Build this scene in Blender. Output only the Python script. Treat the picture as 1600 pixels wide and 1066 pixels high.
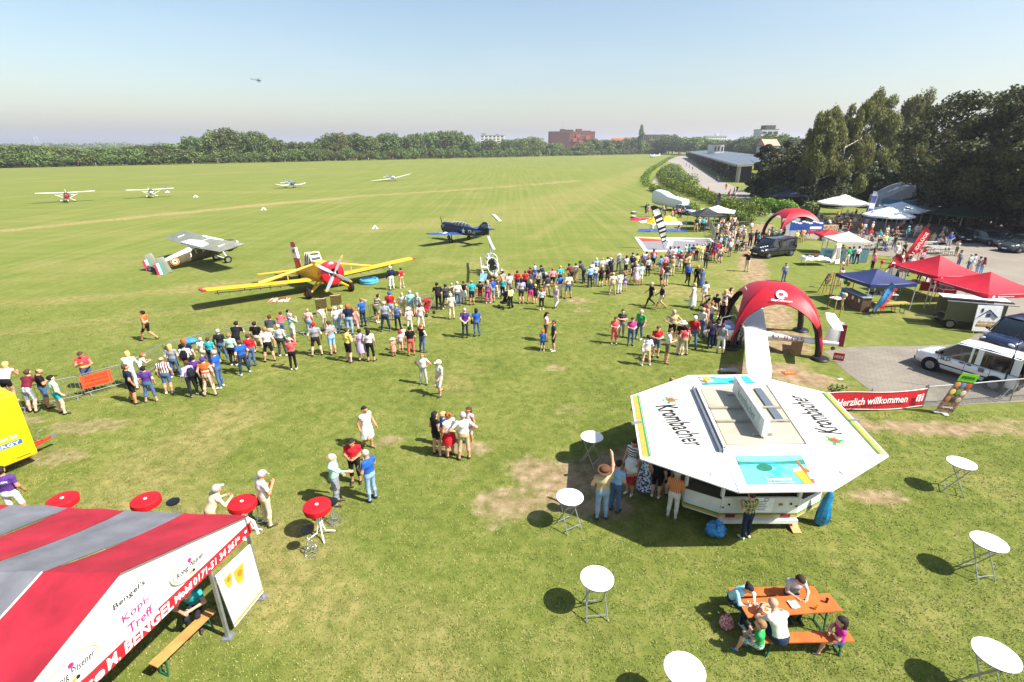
import bpy, bmesh, math, random
import numpy as np
from mathutils import Vector, Matrix
for _o in list(bpy.data.objects): bpy.data.objects.remove(_o)
R = math.radians
rng = random.Random(7)
SC = bpy.context.scene
COL = SC.collection
# ------------------------------------------------------------------ camera
CH, FPX, YH = 10.8, 800.0, 226.0            # height over ground, focal length and horizon row of the 1600 px photograph
PITCH = math.atan((533 - YH) / FPX)
cam_d = bpy.data.cameras.new('camera'); cam = bpy.data.objects.new('camera', cam_d); COL.objects.link(cam)
cam_d.sensor_width = 36; cam_d.lens = 36 * FPX / 1600; cam_d.clip_start = 0.1; cam_d.clip_end = 30000
cam.location = (0, 0, CH); cam.rotation_euler = (math.pi / 2 - PITCH, 0, 0)
SC.camera = cam
# ------------------------------------------------------------------ world, sun, exposure
SUN_EL, SUN_ROT = R(50), R(112)
world = bpy.data.worlds.new('World'); SC.world = world; world.use_nodes = True
wn = world.node_tree.nodes; wl = world.node_tree.links
sky = wn.new('ShaderNodeTexSky'); sky.sky_type = 'NISHITA'; sky.sun_disc = False
sky.sun_elevation = SUN_EL; sky.sun_rotation = SUN_ROT
sky.altitude = 50; sky.air_density = 1.25; sky.dust_density = 1.55; sky.ozone_density = 1.7
bg = wn.get('Background') or wn.new('ShaderNodeBackground'); bg.inputs['Strength'].default_value = 0.079
_tc = wn.new('ShaderNodeTexCoord'); _mp = wn.new('ShaderNodeMapping'); _mp.inputs['Scale'].default_value = (1.2, 3.5, 9); _mp.inputs['Rotation'].default_value = (0, 0, .5); _nz = wn.new('ShaderNodeTexNoise'); _nz.inputs['Scale'].default_value = 2.2; _nz.inputs['Detail'].default_value = 6; _nz.inputs['Distortion'].default_value = .6
_rp = wn.new('ShaderNodeMapRange'); _rp.inputs[1].default_value = .5; _rp.inputs[2].default_value = .8; _rp.inputs[4].default_value = .16     # thin high cirrus
_mx = wn.new('ShaderNodeMix'); _mx.data_type = 'RGBA'; _mx.inputs[7].default_value = (5.2, 5.4, 5.6, 1)
wl.new(_tc.outputs['Generated'], _mp.inputs[0]); wl.new(_mp.outputs[0], _nz.inputs['Vector']); wl.new(_nz.outputs['Fac'], _rp.inputs[0]); wl.new(_rp.outputs[0], _mx.inputs[0]); wl.new(sky.outputs[0], _mx.inputs[6]); wl.new(_mx.outputs[2], bg.inputs[0])
sun_d = bpy.data.lights.new('sun', 'SUN'); sun_d.energy = 5.0; sun_d.angle = R(0.53); sun_d.color = (1, 0.955, 0.88)
sun = bpy.data.objects.new('sun', sun_d); COL.objects.link(sun)
_sd = Vector((math.sin(SUN_ROT) * math.cos(SUN_EL), math.cos(SUN_ROT) * math.cos(SUN_EL), math.sin(SUN_EL)))
sun.rotation_euler = (-_sd).to_track_quat('-Z', 'Y').to_euler(); sun.location = _sd * 200
vs = SC.view_settings; vs.view_transform = 'Standard'; vs.look = 'None'; vs.gamma = 1; vs.use_curve_mapping = False
vs.exposure = 1.15
SC.cycles.max_bounces = 6; SC.cycles.transparent_max_bounces = 8
# ------------------------------------------------------------------ pixel of the photograph -> point on the ground
cP, sP = math.cos(PITCH), math.sin(PITCH)
def ray(x, y):
 a = (x - 800) / FPX; b = (533 - y) / FPX
 return Vector((a, cP + b * sP, -sP + b * cP))
def g(x, y, z=0.0):
 r = ray(x, y); t = (z - CH) / r.z
 return Vector((r.x * t, r.y * t, z))
def at(x, y, Y):
 r = ray(x, y); t = Y / r.y
 return Vector((r.x * t, Y, CH + r.z * t))
def proj(p):
 z = p[2] - CH; d = p[1] * cP - z * sP
 return (800 + FPX * p[0] / d, 533 - FPX * (p[1] * sP + z * cP) / d)
def height_to(p, y):                        # height of a post standing at p whose top is seen in row y
 lo, hi = 0.0, 80.0
 for _ in range(50):
  m = (lo + hi) / 2
  if proj((p[0], p[1], m))[1] > y: lo = m
  else: hi = m
 return lo
def lerp(a, b, t): return a + (b - a) * t
# ------------------------------------------------------------------ materials
MATS = {}
def s2l(c):
 c = c / 255
 return c / 12.92 if c <= 0.04045 else ((c + 0.055) / 1.055) ** 2.4
def hexc(h):
 if not isinstance(h, str): return tuple(h)
 h = h.lstrip('#'); return tuple(s2l(int(h[i:i + 2], 16)) for i in (0, 2, 4))
class NT:
 def __init__(s, name):
  s.m = bpy.data.materials.new(name); s.m.use_nodes = True
  s.n = s.m.node_tree.nodes; s.l = s.m.node_tree.links
  s.b = s.n['Principled BSDF']
 def node(s, t, **k):
  n = s.n.new(t)
  for a, v in k.items(): setattr(n, a, v)
  return n
 def link(s, a, b): s.l.new(a, b)
 def coord(s, kind='Object', scale=None, rot=None):
  tc = s.node('ShaderNodeTexCoord').outputs[kind]
  if scale is None and rot is None: return tc
  mp = s.node('ShaderNodeMapping')
  if scale is not None: mp.inputs['Scale'].default_value = scale if not isinstance(scale, (int, float)) else (scale,) * 3
  if rot is not None: mp.inputs['Rotation'].default_value = rot
  s.link(tc, mp.inputs[0]); return mp.outputs[0]
 def noise(s, vec, scale=5, detail=3, rough=.55, dist=0):
  n = s.node('ShaderNodeTexNoise'); n.inputs['Scale'].default_value = scale; n.inputs['Detail'].default_value = detail
  n.inputs['Roughness'].default_value = rough; n.inputs['Distortion'].default_value = dist
  s.link(vec, n.inputs['Vector']); return n.outputs['Fac']
 def ramp(s, fac, stops, interp='LINEAR'):
  r = s.node('ShaderNodeValToRGB'); r.color_ramp.interpolation = interp
  e = r.color_ramp.elements
  while len(e) < len(stops): e.new(0.5)
  for i, (p, c) in enumerate(stops):
   e[i].position = p; e[i].color = (*c, 1) if len(c) == 3 else c
  s.link(fac, r.inputs[0]); return r.outputs[0]
 def mix(s, fac, a, b, mode='MIX'):
  m = s.node('ShaderNodeMix', data_type='RGBA', blend_type=mode)
  for sock, v in ((m.inputs[0], fac), (m.inputs[6], a), (m.inputs[7], b)):
   if hasattr(v, 'is_linked') or hasattr(v, 'links'): s.link(v, sock)
   elif isinstance(v, (int, float)): sock.default_value = v
   else: sock.default_value = (*v, 1) if len(v) == 3 else v
  return m.outputs[2]
 def math(s, op, a, b=None, c=None, clamp=False):
  m = s.node('ShaderNodeMath', operation=op, use_clamp=clamp)
  for i, v in enumerate((a, b, c)):
   if v is None: continue
   if isinstance(v, (int, float)): m.inputs[i].default_value = v
   else: s.link(v, m.inputs[i])
  return m.outputs[0]
 def sep(s, vec):
  n = s.node('ShaderNodeSeparateXYZ'); s.link(vec, n.inputs[0]); return n.outputs
 def bump(s, h, strength=.3, dist=.02):
  b = s.node('ShaderNodeBump'); b.inputs['Strength'].default_value = strength; b.inputs['Distance'].default_value = dist
  s.link(h, b.inputs['Height']); s.link(b.outputs[0], s.b.inputs['Normal'])
 def color(s, c):
  if isinstance(c, (tuple, list)): s.b.inputs['Base Color'].default_value = (*c[:3], 1)
  else: s.link(c, s.b.inputs['Base Color'])
 def rough(s, v): s.b.inputs['Roughness'].default_value = v
def mat(name, col='#808080', rough=.6, metal=0, spec=.4, var=.10, scale=6, bump=0):
 key = ('m', name)
 if key in MATS: return MATS[key]
 t = NT(name); c = hexc(col)
 v = t.coord()
 f = t.noise(v, scale, 4, .6)
 lo = tuple(x * (1 - var * 1.6) for x in c); hi = tuple(min(.92, x * (1 + var) + var * .01) for x in c)
 t.color(t.ramp(f, [(.3, lo), (.7, hi)]))
 t.rough(rough); t.b.inputs['Metallic'].default_value = metal
 t.b.inputs['Specular IOR Level'].default_value = spec
 if bump: t.bump(t.noise(v, scale * 6, 4), bump, .02)
 MATS[key] = t.m; return t.m
def cloth(col, rough=.85):
 return mat('cloth_' + (col if isinstance(col, str) else 'x').lstrip('#'), col, rough, 0, .2, .12, 9, .25)
def glass_mat(name='car_glass', col='#11181b', rough=.05):
 key = ('m', name)
 if key in MATS: return MATS[key]
 t = NT(name); t.color(hexc(col)); t.rough(rough); t.b.inputs['Specular IOR Level'].default_value = .7
 t.b.inputs['Coat Weight'].default_value = .3
 MATS[key] = t.m; return t.m
def pattern(name, kind, c1, c2, c3=None, period=.08, axis=0):
 key = ('p', name)
 if key in MATS: return MATS[key]
 t = NT(name); v = t.sep(t.coord()); a, b = hexc(c1), hexc(c2)
 def stripe(o, per, duty=.5):
  return t.math('LESS_THAN', t.math('FRACT', t.math('DIVIDE', t.math('ADD', o, 50.0), per)), duty)
 if kind == 'stripe': col = t.mix(stripe(v[axis], period), a, b)
 elif kind == 'plaid':
  col = t.mix(stripe(v[0], period, .4), a, b); col = t.mix(t.math('MULTIPLY', stripe(v[2], period, .4), .6), col, b)
  if c3: col = t.mix(t.math('MULTIPLY', stripe(v[2], period * 1.7, .12), .8), col, hexc(c3))
 elif kind == 'vest':
  band = t.math('MULTIPLY', t.math('GREATER_THAN', v[2], axis), t.math('LESS_THAN', v[2], axis + .06))
  col = t.mix(band, a, b)
 elif kind == 'blotch':
  col = t.ramp(t.noise(t.coord(), period, 3), [(.46, a), (.52, b)])
 t.color(col); t.rough(.85)
 MATS[key] = t.m; return t.m
# ------------------------------------------------------------------ mesh building
class MB:
 def __init__(s): s.v = []; s.f = []; s.m = []; s.sm = []
 def add(s, vs_, fs, mi=0, smooth=False):
  o = len(s.v); s.v.extend([tuple(p) for p in vs_])
  for f in fs: s.f.append(tuple(i + o for i in f)); s.m.append(mi); s.sm.append(smooth)
  return s
 def box(s, c, d, mi=0, rz=0, M=None):
  x, y, z = d[0] / 2, d[1] / 2, d[2] / 2
  P = [Vector((sx * x, sy * y, sz * z)) for sx in (-1, 1) for sy in (-1, 1) for sz in (-1, 1)]
  M = M or Matrix.Rotation(rz, 3, 'Z'); c = Vector(c)
  return s.add([c + M @ p for p in P], [(0, 1, 3, 2), (4, 6, 7, 5), (0, 4, 5, 1), (2, 3, 7, 6), (0, 2, 6, 4), (1, 5, 7, 3)], mi)
 def bar(s, p, q, w=.03, h=None, mi=0, up=(0, 0, 1)):
  p, q = Vector(p), Vector(q); d = (q - p); L = d.length
  if L < 1e-6: return s
  d /= L; u = Vector(up)
  if abs(d.dot(u)) > .98: u = Vector((1, 0, 0))
  a = d.cross(u).normalized(); b = a.cross(d)
  M = Matrix((a, d, b)).transposed()
  return s.box((p + q) / 2, (w, L, h or w), mi, M=M)
 def tube(s, path, r=.02, n=8, mi=0, caps=True, closed=False):
  pts = [Vector(p) for p in path]; k = len(pts); rs = r if isinstance(r, (list, tuple)) else [r] * k
  V = []; a = None
  for i, p in enumerate(pts):
   if closed: d = (pts[(i + 1) % k] - pts[i - 1]).normalized()
   else: d = (pts[min(i + 1, k - 1)] - pts[max(i - 1, 0)]).normalized()
   if a is None:
    u = Vector((0, 0, 1)) if abs(d.z) < .9 else Vector((1, 0, 0))
    a = d.cross(u).normalized()
   else: a = (a - d * a.dot(d)).normalized()
   b = d.cross(a)
   V += [p + (a * math.cos(2 * math.pi * j / n) + b * math.sin(2 * math.pi * j / n)) * rs[i] for j in range(n)]
  F = []
  for i in range(k if closed else k - 1):
   for j in range(n):
    i2 = (i + 1) % k
    F.append((i * n + j, i * n + (j + 1) % n, i2 * n + (j + 1) % n, i2 * n + j))
  if caps and not closed: F += [tuple(reversed(range(n))), tuple(range((k - 1) * n, k * n))]
  return s.add(V, F, mi, True)
 def cyl(s, c, r, h, n=20, mi=0, r2=None):
  c = Vector(c); return s.tube([c, c + Vector((0, 0, h))], [r, r if r2 is None else r2], n, mi)
 def disc_y(s, c, r, w, n=18, mi=0, axis=(0, 1, 0)):
  c = Vector(c); d = Vector(axis).normalized() * w / 2
  return s.tube([c - d, c + d], r, n, mi)
 def lathe(s, prof, c=(0, 0, 0), n=20, mi=0, axis=None):
  c = Vector(c); V = []
  for r, z in prof: V += [(r * math.cos(2 * math.pi * j / n), r * math.sin(2 * math.pi * j / n), z) for j in range(n)]
  if axis is not None:
   q = Vector(axis).to_track_quat('Z', 'Y'); V = [q @ Vector(p) for p in V]
  V = [c + Vector(p) for p in V]; k = len(prof)
  F = [(i * n + j, i * n + (j + 1) % n, (i + 1) * n + (j + 1) % n, (i + 1) * n + j) for i in range(k - 1) for j in range(n)]
  F += [tuple(reversed(range(n))), tuple(range((k - 1) * n, k * n))]
  return s.add(V, F, mi, True)
 def ell(s, c, r, nu=14, nv=8, mi=0, M=None):
  c = Vector(c); r = (r,) * 3 if isinstance(r, (int, float)) else r; V = []
  for i in range(1, nv):
   t = math.pi * i / nv
   V += [Vector((r[0] * math.sin(t) * math.cos(2 * math.pi * j / nu), r[1] * math.sin(t) * math.sin(2 * math.pi * j / nu), r[2] * math.cos(t))) for j in range(nu)]
  V += [Vector((0, 0, r[2])), Vector((0, 0, -r[2]))]
  if M is not None: V = [M @ p for p in V]
  V = [c + p for p in V]
  F = [(i * nu + j, (i + 1) * nu + j, (i + 1) * nu + (j + 1) % nu, i * nu + (j + 1) % nu) for i in range(nv - 2) for j in range(nu)]
  T, B = len(V) - 2, len(V) - 1
  F += [(T, j, (j + 1) % nu) for j in range(nu)] + [(B, (nv - 2) * nu + (j + 1) % nu, (nv - 2) * nu + j) for j in range(nu)]
  return s.add(V, F, mi, True)
 def loft(s, rings, mi=0, caps=True, smooth=True, closed=True):
  n = len(rings[0]); V = [p for r in rings for p in r]
  F = [(i * n + j, i * n + (j + 1) % n, (i + 1) * n + (j + 1) % n, (i + 1) * n + j) for i in range(len(rings) - 1) for j in range(n if closed else n - 1)]
  if caps: F += [tuple(reversed(range(n))), tuple(range((len(rings) - 1) * n, len(rings) * n))]
  return s.add(V, F, mi, smooth)
 def poly(s, pts, mi=0): return s.add(pts, [tuple(range(len(pts)))], mi)
 def slab(s, pts, th, mi=0, n=None):
  pts = [Vector(p) for p in pts]
  nn = Vector(n) if n else (pts[1] - pts[0]).cross(pts[2] - pts[0]).normalized()
  k = len(pts); V = [p + nn * th / 2 for p in pts] + [p - nn * th / 2 for p in pts]
  F = [tuple(range(k)), tuple(reversed(range(k, 2 * k)))] + [(i, k + i, k + (i + 1) % k, (i + 1) % k) for i in range(k)]
  return s.add(V, F, mi)
 def grid(s, fn, nu, nv, mi=0, smooth=True):
  V = [fn(i / nu, j / nv) for j in range(nv + 1) for i in range(nu + 1)]
  F = [(j * (nu + 1) + i, j * (nu + 1) + i + 1, (j + 1) * (nu + 1) + i + 1, (j + 1) * (nu + 1) + i) for j in range(nv) for i in range(nu)]
  return s.add(V, F, mi, smooth)
 def xf(s, M):
  s.v = [tuple(M @ Vector(p)) for p in s.v]; return s
 def mesh(s, name, mats, recalc=True):
  me = bpy.data.meshes.new(name); me.from_pydata(s.v, [], s.f)
  for m in (mats if isinstance(mats, (list, tuple)) else [mats]): me.materials.append(m)
  me.polygons.foreach_set('material_index', s.m); me.polygons.foreach_set('use_smooth', s.sm)
  if recalc:
   bm = bmesh.new(); bm.from_mesh(me); bmesh.ops.recalc_face_normals(bm, faces=bm.faces); bm.to_mesh(me); bm.free()
  me.set_sharp_from_angle(angle=R(42)); me.update()
  return me
 def build(s, name, mats, parent=None, loc=None, rz=0):
  o = bpy.data.objects.new(name, s.mesh(name, mats)); COL.objects.link(o)
  if parent: o.parent = parent
  if loc is not None: o.location = loc
  if rz: o.rotation_euler = (0, 0, rz)
  return o
def tag(o, label=None, cat=None, group=None, kind=None):
 if label: o['label'] = label
 if cat: o['category'] = cat
 if group: o['group'] = group
 if kind: o['kind'] = kind
 return o
def thing(name, label, cat, loc=(0, 0, 0), rz=0, group=None):
 o = bpy.data.objects.new(name, None); COL.objects.link(o); o.location = loc; o.rotation_euler = (0, 0, rz)
 o.empty_display_size = .2
 return tag(o, label, cat, group)
def kids(o): return [c for c in bpy.data.objects if c.parent == o]
def dup(o, loc, rz, label, group=None, tree=None, scale=None):
 tree = tree or subtree(o)
 def cp(node, par):
  c = node[0].copy(); COL.objects.link(c)
  if par: c.parent = par
  for k in node[1]: cp(k, c)
  return c
 r = cp(tree, None); r.location = loc; r.rotation_euler = (0, 0, rz); r['label'] = label
 if group: r['group'] = group
 if scale: r.scale = (scale,) * 3
 return r
def subtree(o): return (o, [subtree(c) for c in kids(o)])
TEXTS = []
def lettering(txt, M, width, height, m, parent=None, shear=0, name='lettering', thick=.004, bold=0.0):
 """flat raised letters: local x to the right, local y up, z out; centred on M, fitted to width x height"""
 o = bpy.data.objects.new(name, None) if False else None
 c = bpy.data.curves.new('t', 'FONT'); c.body = txt; c.align_x = 'CENTER'; c.align_y = 'CENTER'; c.extrude = thick; c.shear = shear
 c.offset = bold; c.resolution_u = 2
 t = bpy.data.objects.new('t', c); COL.objects.link(t)
 TEXTS.append((t, M, width, height, m, parent, name))
def flush_text():
 dg = bpy.context.evaluated_depsgraph_get()
 for t, M, w, h, m, parent, name in TEXTS:
  me = bpy.data.meshes.new_from_object(t.evaluated_get(dg))
  n = len(me.vertices)
  if n == 0: continue
  co = np.zeros(n * 3); me.vertices.foreach_get('co', co); co = co.reshape(-1, 3)
  mn, mx = co.min(0), co.max(0); sz = np.maximum(mx - mn, 1e-6); ctr = (mn + mx) / 2
  co = co - ctr; co[:, 0] *= w / sz[0]; co[:, 1] *= h / sz[1]
  A = np.array(M); co = co @ A[:3, :3].T + A[:3, 3]
  me.vertices.foreach_set('co', co.astype(np.float32).ravel()); me.materials.clear(); me.materials.append(m); me.update()
  me.name = name
  o = bpy.data.objects.new(name, me); COL.objects.link(o)
  if parent: o.parent = parent
 for t, *_ in TEXTS:
  c = t.data; bpy.data.objects.remove(t); bpy.data.curves.remove(c)
 TEXTS.clear()
def frame(o, x, y):                         # matrix from origin and two directions (x right, y up)
 x = Vector(x).normalized(); z = x.cross(Vector(y)).normalized(); y = z.cross(x)
 return Matrix(((x.x, y.x, z.x, o[0]), (x.y, y.y, z.y, o[1]), (x.z, y.z, z.z, o[2]), (0, 0, 0, 1)))
def np_mesh(name, V, F, mats, mi=None, smooth=False):
 V = np.asarray(V, np.float32); F = np.asarray(F, np.int32); k = F.shape[1]
 me = bpy.data.meshes.new(name); me.vertices.add(len(V)); me.vertices.foreach_set('co', V.ravel())
 me.loops.add(F.size); me.loops.foreach_set('vertex_index', F.ravel())
 me.polygons.add(len(F)); me.polygons.foreach_set('loop_start', np.arange(0, F.size, k, dtype=np.int32))
 if mi is not None: me.polygons.foreach_set('material_index', np.asarray(mi, np.int32))
 me.polygons.foreach_set('use_smooth', np.full(len(F), smooth, dtype=bool))
 for m in (mats if isinstance(mats, (list, tuple)) else [mats]): me.materials.append(m)
 me.update(calc_edges=True); me.validate(); return me
# ================================================================== SETTING
def axis_lines(a, b, step, lo, hi):
 xs = list(np.arange(a, b + .001, step)); d = step
 while xs[-1] < hi: d *= 1.06; xs.append(xs[-1] + d)
 d = step
 while xs[0] > lo: d *= 1.06; xs.insert(0, xs[0] - d)
 return np.array(xs)
def vnoise(x, y, s, seed=0):
 """smooth value noise over arrays, 0..1"""
 x = x / s + seed * 17.3; y = y / s - seed * 9.1
 xi, yi = np.floor(x).astype(np.int64), np.floor(y).astype(np.int64); fx, fy = x - xi, y - yi
 fx = fx * fx * (3 - 2 * fx); fy = fy * fy * (3 - 2 * fy)
 def h(a, b):
  n = (a * 374761393 + b * 668265263 + seed * 1442695) & 0x7fffffff
  n = ((n ^ (n >> 13)) * 1274126177) & 0x7fffffff
  return ((n ^ (n >> 16)) & 0xffff) / 65535.0
 return (h(xi, yi) * (1 - fx) + h(xi + 1, yi) * fx) * (1 - fy) + (h(xi, yi + 1) * (1 - fx) + h(xi + 1, yi + 1) * fx) * fy
def fbm(x, y, s, seed=0, o=4):
 t, a, k = 0, .5, 0
 for i in range(o): t = t + a * vnoise(x, y, s / 2 ** i, seed + i * 3); k += a; a *= .55
 return t / k
# bare or dry spots: photograph column, row, radius across, radius in depth (m), strength
DIRT = [(838, 742, 1.2, 1.2, .75), (800, 785, 1.3, .8, .7), (905, 745, 1.5, 1.1, .8), (770, 815, .7, .4, .5), (950, 790, 1.6, .8, .9), (1000, 740, 2.2, 1.6, .9), (1430, 668, 4.5, .75, .85), (1330, 660, 1.4, 1.2, .8),
  (1560, 668, 3, .8, .6), (1375, 775, 1.0, .4, .8), (1200, 580, 2.2, 1.2, .95), (1215, 530, 2.2, 2.6, .9), (1250, 590, 1.6, .9, .95),
  (1190, 490, 1.5, 3, .9), (1295, 600, 1.2, .8, .7), (600, 690, .8, .3, .7), (725, 700, 1.1, .6, .75), (890, 640, .8, .5, .4), (868, 575, .7, .4, .7),
  (905, 470, 1.6, .9, .6), (915, 485, 1, .6, .5), (1000, 1010, .06, .6, .9), (990, 970, .05, .3, .8), (715, 740, .5, .4, .5), (690, 830, .15, .5, .5),
  (140, 665, 1.8, .7, .55), (80, 715, 1.6, .8, .5), (215, 610, 1.2, .5, .4), (40, 655, 1, .6, .5), (1110, 668, 1, .5, .3), (1540, 845, .9, .35, .35),
  (1230, 480, 2, 1.4, .4), (310, 395, 4, .6, .25), (380, 447, 5, .5, .45), (220, 503, 2.4, .4, .4), (290, 456, 2, .3, .35), (1260, 470, 1, .5, .3)]
PATHS = [([(1215, 500), (1195, 460), (1178, 425), (1172, 395), (1180, 370), (1195, 352)], 1.5, .85), ([(1172, 395), (1140, 380), (1115, 365)], 2.0, .35)]
DRY = [([(0, 361), (200, 341), (400, 321), (560, 307), (760, 294), (900, 283)], 1.9, 1.0), ([(0, 285), (200, 279), (400, 268), (650, 256), (760, 251)], 1.2, .7),
  ([(560, 360), (700, 345), (900, 300), (1010, 262)], 3.5, .35), ([(800, 345), (930, 300), (1000, 270)], 5.0, .35), ([(540, 367), (640, 355), (760, 349)], 1.1, .4),
  ([(0, 475), (200, 460), (420, 440), (560, 424)], 1.5, .45), ([(0, 520), (180, 500), (330, 482)], .9, .35), ([(640, 450), (760, 410), (900, 380)], .6, .25),
  ([(100, 300), (500, 300), (760, 285)], 2.5, .3), ([(830, 372), (905, 330), (985, 272)], 1.2, .35), ([(700, 246), (860, 243), (1040, 241)], 14, .5)]
def dist_poly(X, Y, pts):
 d = np.full(X.shape, 1e9)
 for (a, b) in zip(pts[:-1], pts[1:]):
  dx, dy = b[0] - a[0], b[1] - a[1]; L = dx * dx + dy * dy
  t = np.clip(((X - a[0]) * dx + (Y - a[1]) * dy) / L, 0, 1)
  d = np.minimum(d, np.hypot(X - a[0] - t * dx, Y - a[1] - t * dy))
 return d
def ground_masks(X, Y):
 wob = fbm(X, Y, 1.3, 5, 4) - .5
 dirt = np.zeros(X.shape); dry = np.zeros(X.shape)
 for (px, py, rx, ry, st) in DIRT:
  c = g(px, py); d = np.hypot((X - c.x) / rx, (Y - c.y) / ry) + wob * 1.1
  dirt = np.maximum(dirt, st * np.clip((1.15 - d) / .5, 0, 1))
 for pts, w, st in PATHS:
  d = dist_poly(X, Y, [g(*p) for p in pts]) / w + wob * 1.0
  dirt = np.maximum(dirt, st * np.clip((1.15 - d) / .6, 0, 1))
 for pts, w, st in DRY:
  dd = dist_poly(X, Y, [g(*p) for p in pts]); k = 1 + 0 * dd
  d = dd / w + (fbm(X, Y, 3.5, 11, 3) - .5) * 1.6
  dry = np.maximum(dry, st * np.clip((1.3 - d) / .9, 0, 1))
 dry = np.maximum(dry, np.clip((fbm(X, Y, 5.5, 21, 4) - .56) * 3.2, 0, .7) * np.clip((90 - np.hypot(X, Y)) / 50, .35, 1))
 return dirt, dry
def make_ground():
 xs = axis_lines(-46, 44, .42, -5000, 5000); ys = axis_lines(4, 82, .42, -300, 9000)
 nx, ny = len(xs), len(ys)
 X, Y = np.meshgrid(xs, ys); V = np.stack([X.ravel(), Y.ravel(), np.zeros(nx * ny)], 1)
 I = np.arange(nx * ny).reshape(ny, nx)
 F = np.stack([I[:-1, :-1], I[:-1, 1:], I[1:, 1:], I[1:, :-1]], -1).reshape(-1, 4)
 t = NT('grass_ground'); co = t.coord()
 n_big = t.noise(co, .045, 4, .6); n_mid = t.noise(co, .35, 4, .6); n_sml = t.noise(co, 2.2, 5, .65); n_fin = t.noise(co, 16, 4, .7)
 st = t.noise(t.coord(scale=(1.1, .022, 1), rot=(0, 0, .295)), 1.0, 3, .6)       # mowing lanes along the runway
 st2 = t.noise(t.coord(scale=(.03, .5, 1), rot=(0, 0, .06)), 1.0, 3, .6)         # mowing lanes across
 dark, mid, lite = (.064, .092, .014), (.132, .157, .030), (.222, .214, .062)
 col = t.ramp(t.math('ADD', t.math('MULTIPLY', n_sml, .62), t.math('MULTIPLY', n_mid, .38)), [(.30, dark), (.5, mid), (.68, lite)])
 far = t.ramp(t.math('ADD', t.math('MULTIPLY', st, .6), t.math('MULTIPLY', st2, .4)), [(.33, (.094, .138, .024)), (.5, (.166, .182, .044)), (.67, (.255, .238, .084))])
 far = t.mix(t.math('MULTIPLY', n_big, .8), far, (.128, .168, .030))
 d = t.node('ShaderNodeVectorMath', operation='LENGTH'); t.link(co, d.inputs[0])
 fz = t.node('ShaderNodeMapRange'); fz.inputs[1].default_value = 25; fz.inputs[2].default_value = 75; t.link(d.outputs['Value'], fz.inputs[0])
 col = t.mix(t.math('MULTIPLY', fz.outputs[0], .85), col, far)
 straw = t.ramp(n_sml, [(.3, (.19, .145, .055)), (.6, (.33, .26, .11))])
 soil = t.ramp(n_sml, [(.3, (.17, .11, .06)), (.55, (.29, .21, .125)), (.75, (.40, .31, .20))])
 at_d = t.node('ShaderNodeAttribute', attribute_name='dry').outputs['Fac']; at_s = t.node('ShaderNodeAttribute', attribute_name='dirt').outputs['Fac']
 fl = t.math('MULTIPLY', t.math('SUBTRACT', n_fin, .56, clamp=True), 2.6)
 col = t.mix(t.math('MULTIPLY', fl, .4), col, (.34, .30, .12))
 col = t.mix(t.math('MULTIPLY', at_d, t.math('ADD', t.math('MULTIPLY', n_sml, .9), .38), clamp=True), col, straw)
 ed = t.node('ShaderNodeMapRange'); ed.inputs[1].default_value = .22; ed.inputs[2].default_value = .86
 t.link(t.math('ADD', at_s, t.math('ADD', t.math('MULTIPLY', t.math('SUBTRACT', n_sml, .5), 1.1), t.math('MULTIPLY', t.math('SUBTRACT', n_fin, .5), 1.1))), ed.inputs[0])
 col = t.mix(ed.outputs[0], col, soil)
 t.color(col); t.rough(.95); t.b.inputs['Specular IOR Level'].default_value = .1
 t.bump(t.math('ADD', t.math('MULTIPLY', n_fin, .5), t.noise(co, 45, 3, .7)), .7, .035)
 me = np_mesh('ground', V, F, t.m)
 dirt, dry = ground_masks(X.ravel(), Y.ravel())
 for nm, a in (('dirt', dirt), ('dry', dry)):
  at_ = me.attributes.new(nm, 'FLOAT', 'POINT'); at_.data.foreach_set('value', a.astype(np.float32))
 o = bpy.data.objects.new('ground', me); COL.objects.link(o); tag(o, kind='structure')
make_ground()
def sheet(name, pxs, z, m, world_pts=None):
 bm = bmesh.new(); vs_ = [bm.verts.new((p[0], p[1], z)) for p in (world_pts or [g(*p) for p in pxs])]
 f = bm.faces.new(vs_)
 if f.normal.z < 0: f.normal_flip()
 bm.normal_update()
 if f.normal.z < 0: bmesh.ops.reverse_faces(bm, faces=[f])
 bmesh.ops.triangulate(bm, faces=bm.faces[:])
 me = bpy.data.meshes.new(name); bm.to_mesh(me); bm.free(); me.materials.append(m)
 o = bpy.data.objects.new(name, me); COL.objects.link(o); return tag(o, kind='structure')
def paving_mat():
 t = NT('paving'); co = t.coord(rot=(0, 0, .52))
 b = t.node('ShaderNodeTexBrick'); b.inputs['Scale'].default_value = 1.0; b.inputs['Brick Width'].default_value = .42; b.inputs['Row Height'].default_value = .28
 b.inputs['Mortar Size'].default_value = .022; b.inputs['Color1'].default_value = (.155, .137, .112, 1); b.inputs['Color2'].default_value = (.208, .182, .142, 1); b.inputs['Mortar'].default_value = (.11, .10, .075, 1)
 t.link(co, b.inputs[0]); n = t.noise(co, .5, 5, .65)
 t.color(t.mix(.55, b.outputs[0], t.ramp(n, [(.3, (.128, .11, .082)), (.7, (.25, .216, .168))]))); t.rough(.9)
 t.bump(t.math('SUBTRACT', 1, b.outputs['Fac']), .35, .01); return t.m
def gravel_mat(name, a, b):
 t = NT(name); co = t.coord(); n = t.math('ADD', t.math('MULTIPLY', t.noise(co, .25, 5, .6), .6), t.math('MULTIPLY', t.noise(co, 9, 3, .7), .4))
 t.color(t.ramp(n, [(.35, a), (.65, b)])); t.rough(.95); t.bump(t.noise(co, 30, 3), .3, .01); return t.m
LOT = gravel_mat('lot_surface', (.165, .142, .112), (.24, .208, .165))
PAVE = paving_mat()
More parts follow.
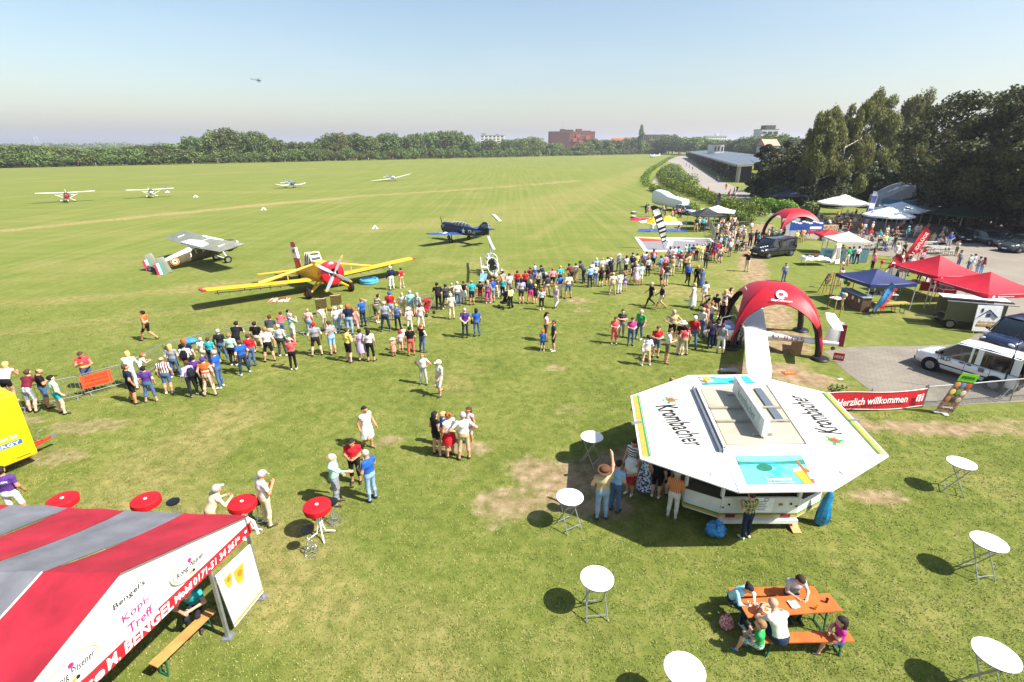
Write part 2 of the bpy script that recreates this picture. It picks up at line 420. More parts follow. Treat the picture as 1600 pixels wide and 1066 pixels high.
sheet('pavement', [(1287, 549), (1330, 542), (1440, 541), (1500, 538), (1530, 520), (1760, 500), (1900, 600), (1750, 622), (1600, 628), (1445, 636), (1420, 630), (1362, 612), (1320, 580)], .008, PAVE)
sheet('parking_lot', [(1262, 372), (1272, 350), (1320, 338), (1380, 330), (1600, 350), (1900, 380), (2100, 470), (1760, 505), (1600, 500), (1500, 480), (1470, 455), (1440, 425), (1400, 402), (1350, 396), (1318, 382)], .004, LOT)
sheet('road', [(1040, 252), (1073, 240), (1078, 246), (1092, 262), (1118, 278), (1165, 300), (1230, 318), (1272, 350), (1262, 372), (1230, 345), (1168, 322), (1128, 306), (1098, 292), (1076, 272), (1062, 257)], .004, gravel_mat('road_surface', (.20, .18, .155), (.28, .255, .225)))
sheet('footpath', [(1041, 258), (1046, 258), (1037, 268), (1028, 284), (1030, 296), (1022, 292), (1020, 284), (1030, 270)], .004, gravel_mat('path_surface', (.24, .21, .16), (.32, .28, .22)))
sheet('concrete_path', [(1390, 402), (1420, 398), (1460, 425), (1480, 455), (1460, 458), (1440, 430), (1418, 415)], .012, gravel_mat('worn_concrete', (.26, .24, .21), (.34, .31, .275)))
# ------------------------------------------------------------------ foliage
def leaf_mat(name, c, trans=.25, var=.5):
 t = NT(name); c = hexc(c); co = t.coord()
 ri = t.node('ShaderNodeNewGeometry').outputs['Random Per Island']
 oi = t.node('ShaderNodeObjectInfo').outputs['Random']
 n = t.noise(co, .45, 3, .6)
 f = t.math('ADD', t.math('MULTIPLY', ri, .5), t.math('MULTIPLY', n, .5))
 lo = tuple(x * (1 - var) for x in c); hi = (c[0] * (1 + var) + .015, c[1] * (1 + var * .8) + .012, c[2] * (1 + var * .4))
 col = t.ramp(f, [(.2, lo), (.5, c), (.8, hi)])
 hs = t.node('ShaderNodeHueSaturation'); t.link(col, hs.inputs['Color'])
 t.link(t.math('ADD', .47, t.math('MULTIPLY', oi, .045)), hs.inputs['Hue']); t.link(t.math('ADD', .82, t.math('MULTIPLY', oi, .7)), hs.inputs['Value'])
 col = hs.outputs[0]
 t.color(col); t.rough(.6); t.b.inputs['Specular IOR Level'].default_value = .25
 tr = t.node('ShaderNodeBsdfTranslucent'); t.link(t.mix(.5, col, (.20, .24, .03)), tr.inputs[0])
 ms = t.node('ShaderNodeMixShader'); ms.inputs[0].default_value = trans
 t.link(t.b.outputs[0], ms.inputs[1]); t.link(tr.outputs[0], ms.inputs[2])
 t.link(ms.outputs[0], t.n['Material Output'].inputs[0]); return t.m
BARK = mat('bark', '#5a4c3d', .9, 0, .1, .3, 5, .5); BIRCHBARK = pattern('birch_bark', 'blotch', '#d9d4c6', '#6b655a', period=4)
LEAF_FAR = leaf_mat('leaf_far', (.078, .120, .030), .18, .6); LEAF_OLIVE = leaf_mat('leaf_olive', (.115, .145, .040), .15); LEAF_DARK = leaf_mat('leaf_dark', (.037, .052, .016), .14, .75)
LEAF_BIRCH = leaf_mat('leaf_birch', (.135, .150, .048), .30, .5); LEAF_HEDGE = leaf_mat('leaf_hedge', (.105, .180, .022), .18, .45); LEAF_SHADE = leaf_mat('leaf_shade', (.032, .044, .015), .10)  # leaf_shade: deep shade put into a darker leaf colour
def leaves(nr, blobs, n, size, shell=.55, droop=0, stretch=(1, 1)):
 """n leaf-sized quads spread through ellipsoidal clumps (c, r): mostly near their skins"""
 w = np.array([b[1][0] * b[1][1] + b[1][1] * b[1][2] for b in blobs]); w = w / w.sum()
 idx = nr.choice(len(blobs), n, p=w)
 C = np.array([b[0] for b in blobs])[idx]; Rr = np.array([b[1] for b in blobs])[idx]
 d = nr.normal(size=(n, 3)); d /= np.linalg.norm(d, axis=1)[:, None]
 rad = shell + (1 - shell) * nr.random(n) ** .6; rad *= 1 + nr.normal(size=n) * .07
 Pn = C + d * Rr * rad[:, None]
 nrm = d + nr.normal(size=(n, 3)) * .75 + np.array([0, 0, .25]); nrm /= np.linalg.norm(nrm, axis=1)[:, None]
 a = np.cross(nrm, nr.normal(size=(n, 3))); a /= np.linalg.norm(a, axis=1)[:, None] + 1e-9
 if droop:
  a = a * (1 - droop) + np.array([0, 0, -1.0]) * droop; a /= np.linalg.norm(a, axis=1)[:, None]
  nrm = nrm - a * (nrm * a).sum(1)[:, None]; nrm /= np.linalg.norm(nrm, axis=1)[:, None] + 1e-9
 b = np.cross(nrm, a)
 s = size * (.6 + .8 * nr.random(n)); sa = (s * stretch[0])[:, None]; sb = (s * stretch[1])[:, None]
 V = np.stack([Pn - a * sa, Pn - b * sb * .8 + a * sa * .1, Pn + a * sa, Pn + b * sb * .8 + a * sa * .1], 1).reshape(-1, 3)
 return V, np.arange(4 * n).reshape(n, 4)
def limbs(nr, h, r, crown_z, spread, n=6, lean=0):
 mb = MB(); top = Vector((lean, lean * .4, h * .8)); ang = nr.random() * 6
 mb.tube([(0, 0, 0), (lean * .1 + r * .3, 0, h * .2), (lean * .4, r * .3, h * .5), top], [r * 1.25, r, r * .7, r * .22], 8)
 for i in range(n):
  z = lerp(crown_z, h * .7, i / n); a = ang + i * 2.4; L = spread * (.55 + .4 * nr.random())
  p = Vector((lean * z / h * .8, 0, z)); q = p + Vector((math.cos(a) * L * .5, math.sin(a) * L * .5, L * .25)); e = p + Vector((math.cos(a) * L, math.sin(a) * L, L * .6))
  mb.tube([p, q, e], [r * .45, r * .28, r * .07], 6)
 return mb
def crown_blobs(nr, h, w, base, kind='round'):
 B = []
 if kind == 'poplar':
  for i in range(8):
   z = lerp(base, h, (i + .5) / 8); k = math.sin(math.pi * min(.97, (i + 1.2) / 9.2)) ** .6
   B.append(((nr.normal() * w * .06, nr.normal() * w * .06, z), (w * .46 * k, w * .46 * k, (h - base) * .12)))
  return B
 n = 15
 cz = base + (h - base) * .5
 B.append(((0, 0, cz), (w * .34, w * .34, (h - base) * .42)))
 for i in range(n):
  a = i * 2.399 + nr.random(); u = (i + .5) / n * 1.7 - .75
  q = math.sqrt(max(0, 1 - u * u)); rr = w * .36 * q
  B.append(((math.cos(a) * rr, math.sin(a) * rr, cz + u * (h - base) * .40), tuple(w * .17 * (.75 + .6 * nr.random()) * k for k in (1, 1, .8))))
 return B
def tree_proto(name, h, w, base, lm, bm_, n, size, seed, kind='round', trunk_r=.28, droop=0, stretch=(1, 1)):
 nr = np.random.default_rng(seed); t = thing(name, 'tree', 'tree')
 limbs(nr, h, trunk_r, base * .9 + .3, w * .4, 6 if kind != 'poplar' else 3).build('trunk', bm_, t)
 V, F = leaves(nr, crown_blobs(nr, h, w, base, kind), n, size, droop=droop, stretch=stretch)
 o = bpy.data.objects.new('crown', np_mesh('crown', V, F, lm)); COL.objects.link(o); o.parent = t
 return t
PROTO = [tree_proto('broadleaf_tree', 16, 13, 1.0, LEAF_FAR, BARK, 2600, .42, 1), tree_proto('broadleaf_tree', 16, 15, .6, LEAF_FAR, BARK, 2600, .45, 2),
   tree_proto('broadleaf_tree', 16, 11, 1.5, LEAF_FAR, BARK, 2200, .42, 3), tree_proto('broadleaf_tree', 16, 17, .3, LEAF_OLIVE, BARK, 2600, .45, 4)]
BUSH = [tree_proto('scrub_bush', 6, 9, .1, LEAF_FAR, BARK, 1200, .34, 5, trunk_r=.1), tree_proto('scrub_bush', 6, 8, .1, LEAF_FAR, BARK, 1200, .34, 6, trunk_r=.1)]
PTREE = [subtree(p) for p in PROTO]; PB = [subtree(p) for p in BUSH]
ORDER = ['nearest', 'second', 'third', 'fourth', 'fifth', 'sixth', 'seventh', 'eighth', 'ninth', 'tenth', 'eleventh', 'twelfth', 'thirteenth', 'fourteenth', 'fifteenth', 'sixteenth']
def number_labels(objs, fmt):
 by = {}
 for o, x_, mk, rel, kd in objs: by.setdefault((mk, rel, kd), []).append((o, x_))
 for (mk, rel, kd), l in by.items():
  c = next(q[0] for q in LANDMARK if q[1] == mk); l.sort(key=lambda q: abs(q[1] - c))
  for i, (o, x_) in enumerate(l): o['label'] = fmt(kd, rel, mk, ORDER[min(i, 15)] + ' ' if len(l) > 1 else '')
FAR, LOW = [], []
_used = set()
def put_tree(k, loc, h, w, label, group, bush=False):
 P_, T_ = (BUSH, PB) if bush else (PROTO, PTREE); p = P_[k]
 if p.name not in _used:
  _used.add(p.name); o = p; o.location = loc; o.rotation_euler.z = rng.random() * 6; o['label'] = label; o['group'] = group
  if bush: o['category'] = 'bush'
 else: o = dup(p, loc, rng.random() * 6.28, label, group, T_[k])
 H0 = 6 if bush else 16; W0 = (9, 8)[k] if bush else (13, 15, 11, 17)[k]
 o.scale = (w / W0, w / W0, h / H0); return o
TL_A, TL_B = g(0, 262), g(1040, 240.2)
TL_D = (TL_B - TL_A)
def treeline_at(x):                         # where column x meets the straight edge of the wood
 r = ray(x, 200); a = r.x / r.y
 t = (a * TL_A.y - TL_A.x) / (TL_D.x - a * TL_D.y)
 return TL_A + TL_D * t
SKY = [(-90, 222), (0, 225), (40, 225), (80, 228), (110, 232), (130, 231), (160, 228), (180, 233), (205, 224), (230, 226), (258, 223), (275, 227), (292, 211), (310, 219), (325, 205), (345, 198), (360, 203),
  (378, 206), (400, 202), (420, 216), (440, 221), (465, 220), (490, 219), (512, 207), (535, 205), (560, 207), (575, 215), (590, 206), (610, 207), (625, 213), (640, 208), (665, 206), (686, 203), (710, 202), (730, 209),
  (742, 217), (750, 230), (760, 228), (766, 217), (774, 217), (780, 230), (789, 230), (795, 212), (815, 216), (832, 211), (850, 218), (858, 224), (868, 219), (878, 227), (890, 231), (906, 227), (916, 222), (928, 216), (940, 219), (958, 217), (975, 220), (986, 211), (1015, 221), (1032, 213), (1045, 208), (1058, 213), (1075, 212), (1093, 211), (1110, 218), (1130, 220), (1150, 215), (1172, 213), (1190, 210), (1210, 207), (1235, 212)]
def sky_top(x):
 for (a, ya), (b, yb) in zip(SKY[:-1], SKY[1:]):
  if a <= x <= b: return lerp(ya, yb, (x - a) / (b - a))
 return 222
LANDMARK = [(105, 'the red and white parked plane'), (235, 'the white high wing plane'), (345, 'the tallest rounded tree'), (452, 'the low wing plane'), (605, 'the white motor glider'), (768, 'the white tower block'), (893, 'the brick apartment block'), (1035, 'the dark flat building'), (1115, 'the far white building')]
def near_mark(x):
 m = min(LANDMARK, key=lambda l: abs(l[0] - x)); return m[1], ('left of' if x < m[0] - 12 else 'right of' if x > m[0] + 12 else 'behind')
x = -95.0; i = 0
while x < 1238:
 base = treeline_at(min(x, 1035)); D = base.length
 for row in range(2):
  xx = x + rng.uniform(-5, 5) + row * 9; p = treeline_at(min(xx, 1030)); k = 1 + (.02 + .06 * row + rng.random() * .03)
  if xx > 1030:                       # east of the runway end the wood turns towards us
   p = at(xx, 240, lerp(640, 300, (xx - 1030) / 210)); p.z = 0
  p = Vector((p.x * k, p.y * k, 0)); top = sky_top(xx)
  h = height_to(p, top + rng.uniform(-1, 2.5) + (0 if row == 0 else 3)); h = max(5, h * (1 if row == 0 else .98))
  mk, rel = near_mark(xx); tall = top < 209
  kd = rng.choice([0, 1, 2, 0, 1]) if rng.random() < .82 else 3
  FAR.append((put_tree(kd, p, h * 1.02, rng.uniform(15, 20) * (1 if h < 20 else 1.12) * max(.75, min(1.35, D / 480)), '', 'trees of the far wood'), xx, mk, rel, ('tall ' if tall else '') + ('front' if row == 0 else 'rear')))
 x += rng.uniform(15, 22) * (330 / D) ** .45
x = -80.0
while x < 1040:                             # shrubs along the foot of the wood
 p = treeline_at(x) * .985; p.z = 0; mk, rel = near_mark(x); D = p.length
 LOW.append((put_tree(rng.choice([0, 0, 1]), p, rng.uniform(4.5, 8.5), rng.uniform(9, 14), '', 'shrubs along the far wood', True), x, mk, rel, ''))
 x += rng.uniform(9, 20) * (330 / D) ** .5
number_labels(FAR, lambda kd, rel, mk, o_: f'{o_}{kd} tree of far wood {rel} {mk}'); number_labels(LOW, lambda kd, rel, mk, o_: f'{o_}low shrub under the far wood {rel} {mk}')
_pop = tree_proto('poplar_tree', 26, 8, 1.5, LEAF_FAR, BARK, 2600, .5, 9, 'poplar', .35)
pp = at(1000, 240, 640); pp.z = 0; _pop.location = pp; _ph = height_to(pp, 197); _pop.scale = (_ph / 30,) * 2 + (_ph / 26,); _pop['label'] = 'slim tall poplar left of the dark flat building on the skyline'
def distant_wood():
 nr = np.random.default_rng(77); bl = []
 for k in range(150):
  px = -300 + k * 11; D = nr.uniform(1100, 1900); p = at(px, 226, D); h = nr.uniform(11, 15); bl.append(((p.x, p.y, h * .45), (nr.uniform(14, 24), 14, h * .6)))
 V, F = leaves(nr, bl, 26000, 1.7); V[:, 2] = np.maximum(V[:, 2], .1); o = bpy.data.objects.new('distant_wood', np_mesh('distant_wood', V, F, LEAF_FAR)); COL.objects.link(o); tag(o, kind='stuff')
distant_wood()
# ------------------------------------------------------------------ far buildings
GLASS = glass_mat('window_glass', '#1c2429', .12)
def block(name, label, cat, px0, px1, ytop, D, depth, wall, storeys, bays, rot=0, win=(.62, .5), roofm=None, extra=None, base=0):
 """flat roofed block seen between columns px0..px1; windows are recessed panes with frames"""
 a = at(px0, 226, D); b = at(px1, 226, D); wd = (b.x - a.x); c = Vector(((a.x + b.x) / 2, D, 0)); h = height_to(c, ytop)
 t = thing(name, label, cat, (c.x, c.y + depth / 2, 0), rot)
 MB().box((0, 0, h / 2), (wd, depth, h)).build('wall', wall, t)
 MB().box((0, 0, h + .25), (wd + .4, depth + .4, .5)).build('roof', roofm or mat('flat_roof', '#6d6a66', .9), t)
 sh = h / storeys; me = None
 for s in range(storeys):
  for k in range(bays):
   w_, h_ = wd / bays * win[0], sh * win[1]
   if me is None:
    me = MB().box((0, 0, 0), (w_, .16, h_)).mesh('window', GLASS)
    mf = MB().box((0, .0, h_ / 2 + .06), (w_ + .24, .26, .12)).box((0, 0, -h_ / 2 - .06), (w_ + .24, .26, .12)).box((-w_ / 2 - .06, 0, 0), (.12, .26, h_)).box((w_ / 2 + .06, 0, 0), (.12, .26, h_)).mesh('frame', mat('window_frame', '#c9c6bf'))
   o = bpy.data.objects.new('window', me); COL.objects.link(o); o.parent = t
   o.location = (-wd / 2 + (k + .5) * wd / bays, -depth / 2 - .05, (s + .55) * sh)
   f = bpy.data.objects.new('frame', mf); COL.objects.link(f); f.parent = o
 return t, wd, h
WHITEW = mat('white_render', '#dcdad6', .8); BRICK = mat('brick_wall', '#8a4a3a', .9, var=.2); DARKB = mat('dark_brick', '#5b3d34', .9, var=.2)
t, wd, h = block('tower_block', 'white tower block half hidden behind the far wood', 'building', 751, 788, 212, 830, 16, WHITEW, 7, 6)
MB().box((-wd * .38, 2, h + 1.8), (6, 6, 3.4)).build('lift_house', mat('grey_render', '#8d8f92'), t); MB().box((wd * .18, 2, h + 1.2), (4, 4, 2.4)).build('lift_house', mat('grey_render', '#8d8f92'), t)
t, wd, h = block('apartment_block', 'stepped red brick apartment block above the far wood', 'building', 858, 929, 206, 760, 22, BRICK, 7, 9, 0, (.55, .42))
MB().box((-wd * .27, -11.6, h * .5 - .4), (wd * .42, 1.2, h * .98)).build('dark_wing', DARKB, t)
for sx, sw, sh_ in ((-.05, .16, 2.2), (.16, .12, 3.2), (.33, .16, 1.0), (-.20, .10, 3.0)): MB().box((wd * sx, 0, h + sh_ / 2 + .5), (wd * sw, 14, sh_)).build('stair_tower', BRICK if sx > 0 else DARKB, t)
for k, (sx, dz) in enumerate(((.06, .62), (.2, .5), (.34, .72), (.13, .8), (.27, .33), (.44, .55))): MB().box((wd * sx, -11.9, h * dz), (wd * .09, 1.6, h * .17)).build('balcony', mat('balcony_brick', '#a8604c', .9), t)
MB().tube([(-wd * .2, 0, h + 3), (-wd * .2, 0, h + 15)], .12, 5).build('mast', mat('steel', '#8a8d90', .4, .6), t)
block('office_block', 'dark flat roofed building left of the tall far trees', 'building', 1007, 1044, 211, 700, 18, DARKB, 4, 7)
t, wd, h = block('house', 'small red roofed house between the far trees', 'house', 958, 985, 222, 690, 12, mat('pale_render', '#c9b7a4'), 2, 4)
MB().loft([[(-wd * .55, -7, h + .3), (-wd * .55, 0, h + 4.5), (-wd * .55, 7, h + .3)], [(wd * .55, -7, h + .3), (wd * .55, 0, h + 4.5), (wd * .55, 7, h + .3)]], smooth=False).build('roof', mat('red_tile', '#9c4f37', .9), t)
t, wd, h = block('office_block', 'long pale office building far behind the solar roofed hall', 'building', 1103, 1134, 213, 900, 18, WHITEW, 6, 9)
MB().box((wd * .1, 0, h + 2.5), (4, 4, 4)).build('lift_house', WHITEW, t); MB().tube([(wd * .3, 0, h), (wd * .3, 0, h + 9)], .15, 5).build('mast', mat('steel'), t)
t, wd, h = block('apartment_block', 'white apartment block with dark top storey above the hall', 'building', 1187, 1213, 203, 420, 14, WHITEW, 5, 3, 0, (.8, .4))
MB().box((wd * .1, 0, h + 1.9), (wd * .6, 8, 2.8)).build('top_storey', mat('dark_cladding', '#4a4643'), t)
t, wd, h = block('house', 'white house with open canopy at the far end of the hall', 'house', 1116, 1132, 226, 330, 10, WHITEW, 2, 3)
MB().box((-2, -5.5, h + .6), (wd * 1.4, 6, .25)).build('canopy', mat('brown_roof', '#6b5950'), t)
t, wd, h = block('house', 'pale gabled house among trees right of the solar roof', 'house', 1196, 1218, 229, 240, 8, mat('pale_render', '#c9b7a4'), 2, 3)
MB().loft([[(-wd * .55, -4.6, h + .3), (-wd * .55, 0, h + 3), (-wd * .55, 4.6, h + .3)], [(wd * .55, -4.6, h + .3), (wd * .55, 0, h + 3), (wd * .55, 4.6, h + .3)]], smooth=False).build('roof', mat('pink_tile', '#b8917c', .9), t)
def wind_turbine(px, ytop, D, label):
 p = at(px, 226, D); p.z = 0; h = height_to(p, ytop + 2); t = thing('wind_turbine', label, 'wind turbine', p, 0, 'wind turbines on the horizon'); w = mat('turbine_white', '#b4b8c0')
 MB().tube([(0, 0, 0), (0, 0, h)], [1.3, .8], 8).build('tower', w, t); n = MB().box((0, -.5, h + 1), (3, 8, 3)).build('nacelle', w, t)
 for k in range(3):
  a = k * 2.094 + .3; MB().tube([(0, -5, h + 1), (math.sin(a) * 9, -5, h + 1 + math.cos(a) * 9), (math.sin(a) * 24, -5, h + 1 + math.cos(a) * 24)], [.5, .7, .2], 6).build('blade', w, t)
wind_turbine(56, 214, 2600, 'left one of the two faint white wind turbines'); wind_turbine(61, 213, 2700, 'right one of the two faint white wind turbines')
# hall with the solar roof beside the road
def solar_hall():
 F0, F1 = g(1152, 285), g(1076, 247)       # front foot line along the road
 t = thing('solar_hall', 'long open hall with sloping grey solar roof beside the road', 'hall', F0)
 d = (F1 - F0); L = d.length; d.normalize(); r = Vector((d.y, -d.x, 0))
 if r.x < 0: r = -r
 W_, e, rz_ = 19, 5.0, 6.3
 P = lambda u, w, z: d * u + r * w + Vector((0, 0, z))
 roof = MB(); roof.slab([P(-2, -1.2, e), P(L, -1.2, e), P(L, W_, rz_), P(-2, W_, rz_)], .3); ro = roof.build('roof', mat('hall_roof', '#5e6366', .6), t)
 PV = mat('solar_panel', '#5c6670', .4, .1, .8, .08, .4); nU, nW = 36, 7; me = None; sl = (rz_ - e) / (W_ + 1.2)
 for a in range(nU):
  for b in range(nW):
   u0 = -1.6 + a * (L + 1.2) / nU; w0 = -.9 + b * (W_ + .6) / nW; u1 = u0 + (L + 1.2) / nU - .25; w1 = w0 + (W_ + .6) / nW - .25
   z = lambda w: e + (w + 1.2) * sl + .2
   if me is None: me = MB().slab([P(u0, w0, z(w0)) - P(u0, w0, z(w0)), P(u1, w0, z(w0)) - P(u0, w0, z(w0)), P(u1, w1, z(w1)) - P(u0, w0, z(w0)), P(u0, w1, z(w1)) - P(u0, w0, z(w0))], .05).mesh('solar_panel', PV)
   o = bpy.data.objects.new('solar_panel', me); COL.objects.link(o); o.parent = ro; o.location = P(u0, w0, z(w0))
 conc = mat('concrete', '#b3aca0', .9); wood = mat('dark_boards', '#3d3a35', .9)
 for a in range(15):
  u = a * L / 14; MB().box(P(u, -.4, e / 2 - .1), (.45, .45, e - .2)).build('pillar', conc, t)
  if a % 3 == 1: MB().bar(P(u, -1.6, .2), P(u + .8, -.7, e - .4), .14).build('strut', conc, t)
 MB().bar(P(-2, -1.25, e - .15), P(L, -1.25, e - .15), .25, .55).build('fascia', mat('fascia', '#7d7f7c'), t)
 MB().bar(P(.5, 3.5, e / 2), P(L, 3.5, e / 2), .3, e - .4).build('back_wall', wood, t)
 MB().bar(P(-2.1, -1, e - .1), P(-2.1, W_, rz_ - .1), .25, .7).build('gable_beam', conc, t)
 for w in (0, 6, 12, 17): MB().box(P(-1.4, w, e / 2), (.5, .5, e - .1)).build('pillar', conc, t)
 tb = thing('climbing_plants', 'dark creepers hanging over the front of the solar hall', 'plants', F0, 0); tag(tb, kind=None)
 nr = np.random.default_rng(31); bl = [(tuple(P(u, -.9 - nr.random() * .5, 2.2 + nr.random() * 1.0)), (1.6, .7, 2.0)) for u in np.linspace(1, L, 44)]
 V, F = leaves(nr, bl, 7000, .22); o = bpy.data.objects.new('foliage', np_mesh('foliage', V, F, LEAF_DARK)); COL.objects.link(o); o.parent = tb
solar_hall()
# ------------------------------------------------------------------ hedges
def hedge(name, label, pts, w, h, lm, n, size=.16, seed=0, wob=.35):
 nr = np.random.default_rng(seed); P = [Vector(g(*p)) for p in pts]; segs = []; tot = 0
 for a, b in zip(P[:-1], P[1:]): segs.append((tot, a, b)); tot += (b - a).length
 t = thing(name, label, 'hedge', P[0]); bl = []; s = 0
 while s < tot:
  for (t0, a, b) in reversed(segs):
   if s >= t0: q = a + (b - a).normalized() * (s - t0); dd = (b - a).normalized(); break
  off = nr.uniform(-w * .25, w * .25); q = q + Vector((-dd.y, dd.x, 0)) * off - P[0]; hh = h * nr.uniform(.8, 1.1)
  bl.append(((q.x, q.y, hh * .5), (w * .5 * nr.uniform(.8, 1.2), w * .5 * nr.uniform(.8, 1.2), hh * .55))); s += w * wob
 V, F = leaves(nr, bl, n, size); V[:, 2] = np.maximum(V[:, 2], .02)
 o = bpy.data.objects.new('foliage', np_mesh('foliage', V, F, lm)); COL.objects.link(o); o.parent = t
 st = MB()
 for b in bl[::2]: st.tube([(b[0][0], b[0][1], 0), (b[0][0] + .1, b[0][1], h * .6)], [.05, .02], 5)
 st.build('stems', BARK, t); return t
hedge('hedge', 'low trimmed hedge along the edge of the airfield', [(1012, 293), (1006, 284), (1012, 272), (1026, 262), (1044, 250), (1052, 246)], 2.2, 1.7, LEAF_HEDGE, 9000, .17, 1)
hedge('hedge', 'curving bright hedge between the glider trailer and footpath', [(1085, 336), (1062, 320), (1040, 306), (1018, 297)], 2.0, 1.5, LEAF_HEDGE, 9000, .14, 2)
hedge('hedge', 'wide bushy hedge sweeping from the footpath towards the red dome', [(1180, 338), (1150, 330), (1110, 316), (1075, 303), (1045, 291), (1034, 282), (1036, 272)], 3.2, 2.1, LEAF_HEDGE, 17000, .16, 3)
hedge('hedge', 'clipped hedge end beside the crowd at the demonstration area', [(1168, 352), (1150, 349), (1130, 345)], 2.2, 1.7, LEAF_HEDGE, 5000, .12, 4)
hedge('hedge', 'loose leafy hedge in front of the shaded party tent', [(1235, 336), (1215, 332), (1195, 328), (1175, 326)], 2.6, 2.0, LEAF_HEDGE, 6000, .15, 5)
hedge('bush', 'round thicket beside the road behind the wide hedge', [(1070, 294), (1056, 284), (1046, 276), (1050, 268)], 6, 3.2, LEAF_FAR, 9000, .2, 6)
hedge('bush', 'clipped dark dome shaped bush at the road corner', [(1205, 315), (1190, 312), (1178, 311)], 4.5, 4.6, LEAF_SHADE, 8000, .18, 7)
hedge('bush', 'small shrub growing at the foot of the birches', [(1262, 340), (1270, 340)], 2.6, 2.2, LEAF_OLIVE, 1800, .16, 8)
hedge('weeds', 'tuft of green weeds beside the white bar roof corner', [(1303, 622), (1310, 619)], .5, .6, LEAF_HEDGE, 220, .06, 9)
hedge('hedge', 'dark leafy screen added for the deep shade behind the parked cars', [(1760, 380), (1680, 369), (1600, 359), (1500, 350), (1440, 341)], 4, 4.8, LEAF_SHADE, 12000, .22, 12)  # leafy mass added to darken the lit ground under the trees
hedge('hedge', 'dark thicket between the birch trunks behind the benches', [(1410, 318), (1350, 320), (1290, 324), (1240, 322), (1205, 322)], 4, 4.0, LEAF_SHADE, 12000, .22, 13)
# ------------------------------------------------------------------ trees on the right
def big_tree(name, label, base_px, top_px, spread, blobs_fn, lm, bark, n, size, seed, r=.3, droop=0, stretch=(1, 1), n_l=8, Y=None, lean=0, group=None):
 b = g(*base_px) if Y is None else Vector((*at(base_px[0], base_px[1], Y)[:2], 0)); nr = np.random.default_rng(seed)
 h = height_to(b, top_px); t = thing(name, label, 'tree', b, 0, group)
 limbs(nr, h, r, h * .3, spread * .6, n_l, lean).build('trunk', bark, t)
 V, F = leaves(nr, blobs_fn(nr, h), n, size, .35, droop, stretch)
 o = bpy.data.objects.new('crown', np_mesh('crown', V, F, lm)); COL.objects.link(o); o.parent = t; return t
def birch(w, lean=0):
 def f(nr, h):
  B = []
  for i in range(40):
   u = nr.random() ** .8; z = lerp(h * .24, h * .97, u); a = nr.random() * 6.28; rr = w * .5 * (1 - u * .72) * (.25 + .75 * nr.random() ** .5)
   B.append(((lean * u + math.cos(a) * rr, math.sin(a) * rr, z), (w * .085 * nr.uniform(.7, 1.3), w * .085 * nr.uniform(.7, 1.3), h * .075 * nr.uniform(.8, 1.7))))
  return B
 return f
def broad(w, lo=.12, n=46):
 def f(nr, h):
  B = [((0, 0, h * .55), (w * .33, w * .33, h * .33))]
  for i in range(n):
   a = nr.random() * 6.28; u = nr.random(); z = lerp(h * lo, h * .95, u); k = math.sqrt(max(.02, 1 - ((u - .42) / .62) ** 2)); rr = w * .5 * k * (.6 + .4 * nr.random())
   B.append(((math.cos(a) * rr, math.sin(a) * rr, z), (w * .085 * nr.uniform(.7, 1.4), w * .085 * nr.uniform(.7, 1.4), w * .07 * nr.uniform(.7, 1.3))))
  return B
 return f
big_tree('birch_tree', 'leftmost birch with a thin pale trunk by the square', (1268, 324), 176, 8.5, birch(11), LEAF_BIRCH, BIRCHBARK, 24000, .15, 41, .22, .55, (1.5, .7))
big_tree('birch_tree', 'birch with the thickest leaning pale trunk, second of the row', (1300, 322), 166, 9.5, birch(12, .8), LEAF_BIRCH, BIRCHBARK, 22000, .15, 42, .3, .55, (1.5, .7))
big_tree('birch_tree', 'tall birch behind the white parasols, third of the row', (1342, 316), 147, 10, birch(12.5), LEAF_BIRCH, BIRCHBARK, 22000, .15, 43, .25, .55, (1.5, .7))
big_tree('birch_tree', 'rightmost tall birch rising behind the mural hut', (1400, 312), 148, 10, birch(12.5, -.5), LEAF_BIRCH, BIRCHBARK, 22000, .15, 44, .25, .55, (1.5, .7))
def tree_at(name, label, X, Y, h, w, lo, n, seed, lm=LEAF_DARK):
 pr = proj((X, Y, h)); big_tree(name, label, (800, 0), pr[1], w, broad(w, lo, 60), lm, BARK, n, .2, seed, .42, Y=Y).location.x = X
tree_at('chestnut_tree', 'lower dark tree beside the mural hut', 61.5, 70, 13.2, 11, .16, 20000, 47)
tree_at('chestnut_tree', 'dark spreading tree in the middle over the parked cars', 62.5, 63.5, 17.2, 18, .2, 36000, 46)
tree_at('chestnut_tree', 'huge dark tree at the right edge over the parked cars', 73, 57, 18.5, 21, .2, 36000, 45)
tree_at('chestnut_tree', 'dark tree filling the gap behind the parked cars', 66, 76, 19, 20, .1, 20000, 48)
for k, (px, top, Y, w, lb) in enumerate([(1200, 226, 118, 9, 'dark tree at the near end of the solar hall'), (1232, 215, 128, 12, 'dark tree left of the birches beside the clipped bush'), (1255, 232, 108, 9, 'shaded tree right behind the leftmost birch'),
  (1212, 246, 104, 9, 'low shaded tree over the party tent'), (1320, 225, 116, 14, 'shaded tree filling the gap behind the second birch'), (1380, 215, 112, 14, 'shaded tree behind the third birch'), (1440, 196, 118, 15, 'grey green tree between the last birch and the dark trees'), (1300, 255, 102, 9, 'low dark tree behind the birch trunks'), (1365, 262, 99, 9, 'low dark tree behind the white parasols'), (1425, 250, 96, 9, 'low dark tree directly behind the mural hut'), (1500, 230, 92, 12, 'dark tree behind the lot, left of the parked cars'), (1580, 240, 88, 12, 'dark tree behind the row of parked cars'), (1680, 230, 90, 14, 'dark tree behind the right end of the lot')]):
 b = at(px, 300, Y); big_tree('shade_tree', lb, (px, 300), top, w, broad(w, .02, 34), LEAF_SHADE, BARK, 9000, .26, 60 + k, .3, Y=Y)
